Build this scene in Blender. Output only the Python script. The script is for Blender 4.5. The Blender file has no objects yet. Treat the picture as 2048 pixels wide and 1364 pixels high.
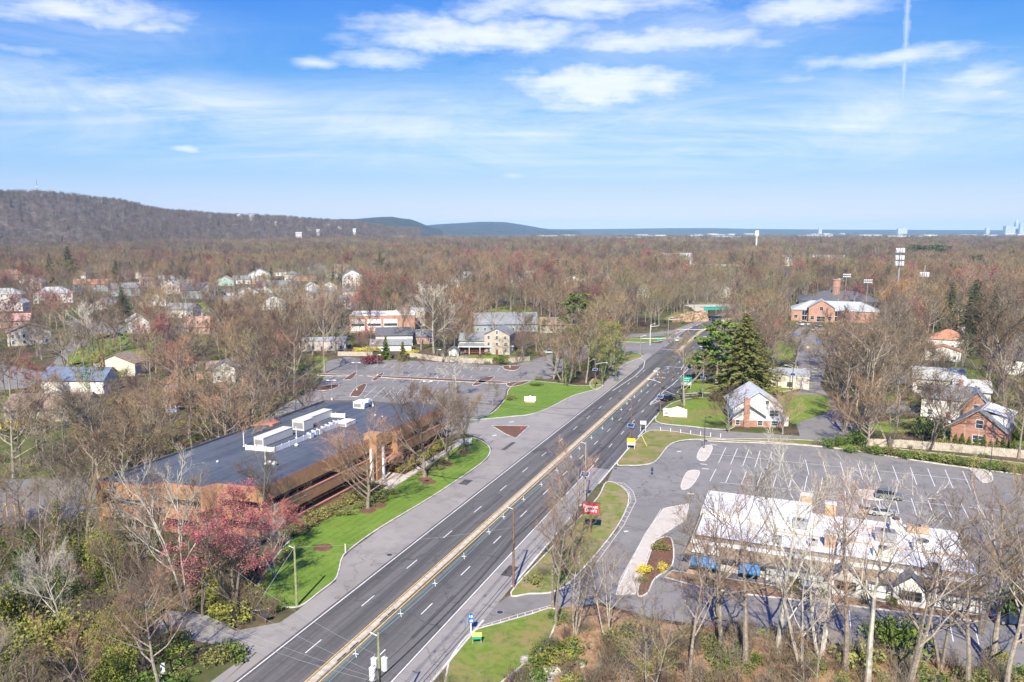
import bpy, math, random
import numpy as np
from mathutils import Vector, Matrix
rad = math.radians
RND = random.Random(7)
scene = bpy.context.scene
COL = scene.collection
# ------------------------------------------------------------------ camera geometry
CAMH = 50.0; FPX = 1500.0; HORIZ = 462.0
PITCH = math.atan((682 - HORIZ) / FPX)
cp, sp = math.cos(PITCH), math.sin(PITCH)
TH = math.atan((1623.4 - 1024) / FPX * cp)
ct, st = math.cos(TH), math.sin(TH)

def P(u, v, z=0.0):
    """ground point (at height z) that the photograph shows at pixel u, v"""
    x = (u - 1024) / FPX; y = (v - 682) / FPX
    k = (CAMH - z) / (sp + y * cp)
    return (x * k, (cp - y * sp) * k)

def ztop(F, v):
    y = (v - 682) / FPX
    return CAMH - F * (sp + y * cp) / (cp - y * sp)

def R(s, t):
    return (s * ct + t * st, -s * st + t * ct)

def toR(x, y):
    return (x * ct - y * st, x * st + y * ct)

# ------------------------------------------------------------------ materials
MATS = {}
def newmat(name):
    m = bpy.data.materials.new(name); m.use_nodes = True
    nt = m.node_tree
    return m, nt, nt.nodes['Principled BSDF']

def link(nt, a, b): nt.links.new(a, b)

def mat(name, col, rough=0.8, var=0.12, scale=3.0, metal=0.0, objvar=0.0, bump=0.0, spec=0.3, col2=None, scale2=None):
    if name in MATS: return MATS[name]
    m, nt, b = newmat(name)
    b.inputs['Roughness'].default_value = rough
    b.inputs['Metallic'].default_value = metal
    b.inputs['Specular IOR Level'].default_value = spec
    geo = nt.nodes.new('ShaderNodeNewGeometry')
    n = nt.nodes.new('ShaderNodeTexNoise'); n.inputs['Scale'].default_value = scale; n.inputs['Detail'].default_value = 4
    link(nt, geo.outputs['Position'], n.inputs['Vector'])
    r = nt.nodes.new('ShaderNodeValToRGB')
    c2 = col2 if col2 else tuple(min(1, c * (1 + var)) for c in col)
    c1 = col if col2 else tuple(c * (1 - var) for c in col)
    r.color_ramp.elements[0].position = 0.35; r.color_ramp.elements[1].position = 0.65
    r.color_ramp.elements[0].color = (*c1, 1); r.color_ramp.elements[1].color = (*c2, 1)
    link(nt, n.outputs['Fac'], r.inputs['Fac'])
    out = r.outputs['Color']
    if objvar:
        oi = nt.nodes.new('ShaderNodeObjectInfo')
        mr = nt.nodes.new('ShaderNodeMapRange'); mr.inputs['To Min'].default_value = 1 - objvar; mr.inputs['To Max'].default_value = 1 + objvar
        link(nt, oi.outputs['Random'], mr.inputs['Value'])
        wn = nt.nodes.new('ShaderNodeTexWhiteNoise'); wn.noise_dimensions = '1D'
        link(nt, oi.outputs['Random'], wn.inputs['W'])
        mh = nt.nodes.new('ShaderNodeMapRange'); mh.inputs['To Min'].default_value = .5 - objvar * .06; mh.inputs['To Max'].default_value = .5 + objvar * .06
        link(nt, wn.outputs['Value'], mh.inputs['Value'])
        h = nt.nodes.new('ShaderNodeHueSaturation')
        link(nt, mr.outputs['Result'], h.inputs['Value']); link(nt, mh.outputs['Result'], h.inputs['Hue']); link(nt, out, h.inputs['Color'])
        out = h.outputs['Color']
    link(nt, out, b.inputs['Base Color'])
    if bump:
        bp = nt.nodes.new('ShaderNodeBump'); bp.inputs['Strength'].default_value = bump; bp.inputs['Distance'].default_value = 0.1
        link(nt, n.outputs['Fac'], bp.inputs['Height']); link(nt, bp.outputs['Normal'], b.inputs['Normal'])
    MATS[name] = m
    return m

def layered(name, base, layers, rough=0.95, bump=0.0, stripes=None, streak=None, cracks=None):
    """base colour + list of (colour, noise scale, threshold lo, hi, detail[, seed])"""
    m, nt, b = newmat(name); b.inputs['Roughness'].default_value = rough; b.inputs['Specular IOR Level'].default_value = 0.15
    geo = nt.nodes.new('ShaderNodeNewGeometry')
    cur = None
    for i, L in enumerate(layers):
        col, sc, lo, hi = L[:4]
        n = nt.nodes.new('ShaderNodeTexNoise'); n.inputs['Scale'].default_value = sc; n.inputs['Detail'].default_value = 6; n.inputs['Roughness'].default_value = .62
        off = nt.nodes.new('ShaderNodeVectorMath'); off.operation = 'ADD'; off.inputs[1].default_value = (i * 37.3, i * 11.9, i * 5.1)
        link(nt, geo.outputs['Position'], off.inputs[0]); link(nt, off.outputs[0], n.inputs['Vector'])
        mr = nt.nodes.new('ShaderNodeMapRange'); mr.inputs['From Min'].default_value = lo; mr.inputs['From Max'].default_value = hi
        link(nt, n.outputs['Fac'], mr.inputs['Value'])
        mx = nt.nodes.new('ShaderNodeMix'); mx.data_type = 'RGBA'
        if cur is None: mx.inputs[6].default_value = (*base, 1)
        else: link(nt, cur, mx.inputs[6])
        mx.inputs[7].default_value = (*col, 1)
        link(nt, mr.outputs['Result'], mx.inputs[0]); cur = mx.outputs[2]
        last = n
    if stripes:
        col, ang, freq, amt = stripes
        mp = nt.nodes.new('ShaderNodeMapping'); mp.inputs['Rotation'].default_value = (0, 0, ang)
        link(nt, geo.outputs['Position'], mp.inputs['Vector'])
        w = nt.nodes.new('ShaderNodeTexWave'); w.inputs['Scale'].default_value = freq; w.inputs['Distortion'].default_value = 2.2; w.inputs['Detail'].default_value = 3; w.inputs['Detail Scale'].default_value = .6
        link(nt, mp.outputs[0], w.inputs['Vector'])
        ml = nt.nodes.new('ShaderNodeMath'); ml.operation = 'MULTIPLY'; ml.inputs[1].default_value = amt
        link(nt, w.outputs['Fac'], ml.inputs[0])
        mx = nt.nodes.new('ShaderNodeMix'); mx.data_type = 'RGBA'
        link(nt, cur, mx.inputs[6]); mx.inputs[7].default_value = (*col, 1); link(nt, ml.outputs[0], mx.inputs[0]); cur = mx.outputs[2]
    if cracks:
        col, sc, wd = cracks
        dn = nt.nodes.new('ShaderNodeTexNoise'); dn.inputs['Scale'].default_value = .5; dn.inputs['Detail'].default_value = 5; link(nt, geo.outputs['Position'], dn.inputs['Vector'])
        vm = nt.nodes.new('ShaderNodeVectorMath'); vm.operation = 'MULTIPLY_ADD'; vm.inputs[1].default_value = (5, 5, 0); link(nt, dn.outputs['Color'], vm.inputs[0]); link(nt, geo.outputs['Position'], vm.inputs[2])
        vo = nt.nodes.new('ShaderNodeTexVoronoi'); vo.feature = 'DISTANCE_TO_EDGE'; vo.inputs['Scale'].default_value = sc; link(nt, vm.outputs[0], vo.inputs['Vector'])
        mr = nt.nodes.new('ShaderNodeMapRange'); mr.inputs['From Min'].default_value = 0; mr.inputs['From Max'].default_value = wd; mr.inputs['To Min'].default_value = .75; mr.inputs['To Max'].default_value = 0; link(nt, vo.outputs['Distance'], mr.inputs['Value'])
        mx = nt.nodes.new('ShaderNodeMix'); mx.data_type = 'RGBA'; link(nt, cur, mx.inputs[6]); mx.inputs[7].default_value = (*col, 1); link(nt, mr.outputs['Result'], mx.inputs[0]); cur = mx.outputs[2]
    if streak:
        col, amt = streak
        r1 = nt.nodes.new('ShaderNodeMapping'); r1.inputs['Rotation'].default_value = (0, 0, TH); link(nt, geo.outputs['Position'], r1.inputs['Vector'])
        r2 = nt.nodes.new('ShaderNodeMapping'); r2.inputs['Scale'].default_value = (1.0, .018, 1); link(nt, r1.outputs[0], r2.inputs['Vector'])
        n = nt.nodes.new('ShaderNodeTexNoise'); n.inputs['Scale'].default_value = .9; n.inputs['Detail'].default_value = 5; n.inputs['Roughness'].default_value = .6; link(nt, r2.outputs[0], n.inputs['Vector'])
        mr = nt.nodes.new('ShaderNodeMapRange'); mr.inputs['From Min'].default_value = .42; mr.inputs['From Max'].default_value = .62; mr.inputs['To Max'].default_value = amt; link(nt, n.outputs['Fac'], mr.inputs['Value'])
        mx = nt.nodes.new('ShaderNodeMix'); mx.data_type = 'RGBA'; link(nt, cur, mx.inputs[6]); mx.inputs[7].default_value = (*col, 1); link(nt, mr.outputs['Result'], mx.inputs[0]); cur = mx.outputs[2]
    link(nt, cur, b.inputs['Base Color'])
    if bump:
        bp = nt.nodes.new('ShaderNodeBump'); bp.inputs['Strength'].default_value = bump; bp.inputs['Distance'].default_value = .3
        link(nt, last.outputs['Fac'], bp.inputs['Height']); link(nt, bp.outputs['Normal'], b.inputs['Normal'])
    MATS[name] = m
    return m

def brickmat(name, c1, c2, mortar, scale=1.0, sx=.5, sy=.25):
    m, nt, b = newmat(name); b.inputs['Roughness'].default_value = .9; b.inputs['Specular IOR Level'].default_value = .2
    geo = nt.nodes.new('ShaderNodeNewGeometry')
    sep = nt.nodes.new('ShaderNodeSeparateXYZ'); link(nt, geo.outputs['Position'], sep.inputs[0])
    ad = nt.nodes.new('ShaderNodeMath'); ad.operation = 'ADD'; link(nt, sep.outputs[0], ad.inputs[0]); link(nt, sep.outputs[1], ad.inputs[1])
    cb = nt.nodes.new('ShaderNodeCombineXYZ'); link(nt, ad.outputs[0], cb.inputs[0]); link(nt, sep.outputs[2], cb.inputs[1])
    bt = nt.nodes.new('ShaderNodeTexBrick'); bt.inputs['Scale'].default_value = scale
    bt.inputs['Color1'].default_value = (*c1, 1); bt.inputs['Color2'].default_value = (*c2, 1); bt.inputs['Mortar'].default_value = (*mortar, 1)
    bt.inputs['Brick Width'].default_value = sx; bt.inputs['Row Height'].default_value = sy; bt.inputs['Mortar Size'].default_value = .015
    link(nt, cb.outputs[0], bt.inputs['Vector'])
    n = nt.nodes.new('ShaderNodeTexNoise'); n.inputs['Scale'].default_value = .9; n.inputs['Detail'].default_value = 6; link(nt, geo.outputs['Position'], n.inputs['Vector'])
    mr = nt.nodes.new('ShaderNodeMapRange'); mr.inputs['To Min'].default_value = .72; mr.inputs['To Max'].default_value = 1.28; link(nt, n.outputs['Fac'], mr.inputs['Value'])
    h = nt.nodes.new('ShaderNodeHueSaturation'); link(nt, mr.outputs['Result'], h.inputs['Value']); link(nt, bt.outputs['Color'], h.inputs['Color'])
    link(nt, h.outputs['Color'], b.inputs['Base Color'])
    MATS[name] = m
    return m

# ------------------------------------------------------------------ mesh building
class MB:
    def __init__(s): s.v = []; s.f = []; s.m = []; s.mi = 0
    def add(s, vs, fs):
        o = len(s.v); s.v.extend(vs); s.f.extend([tuple(i + o for i in f) for f in fs]); s.m.extend([s.mi] * len(fs)); return s
    def box(s, x0, x1, y0, y1, z0, z1):
        vs = [(x0, y0, z0), (x1, y0, z0), (x1, y1, z0), (x0, y1, z0), (x0, y0, z1), (x1, y0, z1), (x1, y1, z1), (x0, y1, z1)]
        return s.add(vs, [(0, 3, 2, 1), (4, 5, 6, 7), (0, 1, 5, 4), (1, 2, 6, 5), (2, 3, 7, 6), (3, 0, 4, 7)])
    def prism(s, poly, z0, z1, top=True, bottom=False):
        n = len(poly)
        a = sum(poly[i][0] * poly[(i + 1) % n][1] - poly[(i + 1) % n][0] * poly[i][1] for i in range(n))
        if a < 0: poly = poly[::-1]
        vs = [(x, y, z0) for x, y in poly] + [(x, y, z1) for x, y in poly]
        fs = [(i, (i + 1) % n, n + (i + 1) % n, n + i) for i in range(n)]
        if top: fs.append(tuple(range(n, 2 * n)))
        if bottom: fs.append(tuple(range(n - 1, -1, -1)))
        return s.add(vs, fs)
    def sheet(s, poly, z):
        n = len(poly)
        a = sum(poly[i][0] * poly[(i + 1) % n][1] - poly[(i + 1) % n][0] * poly[i][1] for i in range(n))
        if a < 0: poly = poly[::-1]
        return s.add([(x, y, z) for x, y in poly], [tuple(range(n))])
    def tube(s, pts, rs, n=6, cap=True):
        pts = [Vector(p) for p in pts]; o = len(s.v); up = Vector((0, 0, 1))
        for i, p in enumerate(pts):
            d = (pts[min(i + 1, len(pts) - 1)] - pts[max(i - 1, 0)]).normalized()
            a = d.cross(up) if abs(d.z) < .95 else d.cross(Vector((1, 0, 0)))
            a.normalize(); b = d.cross(a)
            r = rs[i] if isinstance(rs, (list, tuple)) else rs
            for k in range(n):
                an = 2 * math.pi * k / n
                s.v.append(tuple(p + a * (r * math.cos(an)) + b * (r * math.sin(an))))
        for i in range(len(pts) - 1):
            for k in range(n):
                k2 = (k + 1) % n
                s.f.append((o + i * n + k, o + i * n + k2, o + (i + 1) * n + k2, o + (i + 1) * n + k)); s.m.append(s.mi)
        if cap:
            s.f.append(tuple(o + k for k in range(n))); s.m.append(s.mi)
            e = o + (len(pts) - 1) * n
            s.f.append(tuple(e + k for k in range(n - 1, -1, -1))); s.m.append(s.mi)
        return s
    def ball(s, c, rx, ry, rz, n=10, m=6, z0=-1.0):
        o = len(s.v)
        for j in range(m + 1):
            ph = -math.pi / 2 + math.pi * j / m
            for k in range(n):
                a = 2 * math.pi * k / n
                s.v.append((c[0] + rx * math.cos(ph) * math.cos(a), c[1] + ry * math.cos(ph) * math.sin(a), c[2] + rz * max(z0, math.sin(ph))))
        for j in range(m):
            for k in range(n):
                k2 = (k + 1) % n
                s.f.append((o + j * n + k, o + j * n + k2, o + (j + 1) * n + k2, o + (j + 1) * n + k)); s.m.append(s.mi)
        return s
    def obj(s, name, mats, parent=None, smooth=False, loc=None, rot=None):
        me = bpy.data.meshes.new(name); me.from_pydata(s.v, [], s.f); me.update()
        if not isinstance(mats, (list, tuple)): mats = [mats]
        for m in mats: me.materials.append(m)
        if len(mats) > 1: me.polygons.foreach_set('material_index', s.m)
        if smooth: me.polygons.foreach_set('use_smooth', [True] * len(s.f))
        return mobj(name, me, parent, loc, rot)

def mobj(name, me, parent=None, loc=None, rot=None):
    o = bpy.data.objects.new(name, me); COL.objects.link(o)
    if parent: o.parent = parent
    if loc: o.location = loc
    if rot is not None: o.rotation_euler = (0, 0, rot)
    return o

def tag(o, label=None, cat=None, group=None, kind=None):
    if label: o['label'] = label
    if cat: o['category'] = cat
    if group: o['group'] = group
    if kind: o['kind'] = kind
    return o

def thing(name, label, cat, loc=(0, 0, 0), rot=0.0, group=None):
    o = bpy.data.objects.new(name, None); COL.objects.link(o); o.empty_display_size = .5
    o.location = loc if len(loc) == 3 else (loc[0], loc[1], 0); o.rotation_euler = (0, 0, rot)
    return tag(o, label, cat, group)

def copytree(o, loc=None, rot=None, scale=None, label=None, group=None, parent=None, name=None):
    c = o.copy(); COL.objects.link(c)
    if parent is not None: c.parent = parent
    if loc is not None: c.location = loc if len(loc) == 3 else (loc[0], loc[1], 0)
    if rot is not None: c.rotation_euler = (0, 0, rot)
    if scale is not None: c.scale = scale if isinstance(scale, (tuple, list)) else (scale,) * 3
    if label: c['label'] = label
    if group: c['group'] = group
    for ch in list(o.children): copytree(ch, parent=c)
    return c

def struct(name, mb, m, label=None):
    o = mb.obj(name, m); o['kind'] = 'structure'
    if label: o['label'] = label
    return o
# ------------------------------------------------------------------ colours
M = {}
M['ground'] = layered('ground_litter', (.125, .092, .06), [((.065, .052, .035), .35, .45, .62), ((.11, .125, .04), .018, .47, .58), ((.2, .145, .09), .6, .54, .7), ((.065, .085, .025), .11, .52, .62)], bump=.4)
M['lawn'] = layered('lawn_bright', (.115, .2, .024), [((.165, .255, .04), .16, .4, .62), ((.085, .155, .016), 1.8, .45, .75), ((.25, .235, .09), .05, .58, .73), ((.24, .22, .1), .6, .62, .76)], stripes=((.2, .29, .07), TH + rad(3), .21, .26))
M['lawn2'] = layered('lawn_olive', (.16, .235, .035), [((.25, .21, .08), .09, .46, .62), ((.1, .17, .025), 1.1, .45, .7), ((.3, .24, .13), .7, .6, .76)])
M['striplawn'] = layered('grass_strip', (.19, .22, .055), [((.29, .23, .12), .2, .42, .6), ((.13, .18, .035), .9, .5, .65)])
M['drygrass'] = layered('grass_dry', (.19, .2, .06), [((.3, .23, .12), .12, .42, .6), ((.13, .17, .035), .5, .5, .65)])
M['litter'] = layered('leaf_litter', (.33, .21, .115), [((.2, .12, .065), .9, .42, .6), ((.44, .31, .19), 3, .5, .7), ((.12, .14, .04), .2, .58, .68)], bump=.5)
M['mulch'] = layered('mulch_brown', (.2, .11, .07), [((.11, .06, .04), 4, .4, .6)])
M['asph_dark'] = layered('asphalt_dark', (.142, .138, .13), [((.155, .15, .141), .05, .35, .65), ((.1, .097, .092), 1.5, .5, .8), ((.18, .175, .165), 8, .55, .75), ((.095, .092, .088), .12, .6, .64)], rough=.85, streak=((.078, .076, .073), .85), cracks=((.06, .058, .055), .035, .004))
M['asph_mid'] = layered('asphalt_grey', (.2, .193, .18), [((.25, .238, .22), .06, .35, .65), ((.155, .15, .14), .35, .5, .75), ((.28, .265, .245), 7, .55, .75), ((.12, .117, .11), 1.4, .62, .78)], rough=.88, cracks=((.1, .097, .09), .09, .012))
M['asph_light'] = layered('asphalt_pale', (.265, .252, .23), [((.31, .292, .265), .07, .4, .65), ((.21, .2, .184), .3, .5, .75), ((.34, .32, .29), 6, .55, .75)], rough=.9, cracks=((.15, .143, .13), .05, .006))
M['concrete'] = mat('concrete_tan', (.5, .44, .33), .9, .2, 1.5)
M['paleconc'] = layered('concrete_pale', (.52, .48, .41), [((.44, .4, .34), .5, .45, .65), ((.58, .54, .47), 3, .5, .7)], rough=.9)
M['kerb'] = mat('kerb_white', (.58, .555, .51), .85, .22, .8)
M['white'] = layered('paint_white_line', (.72, .71, .69), [((.5, .49, .47), 3.5, .52, .62), ((.78, .77, .75), .4, .5, .6)], rough=.75)
M['yellow'] = mat('paint_yellow_line', (.68, .46, .12), .7, .2, 2.0)
M['wwall'] = mat('siding_white', (.74, .73, .7), .7, .05, 2)
M['cream'] = mat('siding_cream', (.6, .55, .48), .75, .06, 2)
M['tan'] = mat('siding_tan', (.46, .41, .35), .75, .06, 2)
M['pinkw'] = mat('siding_pink', (.55, .36, .31), .8, .08, 2)
M['greyw'] = mat('siding_blue_grey', (.3, .35, .38), .8, .08, 2)
M['mint'] = mat('siding_mint', (.35, .5, .45), .8, .08, 2)
M['roofg'] = mat('shingle_grey', (.22, .235, .245), .9, .18, 1.5)
M['roofd'] = mat('shingle_dark', (.11, .115, .13), .9, .2, 1.5)
M['roofb'] = mat('shingle_brown', (.26, .2, .155), .9, .22, 1.2)
M['roofo'] = mat('shingle_orange', (.42, .21, .13), .9, .15, 1.5)
M['roofp'] = mat('shingle_pink', (.5, .31, .26), .9, .12, 1.5)
M['roofl'] = mat('shingle_pale', (.4, .42, .42), .9, .12, 1.5)
M['roofw'] = mat('shingle_white', (.52, .54, .55), .9, .1, 1.5)
M['roofblue'] = mat('shingle_blue', (.13, .17, .24), .9, .2, 1.0)
M['redbrick'] = brickmat('brick_red', (.37, .17, .12), (.45, .23, .17), (.5, .42, .36))
M['obrick'] = brickmat('brick_orange', (.42, .21, .15), (.48, .27, .2), (.5, .4, .34))
M['office'] = brickmat('brick_office', (.38, .2, .1), (.47, .26, .14), (.4, .29, .19), 1.0)
M['office_lt'] = mat('brick_coping', (.46, .22, .15), .85, .1, 2)
M['chim'] = brickmat('brick_tan', (.52, .36, .22), (.42, .24, .14), (.5, .42, .32))
M['glass'] = mat('glass_dark', (.018, .022, .026), .08, .2, 1, spec=.8)
M['glassb'] = mat('glass_blue', (.05, .07, .09), .08, .2, 1, spec=.8)
M['memb'] = layered('roof_membrane_dark', (.07, .085, .11), [((.1, .116, .14), .09, .4, .62), ((.052, .064, .083), .7, .5, .75), ((.17, .175, .18), 1.3, .62, .8)], rough=.75, streak=((.12, .14, .165), .6))
M['membw'] = layered('roof_membrane_white', (.74, .73, .71), [((.62, .61, .58), .3, .55, .75), ((.8, .8, .79), .12, .4, .6), ((.5, .49, .46), 1.2, .66, .8)], rough=.7, streak=((.6, .59, .57), .5))
M['shake'] = layered('shake_brown', (.27, .21, .15), [((.18, .135, .095), 2.2, .45, .6), ((.36, .29, .21), 5, .5, .7)])
M['timber'] = mat('timber_dark', (.12, .13, .14), .8, .15, 4)
M['awning'] = mat('awning_blue', (.07, .3, .62), .6, .2, 2.5)
M['beige'] = mat('metal_beige', (.63, .6, .53), .6, .06, 2)
M['metalw'] = mat('metal_white', (.75, .76, .77), .5, .05, 2)
M['metal'] = mat('metal_grey', (.4, .41, .42), .45, .08, 3, metal=.4)
M['metald'] = mat('metal_dark', (.05, .05, .055), .5, .1, 3)
M['pole'] = mat('wood_pole_brown', (.2, .125, .085), .9, .25, 3)
M['poleg'] = mat('wood_pole_green', (.27, .3, .14), .9, .2, 3)
M['polegr'] = mat('wood_pole_grey', (.32, .31, .28), .9, .15, 3)
M['copedark'] = mat('coping_dark', (.1, .105, .12), .7, .15, 1)
M['solar'] = mat('solar_blue', (.015, .06, .17), .25, .15, 4, spec=.7)
M['teal'] = mat('cable_teal', (.17, .33, .32), .6, .1, 4)
M['cable'] = mat('cable_black', (.03, .03, .03), .6, .1, 4)
M['wire'] = mat('wire_grey', (.3, .31, .32), .5, .1, 4)
M['signred'] = mat('sign_red', (.5, .06, .07), .5, .06, 3)
M['signy'] = mat('sign_yellow', (.8, .56, .02), .5, .05, 3)
M['signly'] = mat('sign_lime', (.72, .72, .16), .5, .05, 3)
M['signg'] = mat('sign_green', (.02, .4, .24), .5, .05, 3)
M['signb'] = mat('sign_blue', (.06, .2, .6), .5, .05, 3)
M['signw'] = mat('sign_white', (.8, .8, .8), .5, .03, 3)
M['signal'] = mat('signal_amber', (.7, .3, .02), .5, .05, 3)
M['bridgeg'] = mat('girder_green', (.02, .38, .29), .5, .08, 1)
M['bridgec'] = mat('bridge_concrete', (.42, .41, .385), .9, .1, .8)
M['fence'] = mat('fence_wood', (.52, .46, .38), .9, .15, 1.5)
M['deck'] = mat('deck_wood', (.2, .07, .05), .8, .2, 2)
M['deckp'] = mat('deck_pine', (.55, .3, .15), .8, .2, 2)
M['rock'] = mat('rock_grey', (.33, .31, .28), .9, .3, 1.2, bump=.6, objvar=.25)
M['rocktan'] = mat('rock_tan', (.55, .4, .24), .9, .2, .8)
M['tyre'] = mat('rubber_black', (.02, .02, .02), .8, .1, 3)
M['lamp'] = mat('lamp_glass', (.8, .8, .75), .3, .03, 3)
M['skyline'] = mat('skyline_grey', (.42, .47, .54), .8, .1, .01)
for nm, c in dict(black=(.012, .013, .016), white=(.72, .72, .73), silver=(.42, .44, .46), blue=(.01, .14, .5), red=(.5, .02, .02), navy=(.02, .04, .1), grey=(.14, .15, .17), teal=(.02, .16, .2)).items():
    M['car_' + nm] = mat('car_paint_' + nm, c, .25, .02, 2, spec=.6)
# foliage
M['bark'] = mat('bark_grey', (.29, .25, .2), .95, .3, 3.5, objvar=.25)
M['barkd'] = mat('bark_dark', (.17, .145, .12), .95, .3, 3.5, objvar=.2)
M['barkw'] = mat('bark_pale', (.56, .53, .46), .9, .0, 1.6, col2=(.3, .27, .21), objvar=.12)
M['twigb'] = mat('twig_brown', (.185, .137, .09), .95, .2, .35, objvar=.34)
M['twigg'] = mat('twig_grey', (.24, .2, .145), .95, .2, .35, objvar=.34)
M['twigt'] = mat('twig_tan', (.29, .2, .12), .95, .2, .35, objvar=.34)
M['twigm'] = mat('twig_mauve', (.185, .13, .105), .95, .2, .35, objvar=.34)
M['twigw'] = mat('twig_pale', (.5, .46, .38), .95, .15, .35, objvar=.15)
M['twigy'] = mat('twig_olive', (.24, .2, .11), .95, .2, .35, objvar=.3)
M['bud'] = mat('bud_red', (.34, .085, .08), .8, .0, .9, col2=(.48, .19, .17), objvar=.25)
M['budo'] = mat('bud_orange', (.5, .25, .08), .8, .25, 1.5, objvar=.2)
M['needle'] = mat('needle_dark', (.065, .105, .035), .8, .3, .8, objvar=.2)
M['needle2'] = mat('needle_green', (.14, .2, .035), .8, .3, .8, objvar=.15)
M['needle3'] = mat('needle_spruce', (.13, .135, .035), .8, .3, .7, col2=(.22, .21, .06), objvar=.15)
M['leafy'] = mat('leaf_yellowgreen', (.19, .22, .04), .7, .0, .6, col2=(.28, .28, .055), objvar=.2)
M['leafg'] = mat('leaf_green', (.1, .15, .025), .7, .35, .8, objvar=.25)
M['leafo'] = mat('leaf_olive', (.22, .22, .07), .8, .3, .8, objvar=.25)
M['forsy'] = mat('blossom_yellow', (.6, .5, .05), .7, .3, 2)
M['leafr'] = mat('leaf_maroon', (.2, .045, .05), .7, .25, 1)

# ------------------------------------------------------------------ trees
UPV = Vector((0, 0, 1))
def rnd_dir(d, ang, rn):
    a = d.cross(UPV) if abs(d.z) < .95 else d.cross(Vector((1, 0, 0)))
    a.normalize(); q = Matrix.Rotation(rn.uniform(0, 2 * math.pi), 3, d)
    return (Matrix.Rotation(ang, 3, q @ a) @ d).normalized()

def spine(p, d, L, n, wob, rn, up=0.0):
    pts = [p.copy()]; dd = d.copy()
    for i in range(n):
        dd = (dd + Vector((rn.gauss(0, wob), rn.gauss(0, wob), rn.gauss(0, wob) + up))).normalized()
        p = p + dd * (L / n); pts.append(p.copy())
    return pts, dd

def bare(seed, h=16.0, spread=.9, fork=.3, stems=1, limbs=9, br=6, tw=6, fine=5, fw=.045, lean=0.0, tr=None, upb=.12, fl=1.0, n0=7, trunk_sides=True):
    """a leafless tree: returns trunk MB (trunk and limbs) and crown MB (branches and twigs) and twig tips"""
    rn = random.Random(seed); T = MB(); C = MB(); tips = []
    def flat(p, q, w):
        d = (q - p)
        a = d.cross(Vector((rn.gauss(0, 1), rn.gauss(0, 1), rn.gauss(0, 1)))); a.normalize(); a *= w
        o = len(C.v); C.v.extend([tuple(p - a), tuple(p + a), tuple(q)]); C.f.append((o, o + 1, o + 2)); C.m.append(C.mi)
    def interp(pts, t):
        x = t * (len(pts) - 1); i = min(int(x), len(pts) - 2); return pts[i].lerp(pts[i + 1], x - i), (pts[i + 1] - pts[i]).normalized()
    R0 = tr or h * .016
    for sN in range(stems):
        d0 = Vector((0, 0, 1)) if stems == 1 else rnd_dir(UPV, rn.uniform(.12, .4), rn)
        if lean: d0 = Vector((lean, rn.uniform(-.1, .1), 1)).normalized()
        hh = h * rn.uniform(.85, 1) if stems > 1 else h
        r0 = R0 if stems == 1 else R0 * .65
        pts, _ = spine(Vector((0, 0, -.3)), d0, hh * .86, n0, .05, rn, .03)
        rs = [r0 * (1.25 if i == 0 else 1) * (1 - .86 * (i / n0) ** .9) for i in range(n0 + 1)]
        T.tube(pts, rs, 7 if stems == 1 else 5)
        for i in range(limbs):
            t = fork + (1 - fork) * ((i + rn.random() * .7) / limbs) ** .9
            t = min(t, .97)
            p, dd = interp(pts, t)
            rel = (t - fork) / (1 - fork)
            L = h * spread * (.47 - .2 * rel) * rn.uniform(.8, 1.2) * (1 if stems == 1 else .75)
            d1 = rnd_dir(dd, rn.uniform(.7, 1.15) * (1 - .25 * rel), rn); d1.z = abs(d1.z) * .7 + .12; d1.normalize()
            lp, ld = spine(p, d1, L, 4, .13, rn, upb)
            rl = r0 * (1 - .8 * t) * .52
            T.tube(lp, [rl * (1 - .8 * k / 4) + .012 for k in range(5)], 5, cap=False)
            for j in range(br):
                t2 = .25 + .75 * (j + rn.random()) / br
                p2, e2 = interp(lp, min(t2, .99))
                L2 = L * rn.uniform(.35, .55) * (1.15 - .5 * t2)
                d2 = rnd_dir(e2, rn.uniform(.4, .85), rn); d2.z += .12; d2.normalize()
                bp, bd = spine(p2, d2, L2, 2, .15, rn, upb)
                rb = max(rl * (1 - .75 * t2) * .55, fw * .55)
                C.tube(bp, [rb, rb * .6, fw * .3], 3, cap=False)
                for k in range(tw):
                    t3 = .2 + .8 * (k + rn.random()) / tw
                    p3, e3 = interp(bp, min(t3, .99))
                    L3 = L2 * rn.uniform(.4, .65)
                    d3 = rnd_dir(e3, rn.uniform(.35, .8), rn); d3.z += .1
                    tp = p3 + d3.normalized() * L3
                    mid = p3.lerp(tp, .5) + Vector((rn.gauss(0, .06), rn.gauss(0, .06), rn.gauss(0, .06))) * L3
                    flat(p3, mid.lerp(tp, .35), fw * .8); flat(mid, tp, fw * .6)
                    for q in range(fine):
                        t4 = .15 + .85 * rn.random()
                        p4 = p3.lerp(tp, t4)
                        d4 = rnd_dir((tp - p3).normalized(), rn.uniform(.3, .9), rn); d4.z += .08
                        e = p4 + d4.normalized() * (L3 * rn.uniform(.35, .7) * fl)
                        flat(p4, e, fw * .42); tips.append(e)
    return T, C, tips

def quads(C, pts, size, rn, flatz=False):
    for p in pts:
        a = Vector((rn.gauss(0, 1), rn.gauss(0, 1), rn.gauss(0, .25 if flatz else 1))).normalized()
        b = a.cross(Vector((rn.gauss(0, 1), rn.gauss(0, 1), rn.gauss(0, 1)))).normalized()
        s = size * rn.uniform(.6, 1.3); a *= s; b *= s * .6
        o = len(C.v); C.v.extend([tuple(p - a), tuple(p + b), tuple(p + a), tuple(p - b)]); C.f.append((o, o + 1, o + 2, o + 3)); C.m.append(C.mi)

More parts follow.
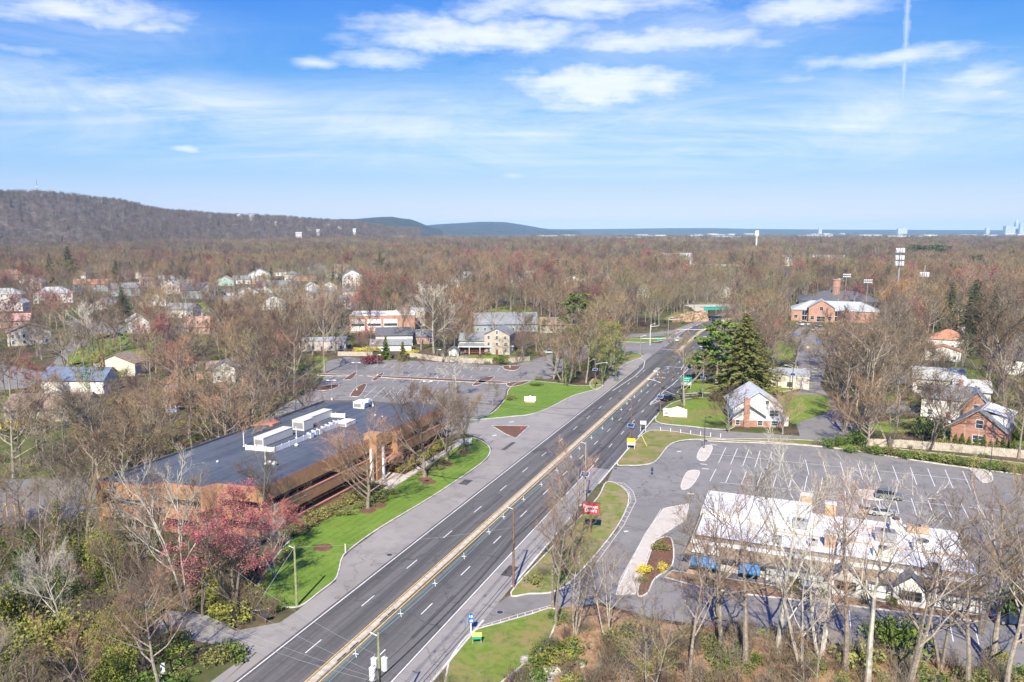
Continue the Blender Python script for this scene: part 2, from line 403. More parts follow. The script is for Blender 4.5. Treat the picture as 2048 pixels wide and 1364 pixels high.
def joined(T, C, mats, name):
    J = MB(); J.mi = 0; J.add(T.v, T.f); J.mi = 1
    o = len(J.v); J.v.extend(C.v); J.f.extend([tuple(i + o for i in f) for f in C.f]); J.m.extend([1 + m for m in C.m])
    me = bpy.data.meshes.new(name); me.from_pydata(J.v, [], J.f); me.update()
    for m in mats: me.materials.append(m)
    me.polygons.foreach_set('material_index', J.m)
    return me

def mesh_of(mb, mats, name):
    me = bpy.data.meshes.new(name); me.from_pydata(mb.v, [], mb.f); me.update()
    if not isinstance(mats, (list, tuple)): mats = [mats]
    for m in mats: me.materials.append(m)
    if len(mats) > 1: me.polygons.foreach_set('material_index', mb.m)
    return me

# conifers ----------------------------------------------------------
def spruce(seed, h=20, w=.26, whorls=26, per=8, tuft=.32, dens=9, base=.06, droop=.25):
    rn = random.Random(seed); T = MB(); C = MB()
    T.tube([(0, 0, -.3), (0, 0, h * .5), (0, 0, h * .98)], [h * .018, h * .011, .02], 6)
    for i in range(whorls):
        f = base + (1 - base) * (i / whorls)
        z = h * f
        prof = (1 - f) ** .8 * (.75 + .25 * math.sin(i * 2.1)) + .03
        for k in range(per):
            a = 2 * math.pi * (k + rn.random() * .8) / per + i * .7
            L = h * w * prof * rn.uniform(.6, 1.25)
            d = Vector((math.cos(a), math.sin(a), 0))
            e = Vector((0, 0, z)) + d * L + Vector((0, 0, -droop * L + .1 * L * rn.random()))
            s0 = Vector((0, 0, z))
            m = s0.lerp(e, .5) + Vector((0, 0, .1 * L))
            T.tube([s0, m, e], [.05 + .004 * h * (1 - f), .04, .015], 3, cap=False)
            n = max(2, int(dens * L / 1.6))
            pts = []
            for q in range(n):
                t = .15 + .85 * (q + rn.random()) / n
                b = (s0.lerp(m, t * 2) if t < .5 else m.lerp(e, t * 2 - 1))
                side = d.cross(UPV) * rn.uniform(-1, 1) * L * .3 * (1.1 - t)
                pts.append(b + side + Vector((rn.gauss(0, .1), rn.gauss(0, .1), rn.gauss(0, .1) - .1)))
            quads(C, pts, tuft * (.7 + .6 * (1 - f)), rn, True)
            quads(C, pts, tuft * .8, rn)
    return T, C

def pine(seed, h=18, limbs=22, w=.32, fork=.35, clump=42, cs=1.1, tuft=.3):
    rn = random.Random(seed); T = MB(); C = MB()
    pts, _ = spine(Vector((0, 0, -.3)), UPV.copy(), h * .95, 6, .03, rn, .04)
    T.tube(pts, [h * .018 * (1 - .85 * i / 6) for i in range(7)], 7)
    for i in range(limbs):
        t = fork + (1 - fork) * (i / limbs)
        x = t * 6; k = min(int(x), 5); p = pts[k].lerp(pts[k + 1], x - k)
        a = i * 2.4 + rn.random(); L = h * w * (1 - .65 * (t - fork) / (1 - fork)) * rn.uniform(.55, 1.15)
        d = Vector((math.cos(a), math.sin(a), rn.uniform(-.05, .3)))
        lp, _ = spine(p, d.normalized(), L, 3, .1, rn, .05)
        T.tube(lp, [.09, .07, .05, .02], 4, cap=False)
        for c in ([lp[3], lp[2].lerp(lp[3], .3)] if L > h * .14 else [lp[3]]):
            q = [c + Vector((rn.gauss(0, cs * .5), rn.gauss(0, cs * .5), rn.gauss(0, cs * .2))) for _ in range(clump)]
            quads(C, q, tuft, rn)
    return T, C

def leafbush(seed, w=2.0, h=2.0, n=350, size=.16, stems=5, clumps=12, core=True):
    rn = random.Random(seed); T = MB(); C = MB(); cs = []
    for i in range(stems):
        e = Vector((rn.uniform(-.6, .6) * w, rn.uniform(-.6, .6) * w, h * rn.uniform(.6, .9)))
        T.tube([(0, 0, -.1), e * .5, e], [.05, .035, .012], 4, cap=False)
    for i in range(clumps):
        a = rn.uniform(0, 6.28); r = w * math.sqrt(rn.random()) * .75; z = h * rn.uniform(.25, .82) * (1 - .35 * r / w)
        cs.append((Vector((r * math.cos(a), r * math.sin(a), z)), w * rn.uniform(.25, .45)))
    pts = []
    for i in range(n):
        c, r = rn.choice(cs)
        d = Vector((rn.gauss(0, 1), rn.gauss(0, 1), rn.gauss(0, 1))).normalized() * (r * rn.uniform(.6, 1.05)); d.z *= h / w * .7 + .1
        p = c + d; p.z = max(p.z, .05); pts.append(p)
    quads(C, pts, size, rn)
    return T, C

def thicket(seed, w=1.6, h=2.2, n=55, fw=.035):
    """leafless shrub: many arching stems with twigs"""
    rn = random.Random(seed); T = MB(); C = MB()
    def flat(M_, p, q, ww):
        a = (q - p).cross(Vector((rn.gauss(0, 1), rn.gauss(0, 1), rn.gauss(0, 1)))).normalized() * ww
        o = len(M_.v); M_.v.extend([tuple(p - a), tuple(p + a), tuple(q)]); M_.f.append((o, o + 1, o + 2)); M_.m.append(M_.mi)
    for i in range(n):
        b = Vector((rn.gauss(0, w * .25), rn.gauss(0, w * .25), 0)); d = rnd_dir(UPV, rn.uniform(.1, .8), rn)
        L = h * rn.uniform(.5, 1.05); e = b + d * L
        if i < 6: T.tube([b, b.lerp(e, .5), e], [fw, fw * .8, fw * .3], 3, cap=False)
        flat(C, b, e, fw)
        for k in range(7):
            p = b.lerp(e, .3 + .7 * rn.random()); q = p + rnd_dir(d, rn.uniform(.3, 1.0), rn) * (L * rn.uniform(.2, .45)); flat(C, p, q, fw * .6)
    return T, C
# ------------------------------------------------------------------ camera, light, sky
cam_d = bpy.data.cameras.new('camera'); cam = bpy.data.objects.new('camera', cam_d); COL.objects.link(cam)
cam_d.sensor_width = 36; cam_d.lens = FPX / 2048 * 36; cam_d.clip_end = 60000; cam_d.clip_start = .5
cam.location = (0, 0, CAMH); cam.rotation_euler = (math.pi / 2 - PITCH, 0, 0); scene.camera = cam
SUN_EL, SUN_AZ = rad(43), rad(190)
sd = bpy.data.lights.new('sun', 'SUN'); sd.energy = 5.0; sd.angle = rad(.5); sd.color = (1, .91, .75)
so = bpy.data.objects.new('sun', sd); COL.objects.link(so)
dv = Vector((-math.sin(SUN_AZ) * math.cos(SUN_EL), -math.cos(SUN_AZ) * math.cos(SUN_EL), -math.sin(SUN_EL)))
so.rotation_euler = dv.to_track_quat('-Z', 'Y').to_euler()
scene.view_settings.view_transform = 'Standard'; scene.view_settings.look = 'None'
scene.view_settings.exposure = EXPO = .72; scene.view_settings.gamma = 1

def world():
    w = bpy.data.worlds.new('World'); scene.world = w; w.use_nodes = True
    nt = w.node_tree; nt.nodes.clear(); N = nt.nodes.new
    out = N('ShaderNodeOutputWorld'); bg = N('ShaderNodeBackground'); bg.inputs['Strength'].default_value = .085
    link(nt, bg.outputs[0], out.inputs[0])
    sky = N('ShaderNodeTexSky'); sky.sky_type = 'NISHITA'; sky.sun_disc = False; sky.sun_elevation = SUN_EL; sky.sun_rotation = SUN_AZ
    sky.air_density = 1.0; sky.dust_density = .25; sky.ozone_density = 3.0; sky.altitude = 100
    hs = N('ShaderNodeHueSaturation'); hs.inputs['Saturation'].default_value = 1.1; hs.inputs['Value'].default_value = 9.0
    dn = N('ShaderNodeVectorMath'); dn.operation = 'SCALE'; dn.inputs['Scale'].default_value = .115; link(nt, sky.outputs[0], dn.inputs[0])
    gmm = N('ShaderNodeGamma'); gmm.inputs['Gamma'].default_value = 1.45; link(nt, dn.outputs[0], gmm.inputs['Color']); link(nt, gmm.outputs[0], hs.inputs['Color'])
    cs = N('ShaderNodeSeparateColor'); link(nt, hs.outputs[0], cs.inputs[0]); cc = N('ShaderNodeCombineColor')
    def film(sock, a, k):   # roll-off of each channel, as a camera's film curve does
        m1 = N('ShaderNodeMath'); m1.operation = 'ADD'; m1.inputs[1].default_value = k / .1414; link(nt, sock, m1.inputs[0])
        m2 = N('ShaderNodeMath'); m2.operation = 'DIVIDE'; link(nt, sock, m2.inputs[0]); link(nt, m1.outputs[0], m2.inputs[1])
        m3 = N('ShaderNodeMath'); m3.operation = 'MULTIPLY'; m3.inputs[1].default_value = a / .1414; link(nt, m2.outputs[0], m3.inputs[0]); return m3.outputs[0]
    link(nt, film(cs.outputs[0], 2.7, 3.3), cc.inputs[0]); link(nt, film(cs.outputs[1], 1.22, .8), cc.inputs[1]); link(nt, film(cs.outputs[2], 1.04, .08), cc.inputs[2])
    tc = N('ShaderNodeTexCoord'); sep = N('ShaderNodeSeparateXYZ'); link(nt, tc.outputs['Generated'], sep.inputs[0])
    def mth(op, a, b=None, clamp=False):
        m = N('ShaderNodeMath'); m.operation = op; m.use_clamp = clamp
        for i, q in enumerate((a, b)):
            if q is None: continue
            if isinstance(q, (int, float)): m.inputs[i].default_value = q
            else: link(nt, q, m.inputs[i])
        return m.outputs[0]
    az = mth('ARCTAN2', sep.outputs[0], sep.outputs[1])
    el = mth('ARCSINE', sep.outputs[2])
    # two noises: cirrus streaks and finer wisps, in the plane of the cloud layer
    zz = mth('ADD', mth('MAXIMUM', sep.outputs[2], 0), .09)
    px, py = mth('DIVIDE', sep.outputs[0], zz), mth('DIVIDE', sep.outputs[1], zz)
    cb = N('ShaderNodeCombineXYZ'); link(nt, px, cb.inputs[0]); link(nt, py, cb.inputs[1])
    ca = N('ShaderNodeCombineXYZ'); link(nt, az, ca.inputs[0]); link(nt, el, ca.inputs[1])
    def anoise(sx, sy, det, rough, dist, off):
        mp = N('ShaderNodeMapping'); mp.inputs['Scale'].default_value = (sx, sy, 1); mp.inputs['Location'].default_value = (off, off, 0); link(nt, ca.outputs[0], mp.inputs['Vector'])
        n = N('ShaderNodeTexNoise'); n.inputs['Scale'].default_value = 1; n.inputs['Detail'].default_value = det; n.inputs['Roughness'].default_value = rough; n.inputs['Distortion'].default_value = dist
        link(nt, mp.outputs[0], n.inputs['Vector']); return n.outputs['Fac']
    def noise(sx, sy, det, rough, dist, rot=0, off=0):
        mp = N('ShaderNodeMapping'); mp.inputs['Scale'].default_value = (sx, sy, 1); mp.inputs['Rotation'].default_value = (0, 0, rot); mp.inputs['Location'].default_value = (off, off, 0)
        link(nt, cb.outputs[0], mp.inputs['Vector'])
        n = N('ShaderNodeTexNoise'); n.inputs['Scale'].default_value = 1; n.inputs['Detail'].default_value = det; n.inputs['Roughness'].default_value = rough; n.inputs['Distortion'].default_value = dist
        link(nt, mp.outputs[0], n.inputs['Vector']); return n.outputs['Fac']
    n1 = noise(.55, 2.2, 8, .62, .5, .12); n2 = noise(2.4, 7.5, 7, .66, .6, -.1, 5); n3 = noise(6, 13, 8, .7, .3, .2, 9)
    tex = mth('ADD', mth('MULTIPLY', anoise(9, 26, 9, .62, .6, 3), .62), mth('MULTIPLY', n2, .38))
    # each cloud of the photograph: direction, size and strength in the sky
    blobs = [(1215, 168, 165, 36, 1.25), (1150, 182, 100, 18, .8), (930, 68, 215, 36, 1.1), (1330, 78, 250, 26, .95), (1150, 14, 250, 26, 1.0), (780, 122, 95, 20, .85), (640, 127, 45, 12, .8),
             (1600, 20, 150, 30, 1.0), (1790, 116, 190, 20, .85), (1980, 155, 130, 22, .85), (170, 20, 190, 34, .9), (300, 52, 90, 18, .8), (1160, 212, 130, 14, .7), (1900, 222, 130, 14, .6), (890, 200, 90, 10, .6),
             (120, 160, 260, 24, .55), (330, 215, 420, 34, .6), (700, 190, 260, 20, .42), (1500, 270, 420, 40, .45), (1000, 262, 400, 34, .45), (520, 275, 520, 38, .42), (1800, 190, 300, 30, .4), (1560, 160, 100, 14, .5), (1550, 85, 90, 16, .6), (1750, 262, 300, 22, .42),
             (360, 297, 40, 7, .85), (1022, 353, 28, 7, .8), (60, 100, 120, 12, .5), (2000, 185, 60, 10, .7)]
    wx = mth('MULTIPLY', mth('SUBTRACT', anoise(11, 22, 4, .55, .2, 21), .5), 2.0); wy = mth('MULTIPLY', mth('SUBTRACT', anoise(13, 24, 4, .6, .2, 33), .5), 2.4)
    def ang(u, v):
        x = (u - 1024) / FPX; y = (v - 682) / FPX
        d = Vector((x, cp - y * sp, -(sp + y * cp))).normalized()
        return math.atan2(d.x, d.y), math.asin(d.z)
    def gauss(u, v, ru, rv, s, fx, fy):
        a0, e0 = ang(u, v); a1, _ = ang(u + ru, v); _, e1 = ang(u, v - rv)
        du = mth('ADD', mth('DIVIDE', mth('SUBTRACT', az, a0), a1 - a0), fx); dvv = mth('ADD', mth('DIVIDE', mth('SUBTRACT', el, e0), e1 - e0), fy)
        return mth('MULTIPLY', mth('EXPONENT', mth('MULTIPLY', mth('ADD', mth('MULTIPLY', du, du), mth('MULTIPLY', dvv, dvv)), -1.1)), s)
    tot = None
    soft = [(250, 215, 520, 70, .5), (1000, 250, 600, 70, .42), (1600, 260, 600, 70, .45), (100, 150, 300, 40, .4), (1150, 120, 500, 110, .28), (1500, 40, 300, 60, .35), (150, 40, 300, 60, .35), (1900, 180, 300, 70, .35), (1000, 330, 1400, 60, .28)]
    for (u, v, ru, rv, s) in blobs:
        g = gauss(u, v, ru * 1.12, rv * 1.25, s, wx, wy)
        tot = g if tot is None else mth('MAXIMUM', tot, g)
    # blob strength lowers the threshold of the texture
    cl = mth('ADD', mth('SUBTRACT', mth('MULTIPLY', tot, .74), .62), tex)
    mr = N('ShaderNodeMapRange'); mr.inputs['From Min'].default_value = -0.06; mr.inputs['From Max'].default_value = .72; mr.clamp = True; mr.interpolation_type = 'SMOOTHSTEP'
    link(nt, cl, mr.inputs['Value'])
    vs = None
    for q in soft: g = gauss(*q, 0, 0); vs = g if vs is None else mth('ADD', vs, g)
    veil = mth('MULTIPLY', vs, mth('ADD', mth('MULTIPLY', mth('SUBTRACT', mth('ADD', mth('MULTIPLY', n1, .4), mth('MULTIPLY', anoise(4, 15, 8, .68, .8, 50), .6)), .36, True), 4.6), .12))
    # contrail
    a0, e0 = ang(1816, 0); a1, e1 = ang(1805, 212)
    tt = mth('DIVIDE', mth('SUBTRACT', el, e1), e0 - e1, False)
    line = mth('ABSOLUTE', mth('SUBTRACT', az, mth('ADD', mth('MULTIPLY', tt, a0 - a1), a1)))
    wv = mth('ADD', mth('MULTIPLY', mth('SUBTRACT', anoise(30, 60, 6, .7, .3, 7), .3), .015), .0015)
    con = mth('SUBTRACT', 1, mth('DIVIDE', line, mth('MAXIMUM', wv, .0006)), True)
    con = mth('MULTIPLY', con, mth('MULTIPLY', mth('GREATER_THAN', tt, 0), .6))
    al = mth('MAXIMUM', mth('MAXIMUM', mr.outputs[0], veil), con, True)
    al = mth('MULTIPLY', al, .86)
    fade = N('ShaderNodeMapRange'); fade.inputs['From Min'].default_value = .02; fade.inputs['From Max'].default_value = .09; link(nt, el, fade.inputs['Value'])
    al = mth('MULTIPLY', al, fade.outputs[0])
    hzn = mth('EXPONENT', mth('MULTIPLY', mth('MAXIMUM', el, 0), -26)); al = mth('MAXIMUM', al, mth('MULTIPLY', hzn, .5))
    shade = N('ShaderNodeMix'); shade.data_type = 'RGBA'; shade.inputs[6].default_value = (6.0, 6.7, 7.9, 1); shade.inputs[7].default_value = (8.3, 8.4, 8.6, 1)
    link(nt, n2, shade.inputs[0])
    mx = N('ShaderNodeMix'); mx.data_type = 'RGBA'; link(nt, al, mx.inputs[0]); link(nt, cc.outputs[0], mx.inputs[6]); link(nt, shade.outputs[2], mx.inputs[7])
    link(nt, mx.outputs[2], bg.inputs[0])
world()

# ------------------------------------------------------------------ ground, roads, lawns
def PP(pts, z=0.0): return [P(u, v, z) for u, v in pts]

def smooth_poly(pts, n=3, closed=True):
    out = []; N_ = len(pts)
    for i in range(N_ if closed else N_ - 1):
        p0 = pts[(i - 1) % N_] if closed or i > 0 else pts[0]; p1 = pts[i]; p2 = pts[(i + 1) % N_]; p3 = pts[(i + 2) % N_] if closed or i + 2 < N_ else pts[-1]
        for k in range(n):
            t = k / n
            out.append(tuple(.5 * ((2 * p1[j]) + (-p0[j] + p2[j]) * t + (2 * p0[j] - 5 * p1[j] + 4 * p2[j] - p3[j]) * t * t + (-p0[j] + 3 * p1[j] - 3 * p2[j] + p3[j]) * t ** 3) for j in (0, 1)))
    if not closed: out.append(tuple(pts[-1]))
    return out

def kerbline(mb, pts, w=.2, z0=0.0, z1=.15, closed=False):
    n = len(pts); L = []; Rr = []
    for i in range(n):
        a = pts[(i - 1) % n] if closed or i > 0 else pts[i]; b = pts[(i + 1) % n] if closed or i < n - 1 else pts[i]
        dx, dy = b[0] - a[0], b[1] - a[1]; l = math.hypot(dx, dy) or 1; nx, ny = -dy / l * w / 2, dx / l * w / 2
        L.append((pts[i][0] + nx, pts[i][1] + ny)); Rr.append((pts[i][0] - nx, pts[i][1] - ny))
    o = len(mb.v)
    for i in range(n): mb.v += [(*L[i], z0), (*L[i], z1), (*Rr[i], z1), (*Rr[i], z0)]
    for i in range(n if closed else n - 1):
        j = (i + 1) % n
        for k in range(3): mb.f.append((o + i * 4 + k, o + i * 4 + k + 1, o + j * 4 + k + 1, o + j * 4 + k)); mb.m.append(mb.mi)

gm = MB(); S = 14000
xs = [-S, -6000, -2500, -1200, -500, 0, 500, 1200, 2500, 6000, S]; ys = [-300, 0, 100, 300, 600, 1200, 2500, 6000, 12000, 16000]
for j, y in enumerate(ys):
    for x in xs: gm.v.append((x, y, 0))
for j in range(len(ys) - 1):
    for i in range(len(xs) - 1):
        a = j * len(xs) + i; gm.f.append((a, a + 1, a + 1 + len(xs), a + len(xs))); gm.m.append(0)
struct('ground', gm, M['ground'])

# the road bends slightly to the right past the bridge
BEND = [(380, 0), (410, 2.5), (443, 7), (478, 13), (513, 18), (635, 26), (1035, 22), (3000, 10)]
def roadpt(s, t):
    o = 0
    for (a, oa), (b, ob) in zip(BEND, BEND[1:]):
        if a <= t <= b: o = oa + (ob - oa) * (t - a) / (b - a)
    return R(s + o, t)
ts = [20, 120, 220, 330, 360, 380, 395, 410, 426, 443, 460, 478, 495, 513, 550, 635, 800, 1035, 1400]
def band(mb, s0, s1, z, t0=20, t1=1035):
    tt = sorted(set([t0, t1] + [t for t in ts if t0 < t < t1]))
    o = len(mb.v)
    for t in tt: mb.v += [(*roadpt(s0, t), z), (*roadpt(s1, t), z)]
    for i in range(len(tt) - 1): mb.f.append((o + 2 * i, o + 2 * i + 1, o + 2 * i + 3, o + 2 * i + 2)); mb.m.append(mb.mi)
mb = MB(); band(mb, -57.6, -36.9, .03, 20, 550); band(mb, -52, -40, .03, 550, 1035); struct('road', mb, M['asph_dark'])
mb = MB(); band(mb, -40.9, -36.9, .036, 20, 150); struct('road_shoulder', mb, M['asph_light'])
mb = MB(); band(mb, -60.5, -57.3, .026, 330, 550); struct('road_shoulder', mb, M['asph_mid'])
APRON = [(440, 1370), (520, 1300), (562, 1258), (600, 1217), (640, 1187), (672, 1163), (682, 1120), (702, 1101), (760, 1058), (860, 998), (940, 945), (976, 918), (984, 897), (966, 879), (935, 868), (890, 866), (850, 850),
         (895, 834), (960, 837), (1024, 832), (1060, 828), (1100, 814), (1145, 791), (1195, 776), (1222, 752), (1250, 727), (1287, 711), (1290, 690)]
rp = [R(-57.35, t) for t in (300, 20)] + [R(-60.5, 20), R(-59.8, 70)]
mb = MB(); mb.sheet(PP(APRON) + rp, .022); struct('pavement', mb, M['asph_light'])
LOT = [(905, 870), (880, 868), (860, 860), (500, 862), (560, 815), (600, 792), (640, 768), (652, 752), (640, 742), (655, 722), (690, 714), (1000, 731), (1030, 729), (1092, 712), (1150, 690), (1190, 690), (1180, 715), (1120, 745), (1100, 757), (1030, 764), (1012, 780), (1010, 795), (970, 836), (960, 850)]
mb = MB(); mb.sheet(PP(LOT), .016); struct('parking_lot', mb, M['asph_mid'])
mb = MB(); mb.sheet(PP([(-500, 960), (60, 958), (190, 955), (215, 985), (200, 1060), (60, 1075), (-500, 1100)]), .016); struct('parking_lot', mb, M['asph_mid'])
LOTR = [(1228, 934), (1290, 931), (1322, 902), (1345, 887), (1400, 877), (1560, 884), (1700, 898), (1880, 925), (2048, 946), (2700, 1040), (2900, 1420), (1900, 1330), (1480, 1262), (1300, 1235), (1200, 1205), (1110, 1222), (1020, 1248), (950, 1264), (905, 1300), (915, 1262), (1030, 1184), (1110, 1186), (1160, 1150), (1235, 1060), (1262, 1000), (1240, 968), (1215, 962)]
mb = MB(); mb.sheet(PP(LOTR), .018); struct('parking_lot', mb, M['asph_mid'])
mb = MB(); mb.sheet(PP([(1288, 863), (1306, 845), (1380, 852), (1450, 862), (1600, 872), (1640, 880), (1560, 884), (1450, 878), (1380, 868)]), .017); struct('path', mb, M['asph_mid'])
# side streets on the right, cross street
mb = MB(); mb.sheet(PP([(1322, 832), (1345, 818), (1400, 797), (1450, 792), (1560, 792), (1600, 782), (1612, 765), (1600, 740), (1590, 720), (1600, 690), (1575, 668), (1600, 655), (1665, 656), (1660, 700), (1650, 740), (1640, 770), (1700, 850), (1740, 872), (1640, 882), (1600, 872), (1590, 840), (1600, 800), (1480, 800), (1440, 798), (1390, 799), (1345, 813)]), .0145); struct('road', mb, M['asph_mid'])
mb = MB(); mb.sheet(PP([(1215, 690), (1230, 683), (1290, 686), (1480, 690), (1720, 692), (1720, 706), (1480, 712), (1440, 716), (1290, 708), (1230, 703)]), .0245); struct('road', mb, M['asph_mid'])
mb = MB(); mb.sheet(PP([(1240, 668), (1290, 667), (1345, 660), (1385, 645), (1400, 640), (1380, 656), (1330, 672), (1290, 674), (1240, 676)]), .0205); struct('road', mb, M['asph_mid'])
# neighbourhood streets on the left
for q in ([(-200, 690), (90, 745), (128, 700), (150, 668), (225, 668), (130, 720), (110, 770), (-200, 800)], [(130, 642), (300, 644), (420, 650), (430, 668), (230, 672), (150, 665)],
          [(980, 628), (1060, 628), (1080, 640), (985, 645)], [(330, 622), (500, 612), (500, 618), (340, 630)], [(1760, 760), (1850, 735), (2060, 735), (2060, 748), (1870, 752), (1780, 775)], [(1720, 808), (1800, 800), (1880, 815), (1870, 830), (1760, 826)]):
    mb = MB(); mb.sheet(PP(q), .0125); struct('road', mb, M['asph_mid'])
# driveway bottom left
mb = MB(); mb.sheet(PP([(300, 1215), (420, 1232), (470, 1262), (560, 1245), (600, 1218), (520, 1306), (430, 1290), (300, 1262)]), .02); struct('path', mb, M['asph_light'])

kb = MB()
def lawn(pts, m, z=.1, kerb=True, sm=True, name='lawn', closed=True):
    q = PP(pts)
    if sm: q = smooth_poly(q, 4)
    b = MB(); b.prism(q, 0, z); struct(name, b, m)
    if kerb: kerbline(kb, q, .2, 0, z + .04, closed=closed)
    return q
LAWN1 = [(500, 1215), (560, 1214), (600, 1213), (640, 1184), (670, 1160), (678, 1140), (684, 1117), (700, 1099), (760, 1056), (860, 996), (940, 943), (973, 917), (980, 898), (963, 882), (935, 876), (890, 892), (820, 935), (740, 985), (660, 1030), (600, 1063), (540, 1130)]
lawn(LAWN1, M['lawn'])
LAWN2 = [(905, 839), (960, 839), (1024, 833), (1060, 829), (1100, 815), (1145, 792), (1190, 779), (1205, 770), (1160, 772), (1110, 766), (1060, 762), (1030, 768), (1016, 782), (1012, 797), (975, 832)]
lawn(LAWN2, M['lawn'])
# island of brown mulch
lawn([(984, 852), (1058, 853), (1032, 877), (1010, 868)], M['mulch'], .12, sm=False, name='traffic_island')
# verge under the wood by the road
lawn([(1195, 779), (1222, 753), (1250, 728), (1285, 713), (1270, 706), (1240, 712), (1215, 738), (1180, 765)], M['drygrass'], .08)
lawn([(1225, 706), (1262, 704), (1285, 711), (1262, 716), (1238, 724), (1205, 735)], M['lawn2'], .11, kerb=False)
lawn([(1235, 676), (1310, 678), (1340, 672), (1330, 680), (1290, 685), (1235, 682)], M['lawn2'], .1)
V1 = [(905, 1312), (945, 1265), (1000, 1247), (1060, 1230), (1105, 1217), (1112, 1240), (1090, 1290), (1010, 1360), (930, 1420), (890, 1400), (893, 1350)]
lawn(V1, M['lawn2'])
lawn([(1105, 1216), (1200, 1212), (1300, 1242), (1480, 1270), (1900, 1336), (2900, 1425), (2900, 1900), (900, 1900), (890, 1430), (1010, 1362), (1090, 1290)], M['litter'], .06, kerb=False, sm=False, name='ground')
lawn([(1022, 1186), (1095, 1105), (1150, 1046), (1196, 995), (1213, 965), (1240, 972), (1258, 998), (1232, 1058), (1155, 1150), (1110, 1183), (1060, 1188)], M['striplawn'])
lawn([(1234, 927), (1262, 893), (1294, 864), (1335, 862), (1400, 872), (1450, 880), (1385, 879), (1342, 888), (1312, 922), (1285, 930), (1255, 931)], M['drygrass'])
lawn([(1312, 843), (1331, 815), (1360, 801), (1400, 796), (1450, 795), (1465, 830), (1462, 858), (1380, 853)], M['lawn2'])
lawn([(1354, 786), (1385, 762), (1405, 747), (1425, 746), (1450, 760), (1460, 784), (1400, 786)], M['lawn2'])
lawn([(1525, 776), (1560, 783), (1592, 778), (1603, 762), (1598, 742), (1588, 728), (1560, 735), (1530, 758)], M['lawn2'])
lawn([(1560, 795), (1600, 790), (1650, 792), (1660, 820), (1610, 840), (1580, 845)], M['lawn2'], kerb=False)
lawn([(1552, 720), (1585, 715), (1590, 690), (1570, 680), (1540, 690), (1530, 706)], M['lawn2'], kerb=False)
lawn([(1400, 880), (1450, 884), (1560, 888), (1700, 900), (1880, 928), (2100, 955), (2100, 935), (1880, 908), (1740, 892), (1600, 880), (1450, 878)], M['drygrass'], .09)
# yards
for q in ([(150, 700), (225, 668), (300, 664), (330, 690), (230, 730), (140, 730)], [(140, 672), (215, 668), (230, 676), (150, 680)], [(100, 735), (180, 724), (200, 740), (110, 750)],
          [(-60, 800), (60, 790), (90, 810), (-60, 850)], [(370, 612), (430, 602), (470, 606), (400, 622)], [(960, 628), (1000, 614), (1060, 612), (1050, 626)], [(900, 712), (1020, 712), (1060, 724), (900, 722)],
          [(1740, 855), (1780, 840), (1860, 838), (1880, 850), (1800, 866)], [(1840, 740), (1960, 736), (1990, 760), (1860, 752)], [(1720, 800), (1760, 788), (1800, 795), (1760, 806)], [(1990, 845), (2080, 830), (2100, 880), (2010, 890)], [(500, 720), (640, 708), (640, 735), (520, 740)]):
    lawn(q, M['lawn2'], .08, kerb=False)
# bank of the bridge seen below it
# kerbs along the main road, right side
for t0, t1 in ((63, 83.2), (93, 128), (140, 171), (177, 200)):
    kerbline(kb, [R(-36.85, t0 + (t1 - t0) * i / 4) for i in range(5)], .3, 0, .15)
kerbline(kb, smooth_poly(PP([(1440, 880), (1560, 886), (1700, 900), (1880, 929), (2048, 950), (2300, 985)]), 3, False), .3, 0, .15)
# parking islands
ISL = {'mulch': [[(700, 792), (712, 776), (728, 768), (733, 771), (720, 792), (704, 793)], [(744, 760), (760, 748), (768, 745), (762, 755), (750, 762)], [(688, 759), (708, 745), (714, 744), (706, 757), (692, 760)],
       [(760, 752), (1000, 763), (1000, 767), (930, 764), (758, 755)], [(945, 770), (962, 758), (988, 753), (982, 760), (955, 771)], [(624, 778), (640, 773), (676, 769), (674, 775), (655, 781), (625, 780)], [(636, 748), (692, 750), (690, 752), (640, 751)], [(1016, 766), (1060, 762), (1040, 771), (1018, 773)], [(1008, 732), (1040, 733), (1030, 741), (1010, 739)]],
       'paleconc': [[(1394, 915), (1400, 900), (1410, 892), (1424, 893), (1422, 905), (1412, 920), (1400, 921)], [(1362, 975), (1368, 955), (1378, 943), (1396, 942), (1398, 950), (1384, 972), (1370, 979)],
       [(1720, 980), (1762, 986), (1765, 1000), (1725, 996)], [(1940, 938), (1975, 940), (1985, 960), (1965, 965), (1950, 950)]]}
for k, L in ISL.items():
    for q in L: lawn(q, M[k], .11, name='traffic_island')
# restaurant sidewalk (pale) and bed
lawn([(1234, 1190), (1240, 1170), (1290, 1070), (1328, 1018), (1378, 1008), (1372, 1040), (1310, 1080), (1275, 1180), (1270, 1188)], M['paleconc'], .12, name='sidewalk', sm=False)
lawn([(1275, 1186), (1296, 1110), (1312, 1082), (1342, 1078), (1345, 1130), (1310, 1158), (1295, 1187)], M['mulch'], .13, name='flower_bed')
lawn([(1345, 1142), (1500, 1165), (1700, 1195), (1960, 1232), (1960, 1244), (1700, 1212), (1500, 1190), (1400, 1175), (1330, 1155)], M['litter'], .1, name='flower_bed', sm=False)
# bed along the office front, and its walk
bd = [R(-80.2, 96), R(-80.0, 156), R(-76.3, 156), R(-75.3, 130), R(-76.4, 100), R(-77, 92)]
b = MB(); b.prism(bd, 0, .16); struct('flower_bed', b, M['mulch'])
b = MB(); b.prism([R(-75.4, 122), R(-73.7, 122), R(-74.4, 160), R(-76.2, 160)], 0, .165); b.prism([R(-80.2, 124), R(-75.4, 124), R(-75.4, 131), R(-80.2, 131)], 0, .17); struct('path', b, M['paleconc'])
struct('kerb', kb, M['kerb'])

